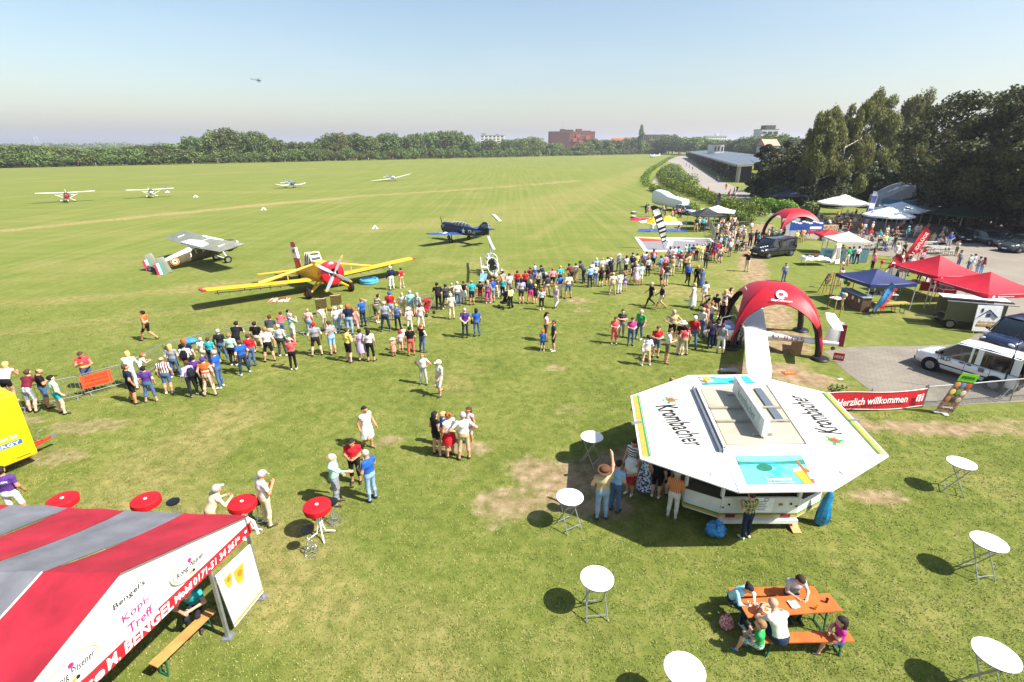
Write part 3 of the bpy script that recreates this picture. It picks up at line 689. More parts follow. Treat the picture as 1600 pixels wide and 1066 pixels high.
# ================================================================== PEOPLE
# a body is one surface grown round a posed skeleton (tapered bones blended together), facing +Y, right side +X, 1.735 m tall
HB = .02
def pose(name):
 J = dict(pel=(0, 0, .95), wai=(0, .01, 1.10), che=(0, 0, 1.29), upc=(0, -.01, 1.385), nek=(0, .0, 1.46),
    head=(0, .012, 1.52), hp=0.0, hy=0.0,
    Lh=(-.085, 0, .91), Lk=(-.10, .01, .49), La=(-.11, -.02, .07), Lf=0.15, Rh=(.085, 0, .91), Rk=(.10, .01, .49), Ra=(.11, -.02, .07), Rf=-.15,
    Ls=(-.175, -.01, 1.40), Le=(-.245, -.03, 1.13), Lw=(-.255, .05, .89), Rs=(.175, -.01, 1.40), Re=(.245, -.03, 1.13), Rw=(.255, .05, .89), sit=False)
 U = lambda **k: J.update(k)
 if name == 'relax': U(Rk=(.14, .05, .50), Ra=(.17, .02, .07), Rf=-.5, Lw=(-.24, .09, .90), Rw=(.24, .10, .91))
 elif name == 'wide': U(Lk=(-.15, .01, .49), La=(-.20, -.02, .07), Rk=(.15, .01, .49), Ra=(.20, -.02, .07), Le=(-.27, -.05, 1.14), Re=(.27, -.05, 1.14))
 elif name == 'hold': U(Le=(-.23, .02, 1.13), Re=(.23, .02, 1.13), Lw=(-.10, .24, 1.15), Rw=(.10, .25, 1.17), hp=-.35)
 elif name == 'cross': U(Le=(-.235, .06, 1.15), Re=(.235, .06, 1.15), Lw=(.03, .20, 1.19), Rw=(-.03, .21, 1.16))
 elif name == 'photo': U(Le=(-.26, .17, 1.30), Re=(.26, .17, 1.30), Lw=(-.08, .24, 1.53), Rw=(.08, .24, 1.53))
 elif name == 'hips': U(Le=(-.40, -.06, 1.17), Re=(.40, -.06, 1.17), Lw=(-.19, .05, 1.03), Rw=(.19, .05, 1.03), Lk=(-.13, .01, .49), La=(-.16, -.02, .07), Rk=(.13, .01, .49), Ra=(.16, -.02, .07))
 elif name == 'behind': U(Le=(-.25, -.12, 1.15), Re=(.25, -.12, 1.15), Lw=(-.04, -.17, .96), Rw=(.04, -.18, .94))
 elif name == 'lean': U(wai=(0, .06, 1.09), che=(0, .16, 1.25), upc=(0, .22, 1.32), nek=(0, .26, 1.39), head=(0, .29, 1.445), Ls=(-.18, .20, 1.34), Rs=(.18, .20, 1.34), Le=(-.24, .30, 1.10), Re=(.24, .30, 1.10), Lw=(-.12, .50, 1.14), Rw=(.12, .50, 1.14), Rk=(.12, .06, .50), Ra=(.13, -.06, .07))
 elif name == 'walk': U(Lk=(-.09, .22, .52), La=(-.09, .34, .08), Rk=(.09, .02, .50), Ra=(.09, -.36, .13), Le=(-.25, -.12, 1.14), Lw=(-.24, -.06, .90), Re=(.25, .06, 1.14), Rw=(.22, .26, .98), wai=(0, .02, 1.10), che=(0, .02, 1.29))
 elif name == 'walk2': U(Lk=(-.09, .08, .50), La=(-.09, .06, .07), Rk=(.09, .16, .52), Ra=(.09, -.16, .20), Le=(-.24, .03, 1.14), Lw=(-.22, .20, .95), Re=(.25, -.10, 1.14), Rw=(.25, -.03, .91))
 elif name == 'point': U(Re=(.34, .20, 1.38), Rw=(.40, .46, 1.42), Lw=(-.24, .12, .92))
 elif name == 'up': U(Re=(.24, .12, 1.66), Rw=(.22, .20, 1.92), Le=(-.25, .05, 1.13), Lw=(-.2, .22, 1.05), hp=.35)
 elif name == 'brow': U(Re=(.36, .14, 1.47), Rw=(.15, .16, 1.62), Lw=(-.25, .08, .90))
 elif name == 'carry': U(Le=(-.27, .13, 1.24), Re=(.27, .13, 1.24), Lw=(-.13, .22, 1.40), Rw=(.13, .22, 1.40))
 elif name == 'phone': U(Re=(.25, .04, 1.14), Rw=(.09, .23, 1.27), Le=(-.25, .0, 1.12), Lw=(-.16, .2, 1.13), hp=-.55)
 elif name == 'sit':
  U(pel=(0, 0, .55), wai=(0, .0, .70), che=(0, .0, .89), upc=(0, -.01, .985), nek=(0, .02, 1.06), head=(0, .04, 1.12), Ls=(-.175, 0, 1.0), Rs=(.175, 0, 1.0), Le=(-.25, .08, .76), Re=(.25, .08, .76), Lw=(-.12, .30, .80), Rw=(.12, .30, .80),
   Lh=(-.09, .03, .53), Rh=(.09, .03, .53), Lk=(-.13, .44, .52), Rk=(.13, .44, .52), La=(-.13, .42, .07), Ra=(.13, .42, .07), sit=True)
 elif name == 'sitlean':
  U(pel=(0, 0, .55), wai=(0, .05, .69), che=(0, .15, .86), upc=(0, .21, .94), nek=(0, .27, 1.0), head=(0, .31, 1.055), hp=-.5, Ls=(-.18, .19, .96), Rs=(.18, .19, .96), Le=(-.29, .36, .80), Re=(.29, .36, .80), Lw=(-.06, .52, .81), Rw=(.10, .55, .81),
   Lh=(-.09, .03, .53), Rh=(.09, .03, .53), Lk=(-.11, .44, .52), Rk=(.11, .44, .52), La=(-.10, .36, .07), Ra=(.10, .40, .07), sit=True)
 elif name == 'sitread':
  U(pel=(0, 0, .55), wai=(0, .03, .70), che=(0, .08, .88), upc=(0, .11, .97), nek=(0, .15, 1.04), head=(0, .19, 1.09), hp=-.65, Ls=(-.18, .09, .99), Rs=(.18, .09, .99), Le=(-.26, .24, .79), Re=(.26, .24, .79), Lw=(-.10, .48, .82), Rw=(.12, .48, .82),
   Lh=(-.09, .03, .53), Rh=(.09, .03, .53), Lk=(-.11, .44, .52), Rk=(.11, .44, .52), La=(-.10, .40, .07), Ra=(.10, .40, .07), sit=True)
 elif name == 'sitkid':     # sitting sideways, one leg down, arms hugging the knee
  U(pel=(0, 0, .55), wai=(0, .02, .70), che=(0, .04, .88), upc=(0, .05, .97), nek=(0, .07, 1.04), head=(0, .09, 1.09), Ls=(-.17, .03, .98), Rs=(.17, .03, .98), Le=(-.24, .16, .78), Re=(.24, .16, .78), Lw=(.02, .30, .84), Rw=(-.02, .32, .80),
   Lh=(-.09, .03, .53), Rh=(.09, .03, .53), Lk=(-.12, .44, .53), Rk=(.12, .44, .56), La=(-.16, .52, .07), Ra=(.13, .36, .14), sit=True)
 elif name == 'shoulders':  # child riding on shoulders
  U(pel=(0, 0, .55), wai=(0, .0, .70), che=(0, .0, .89), upc=(0, -.01, .985), nek=(0, .02, 1.06), head=(0, .03, 1.12), Ls=(-.175, 0, 1.0), Rs=(.175, 0, 1.0), Le=(-.24, .10, .80), Re=(.24, .10, .80), Lw=(-.10, .26, .72), Rw=(.10, .26, .72),
   Lh=(-.10, .02, .53), Rh=(.10, .02, .53), Lk=(-.17, .30, .44), Rk=(.17, .30, .44), La=(-.15, .33, .08), Ra=(.15, .33, .08), sit=True)
 return J
SKINB, SHIRTB = 0, 1
def body_data(name, kid, HB=.02):
 J = {k: (np.array(v, float) if isinstance(v, tuple) else v) for k, v in pose(name).items()}
 hs = 1.28 if kid else 1.0
 hd = J['head']; hp, hy = J['hp'], J['hy']
 ch, shh = math.cos(hp), math.sin(hp)
 def H(x, y, z):                          # point of the head given round its base
  x, y, z = x * hs, y * hs, z * hs
  y2 = y * ch - z * shh; z2 = y * shh + z * ch
  return hd + np.array((x, y2, z2))
 fo = lambda side: (J[side + 'a'] + np.array((-math.sin(J[side + 'f']) * .0, 0, 0)))
 P = []                                   # a, b, ra, rb, bone, x squash
 def cap(a, b, ra, rb, bone, sq=1.0): P.append((np.asarray(a, float), np.asarray(b, float), ra, rb, bone, sq))
 cap(J['pel'] + (0, -.012, -.03), J['pel'] + (0, 0, .05), .115, .112, 'pelvis', .72); cap(J['pel'] + (0, 0, .05), J['wai'], .11, .106, 'torso', .72)
 cap(J['wai'], J['che'], .106, .120, 'torso', .72); cap(J['che'], J['upc'], .120, .095, 'torso', .70)
 cap(J['Ls'], J['Rs'], .064, .064, 'torso'); cap(J['upc'], J['nek'], .07, .056, 'torso'); cap(J['nek'], H(0, .0, .03), .054, .052, 'neck')
 cap(H(0, -.018, .115), H(0, .022, .118), .092 * hs, .080 * hs, 'head', 1.06); cap(H(0, .03, .05), H(0, .05, .035), .062 * hs, .045 * hs, 'head', 1.1)
 cap(H(0, .098, .105), H(0, .118, .075), .010 * hs, .015 * hs, 'head')
 for sx in (-1, 1): cap(H(sx * .082, -.005, .10), H(sx * .086, -.008, .075), .02 * hs, .014 * hs, 'head')
 for s in 'LR':
  sx = -1 if s == 'L' else 1
  cap(J[s + 's'], J[s + 'e'], .054, .043, s + 'uarm'); cap(J[s + 'e'], J[s + 'w'], .042, .029, s + 'farm')
  d = J[s + 'w'] - J[s + 'e']; d /= np.linalg.norm(d); kn = J[s + 'w'] + d * .075
  cap(J[s + 'w'], kn, .030, .034, s + 'hand', 1.0)
  cap(J[s + 'h'], J[s + 'k'], .088, .058, s + 'thigh'); k2 = J[s + 'k'] + (J[s + 'a'] - J[s + 'k']) * .35 - np.array((0, .018, 0))
  cap(J[s + 'k'], k2, .057, .056, s + 'shin'); cap(k2, J[s + 'a'] + (0, 0, .02), .056, .036, s + 'shin')
  f = J[s + 'f']; dirf = np.array((-math.sin(f), math.cos(f), 0)); a = J[s + 'a'].copy()
  cap(a + dirf * -.03 + (0, 0, -.02), a + dirf * .14 + (0, 0, -.03), .045, .036, s + 'foot')
 pts = np.array([p for q in P for p in (q[0], q[1])]); lo = pts.min(0) - .2; hi = pts.max(0) + .2
 n = np.ceil((hi - lo) / HB).astype(int) + 1; S = np.zeros(n); k = .014 if HB < .03 else .02
 gx = [lo[i] + HB * np.arange(n[i]) for i in range(3)]
 def dist(q, X, Y, Z, full=False):
  a, b, ra, rb, _, sq = q; ab = (b - a) * np.array((sq, 1, 1)); L = max(ab.dot(ab), 1e-9)
  dx, dy, dz = (X - a[0]) * sq, Y - a[1], Z - a[2]; t = np.clip((dx * ab[0] + dy * ab[1] + dz * ab[2]) / L, 0, 1)
  d = np.sqrt((dx - t * ab[0]) ** 2 + (dy - t * ab[1]) ** 2 + (dz - t * ab[2]) ** 2) - (ra + (rb - ra) * t)
  return (d, t) if full else d
 for q in P:
  r = max(q[2], q[3]) / min(1, q[5]) + .085; l = np.minimum(q[0], q[1]) - r; h = np.maximum(q[0], q[1]) + r
  i0 = np.maximum(0, ((l - lo) / HB).astype(int)); i1 = np.minimum(n, ((h - lo) / HB).astype(int) + 2)
  X, Y, Z = np.meshgrid(gx[0][i0[0]:i1[0]], gx[1][i0[1]:i1[1]], gx[2][i0[2]:i1[2]], indexing='ij')
  S[i0[0]:i1[0], i0[1]:i1[1], i0[2]:i1[2]] += np.exp(-np.clip(dist(q, X, Y, Z), -.12, .3) / k)
 D = -k * np.log(S + 1e-9)
 # surface nets
 ins = D < 0; c8 = [ins[i:n[0] - 1 + i, j:n[1] - 1 + j, m:n[2] - 1 + m] for i in (0, 1) for j in (0, 1) for m in (0, 1)]
 cnt = sum(c.astype(int) for c in c8); act = (cnt > 0) & (cnt < 8); ids = -np.ones(act.shape, int); cells = np.argwhere(act); ids[act] = np.arange(len(cells))
 acc = np.zeros((len(cells), 3)); num = np.zeros(len(cells)); ci, cj, ck = cells.T
 cor = [(i, j, m) for i in (0, 1) for j in (0, 1) for m in (0, 1)]
 for u in range(8):
  for w in range(u + 1, 8):
   a, b = cor[u], cor[w]
   if sum(abs(a[z] - b[z]) for z in range(3)) != 1: continue
   da = D[ci + a[0], cj + a[1], ck + a[2]]; db = D[ci + b[0], cj + b[1], ck + b[2]]; m_ = (da < 0) != (db < 0)
   t = np.where(m_, da / np.where(np.abs(da - db) < 1e-12, 1, da - db), 0)
   for z in range(3): acc[:, z] += np.where(m_, a[z] + (b[z] - a[z]) * t, 0)
   num += m_
 V = lo + HB * (cells + acc / num[:, None]); F = []
 for ax in range(3):
  o = [0, 1, 2]; o.remove(ax); sl = [slice(1, n[q] - 1) for q in range(3)]; sl[ax] = slice(0, n[ax] - 1); A = ins[tuple(sl)]
  s2 = list(sl); s2[ax] = slice(1, n[ax]); B = ins[tuple(s2)]
  for flip, msk in ((False, A & ~B), (True, ~A & B)):
   e = np.argwhere(msk); e[:, o[0]] += 1; e[:, o[1]] += 1
   q = []
   for (d0, d1) in ((-1, -1), (0, -1), (0, 0), (-1, 0)):
    c = e.copy(); c[:, o[0]] += d0; c[:, o[1]] += d1; q.append(ids[c[:, 0], c[:, 1], c[:, 2]])
   q = np.stack(q, 1)
   if flip != (ax == 1): q = q[:, ::-1]
   F.append(q)
 F = np.concatenate(F); F = F[(F >= 0).all(1)]
 if not J['sit']: V[:, 2] = np.maximum(V[:, 2], 0)
 else: V[:, 2] = np.maximum(V[:, 2], 0)
 C = V[F].mean(1); best = np.full(len(C), 1e9); bone = np.empty(len(C), object); tt = np.zeros(len(C))
 for q in P:
  d, t = dist(q, C[:, 0], C[:, 1], C[:, 2], True); m_ = d < best; best[m_] = d[m_]; tt[m_] = t[m_]; bone[m_] = q[4]
 # fingers and thumb on each hand
 fv, ff = [], []
 def ftube(pts, r):
  o = len(V) + len(fv); pts = [np.array(p) for p in pts]; m = 5; ax_ = None
  for i, p in enumerate(pts):
   dd = pts[min(i + 1, len(pts) - 1)] - pts[max(i - 1, 0)]; dd = dd / np.linalg.norm(dd)
   u = np.cross(dd, (.3, .5, .8)); u /= np.linalg.norm(u); w = np.cross(dd, u); rr = r * (1, .95, .6)[min(i, 2)]
   for j in range(m): fv.append(p + (u * math.cos(6.283 * j / m) + w * math.sin(6.283 * j / m)) * rr)
  for i in range(len(pts) - 1):
   for j in range(m): ff.append((o + i * m + j, o + i * m + (j + 1) % m, o + (i + 1) * m + (j + 1) % m, o + (i + 1) * m + j))
 for s in ('LR' if HB < .03 else ''):
  sx = -1 if s == 'L' else 1; d = J[s + 'w'] - J[s + 'e']; d /= np.linalg.norm(d)
  nrm = np.array((-sx, 0.15, -.2)); nrm = nrm - d * nrm.dot(d)
  nrm /= np.linalg.norm(nrm); lat = np.cross(d, nrm) * sx; kn = J[s + 'w'] + d * .085
  for i, (off, L) in enumerate(((-.030, .055), (-.010, .068), (.010, .074), (.029, .064))):
   a = kn + lat * off; b = a + d * L * .6 + nrm * .012; c = b + d * L * .3 + nrm * .022; ftube((a, b, c), .0098)
  a = J[s + 'w'] + d * .03 + lat * .022; b = a + d * .03 + lat * .03 + nrm * .008; c = b + d * .028 + lat * .004 + nrm * .012; ftube((a, b, c), .011)
 nb = len(F)
 if fv: V = np.concatenate([V, np.array(fv)]); F = np.concatenate([F, np.array(ff)]); bone = np.concatenate([bone, np.array(['fing'] * len(ff), object)]); tt = np.concatenate([tt, np.zeros(len(ff))]); C = V[F].mean(1)
 ev = []
 for sx in (-1, 1): ev.append(H(sx * .033, .094, .112))
 mouth = H(0, .094, .035)
 return dict(V=V, F=F, bone=bone, t=tt, J=J, H=H, eyes=ev, mouth=mouth, z=C[:, 2], hs=hs)
BODY = {}; BMESH = {}
SLOT = dict(skin=0, shirt=1, legs=2, shoes=3, eyes=4, lips=5)
def body(pose_, kid, lod=0):
 k = (pose_, kid, lod)
 if k not in BODY: BODY[k] = body_data(pose_, kid, (.0235, .042)[lod])
 return BODY[k]
M_EYE = mat('eye_dark', '#241a16', .3); M_LIP = mat('lips', '#a8645c', .6)
def body_mesh(pose_, kid, sleeve, legs, lod=0):
 key = (pose_, kid, sleeve, legs, lod)
 if key in BMESH: return BMESH[key]
 B = body(pose_, kid, lod); mi = np.zeros(len(B['F']), int); bone, t = B['bone'], B['t']
 for i in range(len(mi)):
  b = bone[i]
  if b == 'torso': m = 1
  elif b == 'pelvis': m = 2 if legs != 'd' else 1
  elif b.endswith('uarm'): m = 0 if sleeve == 'n' else (1 if sleeve == 'l' or t[i] < .62 else 0)
  elif b.endswith('farm'): m = 1 if sleeve == 'l' and t[i] < .93 else 0
  elif b.endswith('thigh'): m = 2 if (legs in 'lc' or (legs in 's' and t[i] < .92) or (legs == 'x' and t[i] < .5)) else (1 if legs == 'd' and t[i] < .2 else (2 if legs == 'k' and t[i] < .3 else 0))
  elif b.endswith('shin'): m = 2 if legs == 'l' else (2 if legs == 'c' and B['z'][i] > .28 else 0)
  elif b.endswith('foot'): m = 3
  else: m = 0
  mi[i] = m
 mb = MB()
 V, F = B['V'], B['F']
 mb.v = [tuple(p) for p in V]; mb.f = [tuple(int(q) for q in f) for f in F]; mb.m = [int(q) for q in mi]; mb.sm = [True] * len(mb.f)
 for e in B['eyes']: mb.ell(e, (.013, .010, .009), 6, 4, 4)
 mb.ell(B['mouth'], (.024, .010, .008), 6, 4, 5)
 me = bpy.data.meshes.new('body'); me.from_pydata(mb.v, [], mb.f)
 for m in (SKINS[0], SKINS[0], SKINS[0], SKINS[0], M_EYE, M_LIP): me.materials.append(m)
 me.polygons.foreach_set('material_index', mb.m); me.polygons.foreach_set('use_smooth', mb.sm); me.update()
 BMESH[key] = me; return me
SKINS = [mat('skin_' + str(i), c, .55, 0, .35, .06, 20) for i, c in enumerate(('#c9977b', '#b9835f', '#d8ab92'))]
HAIRM = {}
def hair_mesh(style):
 if style in HAIRM: return HAIRM[style]
 mb = MB()
 def shell(r, cut, zc=.125, yc=-.012, lw=0, low=None, nu=18, nv=12):
  def f(u, v):
   a = u * 2 * math.pi; t = math.pi * v; d = Vector((math.sin(t) * math.sin(a), math.sin(t) * math.cos(a), math.cos(t)))
   k = 1.0
   if d.y > -.15 and d.z < cut + .25 * (d.y < .35): k = .80
   p = Vector((d.x * r[0] * k, d.y * r[1] * k + yc, d.z * r[2] * k + zc))
   if low and d.z < .1 and d.y < .3 and k == 1.0: p.z -= low * (.1 - d.z) * 1.0; p.y -= .03 * (.1 - d.z)
   return p
  mb.grid(f, nu, nv)
 if style == 's': shell((.101, .120, .108), .38)
 elif style == 'b': shell((.099, .113, .098), 2.0); mb.v = [(x, y, z if z < .15 else z - .05) for (x, y, z) in mb.v]
 elif style == 'l': shell((.108, .125, .110), .38, low=.19)
 elif style == 'm': shell((.108, .125, .110), .38, low=.09)
 elif style == 'p': shell((.101, .118, .108), .40); mb.tube([(0, -.11, .16), (0, -.165, .13), (0, -.16, .03), (0, -.14, -.05)], [.03, .036, .03, .008], 8)
 elif style == 'u': shell((.101, .118, .108), .40); mb.ell((0, -.11, .19), .05, 10, 6)
 elif style == 'c':
  shell((.106, .124, .112), .30); mb.add([(-.075, .085, .155), (-.05, .165, .140), (0, .19, .138), (.05, .165, .140), (.075, .085, .155), (.075, .085, .145), (.05, .165, .130), (0, .19, .128), (-.05, .165, .130), (-.075, .085, .145)], [(0, 1, 2, 3, 4), (5, 6, 7, 8, 9), (0, 9, 8, 1), (1, 8, 7, 2), (2, 7, 6, 3), (3, 6, 5, 4)])
 elif style == 'h':
  mb.lathe([(.105, .125), (.175, .118), (.178, .126), (.108, .14), (.104, .20), (.07, .232), (.01, .24)], (0, -.005, 0), 18)
 me = mb.mesh('hair', SKINS[0]); HAIRM[style] = me; return me
SKIRTM = {}
def skirt_mesh(kind):
 if kind in SKIRTM: return SKIRTM[kind]
 mb = MB(); hem = dict(k=.56, d=.50, D=.16, j=.72)[kind]; top = 1.06 if kind in 'kj' else 1.10; fl = dict(k=1.18, d=1.2, D=1.35, j=1.12)[kind]
 rings = []
 for i in range(6):
  u = i / 5; z = lerp(top, hem, u); rx = lerp(.152, .19 * fl, min(1, u * 1.5) ** .8); ry = lerp(.118, .16 * fl, min(1, u * 1.5) ** .8)
  rings.append([Vector((math.cos(6.283 * j / 20) * rx * (1 + .05 * u * math.cos(j * 2.5)), math.sin(6.283 * j / 20) * ry * (1 + .06 * u * math.cos(j * 2.5)), z)) for j in range(20)])
 mb.loft(rings, caps=False); SKIRTM[kind] = mb.mesh('skirt', SKINS[0]); return SKIRTM[kind]
COLS = dict(white='#dcdbd7', offwhite='#cdc9be', cream='#d8cfb4', black='#17171a', dark='#25262b', charcoal='#3a3b40', grey='#8b8d92', lightgrey='#b4b6ba', navy='#1c2440', blue='#2257a8', lightblue='#8fb2d8', sky='#5aa6d6', teal='#2aa3ad', mint='#a8d8c4', aqua='#9cd6dc', green='#2f9a55', darkgreen='#2c5236', olive='#6a6a44', khaki='#b3a27c', beige='#cdbf9f', brown='#5a3d2a', darkbrown='#33241b', red='#b81f2a', coral='#d5575a', salmon='#e08a7a', pink='#e08aa0', lightpink='#ecc6c6', magenta='#b8357f', hotpink='#d83a7c', purple='#54337f', lilac='#b3a3c6', maroon='#6b1f30', orange='#e0632a', yellow='#e3d567', lemon='#ece28e', neon='#c8e632', denim='#4a6287', lightdenim='#86a0bd', darkdenim='#26324a', ginger='#9a5a30', blonde='#c8a668', hairbrown='#4a3324', hairdark='#211a17', hairgrey='#a8a49e', hairwhite='#d6d3cc', hairlight='#8a6b48', tan='#b58f6a')
PRETTY = dict(hairbrown='brown', hairdark='dark', hairgrey='grey', hairwhite='white', hairlight='light brown', offwhite='off white', lightgrey='light grey', lightblue='light blue', sky='sky blue', darkgreen='dark green', lightpink='light pink', hotpink='hot pink', lemon='pale yellow', neon='neon yellow', lightdenim='light denim', darkdenim='dark denim', darkbrown='dark brown', dark='dark grey', red='red')
PATT = dict(redstripe=('stripe', '#e6e0dc', '#b4323c', None, .07, 0, 'red and white striped'), brownstripe=('stripe', '#e3d8cc', '#5a2430', None, .08, 0, 'maroon and white striped'), darkstripe=('stripe', '#2c2426', '#9c8c80', None, .13, 2, 'dark brown striped'), bwstripe=('stripe', '#e8e8e8', '#18181c', None, .09, 2, 'black and white striped'), orangestripe=('stripe', '#c98a4a', '#b4604a', None, .05, 0, 'orange striped'),
   plaid=('plaid', '#b0a84a', '#3a4440', '#c9c9b0', .09, 0, 'yellow and green plaid'), greyplaid=('plaid', '#cfcfd0', '#77808c', None, .12, 0, 'grey plaid'), pinkplaid=('plaid', '#d8bcae', '#9c6a60', None, .11, 0, 'pink plaid'), vest=('vest', '#ea5a1e', '#e6e6d2', None, 1, 1.12, 'orange hi-vis'), redvest=('vest', '#d8323c', '#d8ea3c', None, 1, 1.06, 'red and yellow hi-vis'), floral=('blotch', '#dfe3ec', '#3c4668', None, 14, 0, 'blue floral'), palefloral=('blotch', '#e8dce0', '#b88aa0', None, 16, 0, 'pale floral'), leafy=('blotch', '#3c7a54', '#cfe0d4', None, 30, 0, 'leafy green'), purpleprint=('blotch', '#4c3c58', '#8a7c94', None, 14, 0, 'purple print'))
def cloth_of(n):
 if n in PATT: p = PATT[n]; return pattern('cloth_' + n, p[0], p[1], p[2], p[3], p[4], p[5])
 return cloth(COLS[n])
def pretty(n): return PATT[n][6] if n in PATT else PRETTY.get(n, n)
SLEEVE = dict(s='tee', l='long sleeved top', n='sleeveless top', v='vest', j='jacket', p='polo shirt')
LEGW = dict(l='trousers', s='shorts', c='cropped trousers', x='short shorts', k='skirt', d='dress', D='long dress')
HAIRW = dict(s='short {} hair', l='long {} hair', m='{} bob', p='{} ponytail', u='{} hair in a bun', b='balding {} head', c='{} cap', h='{} hat')
PEOPLE = []
def person(loc, h, rot, pose_='stand', shirt='white.s', legs='denim.l', hair='hairbrown.s', kid=False, skin=0, shoes='#3a3430', extra='', label=None, group=None, wide=1.0):
 sc, ss = (shirt.split('.') + ['s'])[:2]; lc, lt = (legs.split('.') + ['l'])[:2]; hc, ht = (hair.split('.') + ['s'])[:2]
 pxh = abs(proj(loc)[1] - proj((loc[0], loc[1], loc[2] + h))[1]); lod = 1 if pxh < 24 else 0
 B = body(pose_, kid, lod)
 sl = {'s': 's', 'p': 's', 'l': 'l', 'j': 'l', 'n': 'n', 'v': 'n'}[ss]
 me = body_mesh(pose_, kid, sl, {'D': 'd', 'j': 'k'}.get(lt, lt), lod)
 o = bpy.data.objects.new('person', me); COL.objects.link(o)
 k = h / (1.735 * (1.035 if kid else 1)); o.location = loc; o.rotation_euler = (0, 0, rot); o.scale = (k * wide, k * wide, k)
 ms = [SKINS[skin], cloth_of(sc), cloth_of(lc) if lt not in 'dD' else cloth_of(sc), mat('shoe' + shoes.lstrip('#'), shoes, .6)]
 for i, m in enumerate(ms): o.material_slots[i].link = 'OBJECT'; o.material_slots[i].material = m
 if ht != '0':
  hm = hair_mesh(ht); ho = bpy.data.objects.new({'c': 'cap', 'h': 'hat'}.get(ht, 'hair'), hm); COL.objects.link(ho); ho.parent = o
  ho.location = Vector(B['H'](0, 0, 0)); ho.rotation_euler = (B['J']['hp'], 0, 0); ho.scale = (B['hs'],) * 3
  ho.material_slots[0].link = 'OBJECT'; ho.material_slots[0].material = mat('hair_' + hc, COLS[hc], .75, 0, .3, .25, 40, .3) if ht not in 'ch' else cloth_of(hc)
 if lt in 'kdDj' and not B['J']['sit']:
  so = bpy.data.objects.new('skirt', skirt_mesh(lt)); COL.objects.link(so); so.parent = o
  so.material_slots[0].link = 'OBJECT'; so.material_slots[0].material = ms[2]
 if label is None:
  who = 'child' if kid else 'person'
  if lt in 'dD': d = f"{who} in {pretty(sc)} {LEGW[lt]}"
  else:
   a = SLEEVE[ss] if sc not in ('vest', 'redvest') else 'vest'
   d = f"{who} in {pretty(sc)} {a} and {pretty(lc)} {LEGW[lt] if not lc.endswith('denim') or lt not in 'l' else 'jeans'}"
  d += ', ' + HAIRW.get(ht, '{} hair').format(pretty(hc))
  if extra: d += ', ' + extra
  label = d
 tag(o, label, 'person', group)
 PEOPLE.append((o, pretty(sc), proj(loc), pxh))
 return o
def bag(name, label, cat, loc, size, m, rz=0, strap=None):
 t = thing(name, label, cat, loc, rz)
 b = MB(); x, y, z = size
 rings = []
 for i in range(6):
  u = i / 5; k = (.82, 1, 1.03, 1, .9, .62)[i]; w = (.8, 1, 1.05, 1, .85, .5)[i]
  rings.append([Vector((math.copysign(abs(math.cos(6.283 * j / 14)) ** .6, math.cos(6.283 * j / 14)) * x / 2 * k, math.copysign(abs(math.sin(6.283 * j / 14)) ** .6, math.sin(6.283 * j / 14)) * y / 2 * w, u * z)) for j in range(14)])
 b.loft(rings).build('bag_body', m, t)
 MB().tube([(-x * .25, 0, z * .95), (-x * .2, 0, z * 1.15), (x * .2, 0, z * 1.15), (x * .25, 0, z * .95)], .012, 6).build('handle', m, t)
 MB().box((0, -y * .52, z * .35), (x * .7, .04, z * .4)).build('pocket', m, t); return t
# ================================================================== AIRCRAFT  (x forward, y left, z up)
def ring(x, z, hw, hh, e=2.3, n=18, yc=0):
 P = []
 for j in range(n):
  a = 2 * math.pi * j / n; c, s_ = math.cos(a), math.sin(a)
  P.append(Vector((x, yc + math.copysign(abs(c) ** (2 / e), c) * hw, z + math.copysign(abs(s_) ** (2 / e), s_) * hh)))
 return P
def fus(secs, mb=None, mi=0, n=18):
 mb = mb or MB(); mb.loft([ring(*(s_ if len(s_) > 4 else (*s_, 2.3)), n=n) for s_ in secs], mi); return mb
AF = [(0, 0), (.04, .45), (.2, .95), (.42, 1), (.75, .5), (1, .04), (1, -.04), (.7, -.25), (.3, -.42), (.06, -.3)]
def wing(p0, c0, p1, c1, t=.12, mb=None, mi=0, vert=False, mid=None):
 """aerofoil from root leading edge p0 to tip leading edge p1"""
 mb = mb or MB(); R_ = []
 for p, c in ((p0, c0), (p1, c1)) if not mid else ((p0, c0), mid, (p1, c1)):
  p = Vector(p)
  R_.append([p + (Vector((-u * c, w * t * c * .6, 0)) if vert else Vector((-u * c, 0, w * t * c * .6))) for u, w in AF])
 e = R_[-1]; ctr = sum(e, Vector()) / len(e); R_.append([ctr + (q - ctr) * .55 + (Vector(p1) - Vector(p0)).normalized() * c1 * .05 for q in e])
 mb.loft(R_, mi); return mb
def wheel(parent, c, r, w, tyre, rim, axis=(0, 1, 0), name='wheel'):
 ax = Vector(axis).normalized(); q = ax.to_track_quat('Z', 'Y').to_matrix()
 mb = MB(); n = 20; prof = [(r * .62, -w * .5), (r * .9, -w * .5), (r, -w * .25), (r, w * .25), (r * .9, w * .5), (r * .62, w * .5)]
 V = [Vector(c) + q @ Vector((pr * math.cos(6.2832 * j / n), pr * math.sin(6.2832 * j / n), z)) for pr, z in prof for j in range(n)]
 k = len(prof); mb.add(V, [(i * n + j, i * n + (j + 1) % n, ((i + 1) % k) * n + (j + 1) % n, ((i + 1) % k) * n + j) for i in range(k) for j in range(n)], 0, True)
 o = mb.build(name, tyre, parent)
 m2 = MB(); d = ax * w * .38; m2.tube([Vector(c) - d, Vector(c) + d], r * .64, 16); m2.tube([Vector(c) - d * 1.25, Vector(c) + d * 1.25], r * .2, 10); m2.build('rim', rim, o)
 return o
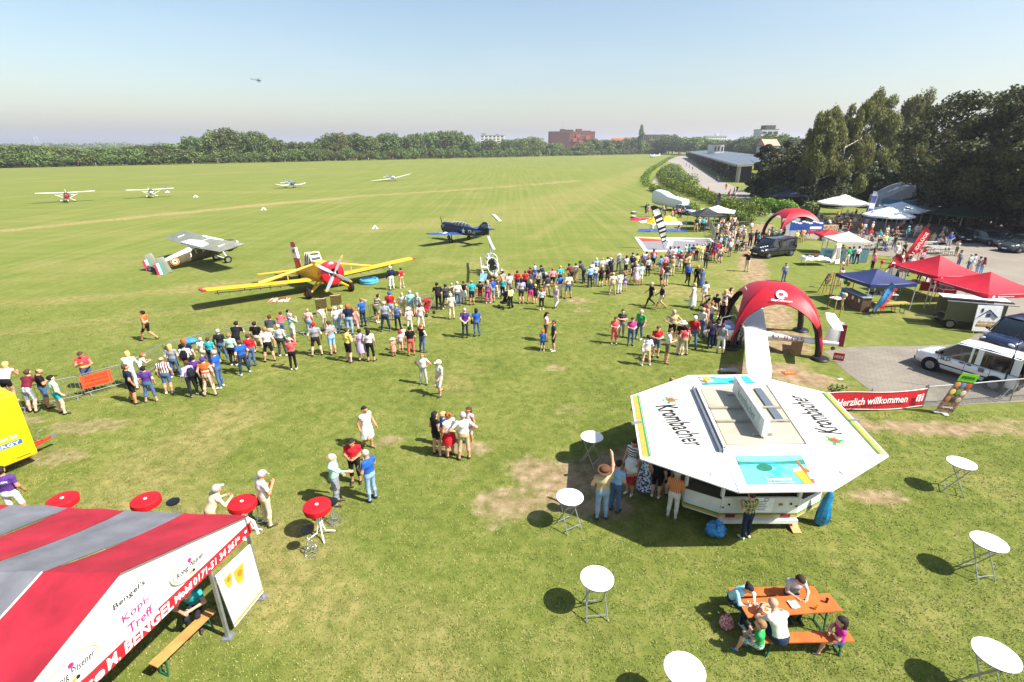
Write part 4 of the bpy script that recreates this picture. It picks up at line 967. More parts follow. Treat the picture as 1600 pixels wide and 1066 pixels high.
def prop(parent, c, r, nb, ang, bm, tip=None, spin=None, chord=.2, spr=.15, axis='x'):
 hub = MB(); hub.ell(c, (spr * 1.6, spr, spr), 12, 8); h = hub.build('propeller', spin or bm, parent)
 for k in range(nb):
  a = ang + k * 2 * math.pi / nb; d = Vector((0, math.cos(a), math.sin(a))); s_ = Vector((.35, -math.sin(a), math.cos(a))).normalized(); b = MB(); rings = []
  for u, w, tw in ((.08, .45, 1), (.3, 1, .8), (.6, 1.05, .5), (.88, .85, .3), (1, .3, .2)):
   p = Vector(c) + d * r * u; rings.append([p + s_ * chord * w * .5, p + Vector((.02, 0, 0)), p - s_ * chord * w * .5, p - Vector((.02, 0, 0))])
  b.loft(rings[:4]); bo = b.build('blade', bm, h)
  if tip: t2 = MB(); t2.loft(rings[3:]); t2.build('blade_tip', tip, bo)
  else: t2 = MB(); t2.loft(rings[3:]); t2.build('blade_tip', bm, bo)
 return h
def disc_mark(parent, c, r, m, nrm, name='marking', th=.006, n=24):
 nrm = Vector(nrm).normalized(); mb = MB(); mb.tube([Vector(c) - nrm * th, Vector(c) + nrm * th], r, n); return mb.build(name, m, parent)
def star(parent, c, r, m, x, y, name='star', th=.008, flat=.42):
 x, y = Vector(x).normalized(), Vector(y).normalized(); P = []
 for k in range(10):
  a = math.pi / 2 + k * math.pi / 5; q = r if k % 2 == 0 else r * flat; P.append(Vector(c) + x * q * math.cos(a) + y * q * math.sin(a))
 return MB().slab(P, th, n=x.cross(y)).build(name, m, parent)
TYRE = mat('rubber', '#1b1b1c', .85, 0, .2); STEEL = mat('steel', '#8a8d90', .4, .6); CHROME = mat('bright_metal', '#c9ccd0', .25, .9)
WHITE = mat('white_paint', '#e6e6e4', .35, 0, .5, .04); RED = mat('red_paint', '#b01c26', .35, 0, .5, .08); BLACK = mat('black_paint', '#141416', .4); YEL = mat('yellow_paint', '#d8a41a', .35, 0, .5, .08)
def plane_root(name, label, loc, hd, pitch=0, roll=0):
 t = thing(name, label, 'airplane', loc); t.rotation_euler = (roll, -pitch, hd); return t
# --- olive twin finned high wing monoplane
OLIVE = mat('olive_paint', '#544c36', .55, 0, .3, .18, 2.5); GREYO = mat('grey_green_paint', '#77796a', .5, 0, .4, .12, 1.5)
def olive_plane():
 W = Vector((-28.65, 50.25, 0)); hd = R(53)
 t = plane_root('liaison_airplane', 'olive drab twin finned monoplane with white striped wing parked nose away', W, hd, R(9.5))
 fus([(1.75, 1.36, .30, .32), (1.55, 1.36, .46, .46), (.9, 1.40, .52, .52), (.2, 1.42, .54, .60, 3), (-.6, 1.48, .55, .72, 3.6), (-1.9, 1.52, .52, .68, 3.6), (-3.6, 1.48, .36, .48, 3.2), (-5.9, 1.40, .14, .22, 2.6)]).build('fuselage', OLIVE, t)
 wb = MB()
 for s_ in (1, -1): wing((.05, s_ * .1, 2.28), 2.45, (.05, s_ * 5.8, 2.42), 2.3, .13, wb)
 w = wb.build('wing', GREYO, t)
 MB().box((-1.15, 0, 2.43), (2.2, 4.0, .06)).box((-1.15, 0, 2.35), (2.25, 3.4, .06)).build('wing_centre_panel', WHITE, t)
 MB().loft([[Vector((x, y, z)) for y, z in ((-w_, h - .16), (-w_ * .9, h), (w_ * .9, h), (w_, h - .16))] for x, w_, h in ((-2.0, .46, 2.30), (-2.6, .44, 2.12), (-4.2, .27, 1.93), (-5.5, .15, 1.70))], smooth=False).build('spine_stripe', WHITE, t)
 for s_ in (1, -1): MB().box((-1.2, s_ * 4.2, 2.50), (.8, .2, .12)).build('wing_stripe', WHITE, t)
 for s_ in (1, -1): MB().tube([(-.5, s_ * .5, .95), (-.5, s_ * 2.6, 2.24)], .045, 8).tube([(-1.5, s_ * .5, 1.0), (-1.3, s_ * 2.6, 2.24)], .04, 8).build('strut', OLIVE, t)
 MB().loft([[Vector((x, y, z)) for y, z in ((-w_, a), (-w_ * .9, b), (w_ * .9, b), (w_, a))] for x, w_, a, b in ((.25, .45, 1.85, 1.98), (-.15, .53, 1.85, 2.28), (-1.9, .53, 1.85, 2.28), (-2.3, .46, 1.9, 2.1))]).build('cabin_glazing', glass_mat('plane_glass', '#2a3134', .08), t)
 for s_ in (1, -1):
  for k in range(3): MB().box((-.25 - k * .62, s_ * .545, 2.0), (.05, .03, .42)).build('window_frame', OLIVE, t)
 wing((-5.0, -1.25, 1.52), .95, (-5.0, 1.25, 1.52), .95, .1).build('tailplane', GREYO, t)
 for s_ in (1, -1):
  f = wing((-4.95, s_ * 1.28, .92), .95, (-5.15, s_ * 1.28, 2.40), .75, .09, vert=True).build('fin', GREYO, t)
  for k, (x0, x1, nm) in enumerate(((-5.78, -5.58, 'teal_band'), (-6.0, -5.78, 'white_band'), (-6.18, -6.0, 'red_band'))):
   MB().slab([(x0 + .28 * 0, s_ * 1.28, .78), (x1, s_ * 1.28, .78), (x1 + .02, s_ * 1.28, 1.98), (x0 + .02, s_ * 1.28, 1.98)], .07, n=(0, 1, 0)).build(nm, {'teal_band': mat('teal_paint', '#3c8a80'), 'white_band': WHITE, 'red_band': mat('crimson_paint', '#b3264a')}[nm], f)
 cw = MB(); cw.box((1.2, .42, 1.1), (.7, .2, .35)).box((1.2, -.42, 1.1), (.7, .2, .35)); cw.tube([(1.3, -.3, .95), (.9, -.42, .82)], .06, 8); cw.box((1.0, 0, .92), (.5, .5, .3)); cw.build('engine_block', BLACK, t)
 for s_ in (1, -1): MB().box((1.2, s_ * .40, 1.62), (.8, .18, .16)).build('engine_cylinders', GREYO, t)
 prop(t, (1.86, 0, 1.36), 1.12, 2, R(12), mat('prop_white', '#dddcd6'), BLACK, WHITE, .2, .14)
 for s_ in (1, -1):
  MB().tube([(.15, s_ * .42, 1.0), (.05, s_ * 1.15, .36)], .07, 8).tube([(-.7, s_ * .42, .95), (.0, s_ * 1.1, .36)], .045, 8).build('gear_leg', mat('leg_white', '#cfcfc9'), t)
  wheel(t, (0, s_ * 1.22, .33), .36, .20, TYRE, CHROME)
 wheel(t, (-5.5, 0, 1.08), .13, .09, TYRE, STEEL, name='tail_wheel')
 for s_ in (1, -1):
  c = Vector((-4.15, s_ * .335, 1.47)); nn = (-.1, s_, 0)
  a = disc_mark(t, c, .36, mat('roundel_yellow', '#e8b23c'), nn, 'roundel')
  disc_mark(a, c + Vector((0, s_ * .012, 0)), .32, mat('roundel_red', '#c4502c'), nn, 'red_ring'); disc_mark(a, c + Vector((0, s_ * .024, 0)), .23, WHITE, nn, 'white_ring'); disc_mark(a, c + Vector((0, s_ * .036, 0)), .09, mat('roundel_blue', '#3a3f44'), nn, 'centre_dot')
 lettering('J', frame((-2.75, -.47, 1.62), (1, .12, 0), (0, 0, 1)), .2, .36, WHITE, t); lettering('37', frame((-1.5, -.555, 1.72), (1, 0, 0), (0, 0, 1)), .34, .3, WHITE, t); lettering('1', frame((-2.2, -.52, 1.8), (1, .1, 0), (0, 0, 1)), .1, .34, mat('yellow_letter', '#d8c06a'), t)
 wx = [q for q in kids(t)]
olive_plane()
# --- yellow crop sprayer
def yellow_plane():
 W = Vector((-13.91, 38.03, 0)); hd = R(-49.5)
 t = plane_root('crop_sprayer_airplane', 'big yellow crop spraying plane with red cowling and four bladed propeller', W, hd, R(7))
 CW = mat('cowl_red', '#c01828', .25, 0, .5, .05)
 fus([(.35, 1.72, .60, .66), (-.6, 1.72, .60, .78, 2.8), (-2.2, 1.75, .58, .82, 3), (-3.6, 1.68, .46, .62, 3), (-5.4, 1.52, .26, .40, 2.6), (-7.2, 1.42, .10, .22, 2.4)]).build('fuselage', YEL, t)
 cm = MB(); n = 26; prof = [(.36, .50), (.36, 1.02), (.62, 1.04), (.84, .92), (.90, .60), (.86, .1), (.74, -.05)]
 cm.lathe(prof[:], (0, 0, 0), n); M = Matrix(((0, 0, 1, .28), (1, 0, 0, 0), (0, 1, 0, 1.74), (0, 0, 0, 1))); cm.xf(M); cm.f = cm.f[:-2]; cm.m = cm.m[:-2]; cm.sm = cm.sm[:-2]; cm.build('cowling', CW, t)
 MB().disc_y((.62, 0, 1.74), .42, .3, 18, axis=(1, 0, 0)).build('engine', BLACK, t)
 for k in range(9):
  a = k * .698; MB().tube([(.86, math.cos(a) * .16, 1.74 + math.sin(a) * .16), (.86, math.cos(a) * .36, 1.74 + math.sin(a) * .36)], .07, 8).build('cylinder', STEEL, t)
 prop(t, (1.42, 0, 1.74), 1.50, 4, R(56), mat('prop_grey', '#9aa3ab', .35, .3), YEL, mat('spinner_silver', '#b5b8bb', .3, .6), .24, .14)
 wb = MB()
 for s_ in (1, -1):
  wbm = wing((-1.0, s_ * .4, 1.12), 2.15, (-1.0, s_ * 8.0, 1.62), 2.0, .13); w = wbm.build('wing', YEL, t)
  MB().box((-1.9, s_ * 8.12, 1.63), (1.7, .22, .14)).build('wing_tip', RED, t)
  b = MB(); b.tube([(-3.3, s_ * .9, .78), (-3.3, s_ * 7.2, 1.12)], .035, 6)
  for k in range(9): b.tube([(-3.3, s_ * (1.2 + k * .72), .80 + k * .04), (-3.3, s_ * (1.2 + k * .72), .64 + k * .04)], .025, 5)
  for k in range(4): b.tube([(-3.0, s_ * (1.6 + k * 1.8), 1.15 + k * .11), (-3.3, s_ * (1.6 + k * 1.8), .82 + k * .1)], .03, 5)
  b.build('spray_boom', STEEL, t)
  MB().tube([(-1.35, s_ * .55, 2.35), (-1.45, s_ * 4.4, 1.52)], [.085, .085], 8).build('wing_strut', YEL, t); MB().tube([(-2.1, s_ * .5, 2.25), (-2.2, s_ * 4.4, 1.52)], [.07, .07], 8).build('wing_strut', YEL, t)
  MB().tube([(-1.4, s_ * 2.5, 1.32), (-1.4, s_ * 2.5, 1.9)], .04, 6).build('jury_strut', YEL, t)
 hop = MB(); hop.loft([[Vector((x, y, z)) for y, z in ((-w_, a), (-w_ * .75, b), (w_ * .75, b), (w_, a))] for x, w_, a, b in ((-.9, .52, 2.3, 2.52), (-1.9, .52, 2.3, 2.62), (-2.3, .52, 2.3, 2.60))], smooth=False); hop.build('hopper_lid', YEL, t)
 can = MB(); can.loft([[Vector((x, y, z)) for y, z in ((-w_, a), (-w_ * .72, b), (w_ * .72, b), (w_, a))] for x, w_, a, b in ((-1.75, .52, 2.35, 2.45), (-2.15, .52, 2.35, 3.1), (-3.0, .50, 2.3, 3.18), (-4.0, .34, 2.1, 2.3))]); c = can.build('canopy', glass_mat('plane_glass'), t)
 fr = MB()
 for x in (-2.15, -2.6, -3.05): fr.tube([(x, -.53, 2.35), (x, -.40, 3.16), (x, .40, 3.16), (x, .53, 2.35)], .05, 6)
 fr.tube([(-1.75, -.4, 2.45), (-2.15, -.38, 3.1)], .05, 6).tube([(-1.75, .4, 2.45), (-2.15, .38, 3.1)], .05, 6); fr.build('canopy_frame', mat('frame_white', '#d5d0c2'), c)
 MB().loft([[Vector((x, y, z)) for y, z in ((-.36, a), (0, a + .09), (.36, a))] for x, a in ((-2.1, 3.13), (-3.3, 3.14))], smooth=False).build('canopy_roof', YEL, c)
 tp = MB()
 for s_ in (1, -1): wing((-6.0, s_ * .1, 1.62), 1.35, (-6.2, s_ * 3.3, 1.70), 1.05, .1, tp)
 tp.build('tailplane', YEL, t)
 for s_ in (1, -1): MB().tube([(-6.4, s_ * .12, 1.2), (-6.5, s_ * 1.5, 1.64)], .035, 6).build('tail_strut', YEL, t)
 f = wing((-5.7, 0, 1.6), 1.55, (-6.35, 0, 3.9), 1.15, .10, vert=True).build('fin', mat('fin_red', '#b3222c', .35), t)
 MB().slab([(-5.97, 0, 2.62), (-7.38, 0, 2.62), (-7.48, 0, 3.52), (-6.22, 0, 3.52)], .17, n=(0, 1, 0)).build('white_band', WHITE, f)
 for k, c_ in enumerate(('#1a1a1a', '#b8202c', '#e0b030')): MB().box((-6.75, 0, 3.26 - k * .13), (.55, .19, .13)).build('flag_band', mat('flag_' + c_[1:], c_), f)
 lettering('D-FOAB', frame((-6.5, .085, 2.3), (-1, 0, 0), (0, 0, 1)), 1.1, .22, WHITE, f)
 for s_ in (1, -1):
  MB().tube([(.0, s_ * .42, 1.2), (.05, s_ * 1.52, .42)], .075, 8).tube([(-1.1, s_ * .42, 1.1), (.0, s_ * 1.5, .42)], .06, 8).build('gear_leg', YEL, t)
  wheel(t, (.0, s_ * 1.66, .40), .42, .26, TYRE, mat('rim_red', '#c0302c'))
 MB().box((.75, 0, .95), (.35, .3, .2)).tube([(.8, .2, 1.05), (1.1, .3, .8)], .06, 8).build('oil_cooler', STEEL, t)
 wheel(t, (-6.7, 0, 1.0), .18, .12, TYRE, STEEL, name='tail_wheel')
yellow_plane()
# --- dark navy trainer
def navy_plane():
 C_ = Vector((-6.3, 61.4, 0)); hd = R(137.5)
 N_ = mat('navy_paint', '#161c38', .3, 0, .5, .1, 2); t = plane_root('trainer_airplane', 'dark navy blue military trainer plane with white star taxiing', C_, hd, R(1))
 fus([(2.75, 1.45, .40, .42), (2.6, 1.45, .56, .58), (1.5, 1.45, .58, .60), (.9, 1.42, .52, .58), (-.5, 1.42, .48, .58, 2.6), (-2.0, 1.40, .38, .50, 2.5), (-4.3, 1.52, .14, .30, 2.3), (-4.8, 1.6, .05, .15, 2.2)]).build('fuselage', N_, t)
 wm = mat('wing_blue', '#2b4a8c', .25, 0, .5, .1, 2)
 for s_ in (1, -1): wing((.65, s_ * .35, 1.0), 1.95, (.40, s_ * 4.65, 1.42), 1.15, .13).build('wing', wm, t)
 disc_mark(t, (-.15, 2.6, 1.31), .42, mat('light_grey', '#b9c2d2'), (-.05, -.1, 1), 'wing_star_disc'); star(t, (-.15, 2.6, 1.325), .42, WHITE, (0, 1, .1), (1, 0, .05));
 MB().box((-.15, 2.6, 1.32), (.3, 1.2, .015)).build('wing_star_bar', WHITE, t)
 wing((-3.7, -1.55, 1.78), .85, (-3.7, 1.55, 1.78), .8, .1).build('tailplane', N_, t)
 fn = MB(); P = [(-3.2, 1.85), (-3.75, 2.45), (-4.1, 2.72), (-4.5, 2.78), (-4.85, 2.55), (-5.0, 2.0), (-4.95, 1.4), (-4.3, 1.3)]
 fn.slab([(x, 0, z) for x, z in P], .14, n=(0, 1, 0)); f = fn.build('fin', N_, t)
 for k in range(3): MB().slab([(-3.78 + k * .06, 0, 2.18 + k * .14), (-4.95, 0, 2.18 + k * .14), (-4.95, 0, 2.25 + k * .14), (-3.84 + k * .06, 0, 2.25 + k * .14)], .16, n=(0, 1, 0)).build('fin_stripe', mat('stripe_grey', '#8e97ad'), f)
 MB().loft([ring(x, z, hw, hh, 2.2, 14) for x, z, hw, hh in ((1.15, 1.9, .1, .05), (.75, 1.95, .36, .32), (-.3, 1.95, .38, .38), (-1.4, 1.93, .34, .32), (-2.1, 1.86, .1, .06))]).build('canopy', glass_mat('canopy_glass', '#3a4654', .04), t)
 cf = MB()
 for x, h in ((.75, .32), (.2, .37), (-.35, .39), (-.9, .37), (-1.4, .33)): cf.tube([(x, -.37 * h / .38, 1.95), (x, -.27, 1.95 + h * .8), (x, 0, 1.95 + h + .015), (x, .27, 1.95 + h * .8), (x, .37 * h / .38, 1.95)], .03, 5)
 cf.build('canopy_frame', mat('frame_pale', '#a9a392'), t)
 MB().disc_y((2.72, 0, 1.45), .36, .12, 18, axis=(1, 0, 0)).build('engine', BLACK, t); prop(t, (3.0, 0, 1.45), 1.2, 2, R(78), mat('prop_dark', '#202022'), None, mat('spinner_dark', '#30343c'), .2, .18)
 for s_ in (1, -1):
  MB().tube([(-.15, s_ * 1.35, 1.1), (-.15, s_ * 1.35, .3)], .06, 8).build('gear_leg', BLACK, t); wheel(t, (-.15, s_ * 1.42, .28), .28, .17, TYRE, STEEL)
 MB().tube([(1.85, 0, 1.0), (1.9, 0, .26)], .06, 8).build('gear_leg', BLACK, t); wheel(t, (1.9, 0, .24), .24, .15, TYRE, STEEL, name='nose_wheel')
 star(t, (-1.25, .455, 1.42), .34, WHITE, (-1, -.06, 0), (0, 0, 1)); lettering('77-A', frame((-2.5, .345, 1.45), (-1, -.1, 0), (0, 0, 1)), 1.15, .40, WHITE, t); lettering('TT', frame((2.2, .575, 1.62), (-1, 0, 0), (0, 0, 1)), .42, .26, WHITE, t)
navy_plane()
# --- gyrocopter
def gyro():
 C_ = Vector((-1.72, 44.25, 0)); t = thing('gyrocopter', 'open white and silver gyrocopter with tall twin mast beside the crowd', 'gyrocopter', C_, R(-78))
 S = mat('gyro_silver', '#b9bcbf', .3, .5); D_ = BLACK
 MB().tube([(1.5, 0, .35), (.2, 0, .3), (-1.9, 0, .42)], .06, 8).build('keel', S, t)
 for s_ in (1, -1): MB().tube([(-.35, s_ * .10, .3), (-.45, s_ * .12, 1.4), (-.5, s_ * .10, 2.55)], .042, 8).build('mast', S, t)
 MB().box((-.5, 0, 2.62), (.34, .26, .22)).build('rotor_head', S, t)
 d = Vector((math.cos(R(-6)), math.sin(R(-6)), .03)); d2 = Vector((d.y, -d.x, 0))
 for s_ in (1, -1):
  a = Vector((-.5, 0, 2.74)); b = a + d * 3.9 * s_ + Vector((0, 0, .1)); MB().slab([a + d2 * .11, b + d2 * .11, b - d2 * .11, a - d2 * .11], .035, n=(0, 0, 1)).build('rotor_blade', mat('blade_grey', '#b4b8ba', .4), t)
 pod = MB(); pod.grid(lambda u, v: Vector((lerp(1.65, .2, v) , math.cos(math.pi * u) * lerp(.16, .44, v ** .6), .42 - math.sin(math.pi * u) * lerp(.1, .2, v) + .0)), 12, 6); pod.build('pod', WHITE, t)
 MB().box((.05, 0, .62), (.5, .46, .12)).box((-.2, 0, .98), (.12, .46, .75)).build('seat', D_, t)
 MB().tube([(1.2, 0, .35), (1.05, 0, .95), (.9, 0, 1.05)], .03, 6).box((1.0, 0, .95), (.08, .42, .26)).build('instrument_panel', D_, t)
 ringp = [(-.85, math.cos(6.283 * k / 24) * .62, 1.2 + math.sin(6.283 * k / 24) * .62) for k in range(24)]; MB().tube(ringp, .035, 6, closed=True).build('prop_guard', mat('guard_white', '#d6d8d4'), t)
 ring2 = [(.25 - .45 * math.cos(6.283 * k / 24), math.cos(6.283 * k / 24 + 1.57) * .5, .95 + math.sin(6.283 * k / 24 + 1.57) * .62) for k in range(24)]; MB().tube(ring2, .03, 6, closed=True).build('cabin_hoop', mat('guard_white'), t)
 e = MB(); e.box((-.65, 0, 1.15), (.5, .5, .45)).tube([(-.6, .25, 1.1), (-.6, .45, .8)], .06, 8).tube([(-.6, -.25, 1.1), (-.6, -.45, .8)], .06, 8); e.build('engine', mat('engine_dark', '#2b2c2e', .5, .3), t)
 MB().ell((-.6, -.36, 1.42), (.16, .14, .16)).build('fuel_tank', S, t)
 for k in range(3):
  a = k * 2.094 + .5; MB().bar((-.95, 0, 1.2), (-.95, math.cos(a) * .58, 1.2 + math.sin(a) * .58), .1, .03).build('propeller_blade', D_, t)
 MB().tube([(-.3, -.85, .25), (-.3, 0, .38), (-.3, .85, .25)], .04, 8).build('axle', S, t)
 for s_ in (1, -1):
  w = wheel(t, (-.3, s_ * .88, .2), .2, .13, TYRE, STEEL); MB().ell((-.3, s_ * .88, .30), (.34, .12, .20), 12, 8).build('fairing', WHITE, w)
 wheel(t, (1.45, 0, .18), .18, .12, TYRE, STEEL, name='nose_wheel')
 MB().slab([(-1.6, 0, .45), (-2.1, 0, .45), (-2.15, 0, 1.5), (-1.8, 0, 1.5)], .08, n=(0, 1, 0)).build('rudder', WHITE, t)
 MB().slab([(-1.55, .75, .42), (-2.05, .75, .42), (-2.05, -.75, .42), (-1.55, -.75, .42)], .06, n=(0, 0, 1)).build('tailplane', WHITE, t)
 for s_ in (1, -1): MB().slab([(-1.6, s_ * .75, .36), (-2.1, s_ * .75, .36), (-2.1, s_ * .75, 1.25), (-1.75, s_ * .75, 1.25)], .05, n=(0, 1, 0)).build('side_fin', WHITE, t)
gyro()
# --- light planes parked across the field
def light_plane(name, label, loc, hd, kind, body, accent, roll=0, group='light planes parked across the field', sc=1.0):
 t = plane_root(name, label, loc, hd, R(2), roll); t['group'] = group; B = mat(*body); A = mat(*accent); high = kind == 'high'
 fus([(2.2, 1.25, .22, .25), (2.0, 1.25, .42, .40), (.9, 1.3, .52, .48), (-.3, 1.35, .52, .52, 2.8), (-1.6, 1.38, .40, .42), (-4.6, 1.45, .12, .18)]).build('fuselage', B, t)
 MB().loft([ring(x, z, hw, hh, 3, 14) for x, z, hw, hh in ((2.24, 1.25, .24, .27), (2.02, 1.25, .44, .42), (1.2, 1.29, .52, .47))]).build('cowling', A, t)
 prop(t, (2.35, 0, 1.25), .92, 2, R(35), BLACK, None, A, .14, .12)
 if high:
  for s_ in (1, -1): wing((.55, s_ * .3, 2.08), 1.5, (.5, s_ * 5.3, 2.22), 1.3, .12).build('wing', B, t); MB().box((-.1, s_ * 5.42, 2.22), (1.2, .16, .12)).build('wing_tip', A, t); MB().tube([(.15, s_ * .5, .95), (.2, s_ * 2.7, 2.1)], .05, 6).build('strut', B, t)
  MB().loft([[Vector((x, y, z)) for y, z in ((-w_, a), (-w_ * .85, b), (w_ * .85, b), (w_, a))] for x, w_, a, b in ((1.0, .48, 1.6, 1.7), (.55, .52, 1.6, 2.08), (-.9, .50, 1.6, 2.08), (-1.5, .40, 1.65, 1.8))]).build('cabin_glazing', glass_mat('plane_glass'), t)
 else:
  for s_ in (1, -1):
   span, tz = (4.3, 1.25) if kind == 'low' else (8.0, 1.35)
   wing((.75, s_ * .35, .88), 1.6, (.55 if kind == 'low' else .2, s_ * span, tz), 1.25 if kind == 'low' else .6, .12, mid=((.75, s_ * 2.8, .9), 1.6) if kind == 'low' else None).build('wing', B, t)
  MB().loft([ring(x, z, hw, hh, 2.2, 14) for x, z, hw, hh in ((1.15, 1.65, .1, .05), (.6, 1.7, .42, .36), (-.6, 1.68, .42, .40), (-1.5, 1.62, .1, .06))]).build('canopy', glass_mat('canopy_pale', '#5f7ba0', .05), t)
 wing((-3.9, -1.5, 1.5), .9, (-3.9, 1.5, 1.5), .85, .1).build('tailplane', B, t)
 f = wing((-3.5, 0, 1.5), 1.25, (-4.1, 0, 2.75), .7, .1, vert=True).build('fin', B, t); MB().slab([(-3.98, 0, 2.2), (-4.78, 0, 2.2), (-4.82, 0, 2.5), (-4.1, 0, 2.5)], .13, n=(0, 1, 0)).build('fin_stripe', A, f)
 for s_ in (1, -1):
  MB().tube([(-.1, s_ * .4, .95), (-.1, s_ * 1.2, .3)], .06, 6).build('gear_leg', B, t); w = wheel(t, (-.1, s_ * 1.25, .26), .26, .16, TYRE, STEEL); MB().ell((-.12, s_ * 1.25, .36), (.42, .13, .22), 10, 6).build('fairing', B, w)
 MB().tube([(1.7, 0, 1.0), (1.8, 0, .26)], .06, 6).build('nose_leg', B, t); w = wheel(t, (1.8, 0, .24), .24, .15, TYRE, STEEL, name='nose_wheel'); MB().ell((1.76, 0, .34), (.4, .12, .2), 10, 6).build('fairing', A if kind == 'low' else B, w)
 t.scale = (sc,) * 3; return t
PW = ('plane_white', '#e2e2df', .35, 0, .5, .03)
light_plane('light_airplane', 'white high wing plane with red nose, farthest left on the field', g(107, 316), R(-50), 'high', PW, ('plane_red', '#a82334', .35), sc=.87)
light_plane('light_airplane', 'all white high wing plane parked second from the left', g(238, 309), R(-50), 'high', PW, ('plane_grey', '#c3c6c4', .35), sc=.8)
light_plane('light_airplane', 'blue and white low wing plane with bubble canopy on the field', g(455, 294), R(-47), 'low', PW, ('plane_blue', '#4a5f8e', .35), sc=.9)
tm = light_plane('motor_glider', 'white long winged motor glider resting on its left wing tip', g(613, 283), R(-52), 'glider', PW, ('plane_grey2', '#d5d7d6', .35), R(7), sc=.86)
# --- far off landing glider and helicopter in the air
t = light_plane('landed_glider', 'tiny white glider at the far end of the runway', g(1020, 246.5), R(180), 'glider', PW, ('plane_grey2', '#d5d7d6', .35), R(-3)); t.scale = (1.3,) * 3; del t['group']
def helicopter():
 p = at(404, 126, 470); t = thing('helicopter', 'small dark helicopter flying over the airfield', 'helicopter', p, R(12)); D_ = mat('heli_dark', '#3c4654', .4)
 fus([(1.9, -.1, .1, .15), (1.5, 0, .5, .55), (.4, .1, .7, .75), (-.8, .2, .55, .6), (-1.6, .35, .22, .25)]).build('fuselage', D_, t); fus([(-1.4, .4, .2, .2), (-5.4, .7, .08, .1)]).build('tail_boom', D_, t)
 MB().loft([ring(x, z, a, b, 2.2, 12) for x, z, a, b in ((1.95, -.1, .08, .1), (1.45, .1, .48, .45), (.7, .25, .62, .5))]).build('cockpit_glass', glass_mat('plane_glass'), t)
 MB().slab([(-5.1, 0, .5), (-5.6, 0, .5), (-5.9, 0, 1.7), (-5.5, 0, 1.7)], .1, n=(0, 1, 0)).build('fin', D_, t); MB().tube([(0, 0, .8), (0, 0, 1.4)], .1, 8).build('mast', STEEL, t)
 for a in (.3, 1.87): d = Vector((math.cos(a), math.sin(a), .02)); MB().bar(Vector((0, 0, 1.42)) - d * 4.6, Vector((0, 0, 1.42)) + d * 4.6, .24, .05).build('rotor_blade', mat('rotor_dark', '#25282c'), t)
 MB().bar((-5.6, .16, .8), (-5.6, .16, 1.9), .12, .03).build('tail_rotor', D_, t)
 for s_ in (1, -1): MB().tube([(1.2, s_ * .8, -1.2), (-1.3, s_ * .8, -1.2)], .06, 6).tube([(.6, s_ * .8, -1.2), (.5, s_ * .4, -.5)], .04, 6).tube([(-.6, s_ * .8, -1.2), (-.5, s_ * .4, -.5)], .04, 6).build('skid', D_, t)
helicopter()
# --- sailplane on show under the red dome
def sailplane():
 ang = R(157.5)
 t = thing('sailplane', 'white sailplane on display under the red inflatable dome', 'airplane', (12.72, 27.26, 0), ang)
 t.rotation_euler = (0, 0, ang)
 fus([(1.75, .62, .05, .06), (1.5, .62, .2, .24), (.9, .68, .29, .36), (.1, .78, .30, .44), (-.9, .86, .26, .36), (-2.0, .88, .17, .2), (-5.0, .90, .10, .12)]).build('fuselage', WHITE, t)
 for s_ in (1, -1): wing((-.35, s_ * .22, 1.15), 1.15, (-.55, s_ * 9.2, 1.45), .6, .14, mid=((-.35, s_ * 6.2, 1.34), 1.08)).build('wing', WHITE, t)
 MB().loft([ring(x, z, a, b, 2.2, 14) for x, z, a, b in ((1.5, .86, .1, .03), (1.0, .95, .24, .18), (.2, 1.12, .25, .22), (-.2, 1.18, .15, .08))]).build('canopy', glass_mat('canopy_pale'), t)
 MB().tube([(.9, -.3, 1.0), (.85, -.42, 1.5), (.2, -.46, 1.75), (-.1, -.34, 1.2)], .03, 6).build('canopy_frame', mat('frame_white2', '#d0d0cc'), t)
 f = wing((-4.3, 0, .95), .85, (-4.45, 0, 2.1), .62, .10, vert=True).build('fin', WHITE, t); MB().slab([(-4.98, 0, .78), (-5.25, 0, .78), (-5.2, 0, 1.98), (-4.98, 0, 1.98)], .07, n=(0, 1, 0)).build('rudder', mat('rudder_red', '#8e1c38'), f)
 wing((-4.35, -1.5, 2.12), .45, (-4.35, 1.5, 2.12), .42, .1, mid=((-4.25, 0, 2.12), .62)).build('tailplane', WHITE, t)
 wheel(t, (.1, 0, .24), .24, .12, TYRE, STEEL); wheel(t, (-4.8, 0, .62), .1, .07, TYRE, STEEL, name='tail_wheel')
 MB().box((-3.1, 0, .4), (.5, .4, .8)).build('tail_stand', mat('stand_wood', '#8a6a44'), t)
 lettering('D-8325', frame((-2.6, .195, .95), (-1, 0, .0), (0, -.3, 1)), 1.55, .24, mat('letter_maroon', '#7e2433'), t)
 MB().box((-5.1, .3, .3), (.5, .05, .42)).build('tail_board', RED, t); lettering('HEIDE', frame((-5.1, .33, .3), (-1, 0, 0), (0, 0, 1)), .4, .14, WHITE, t)
sailplane()
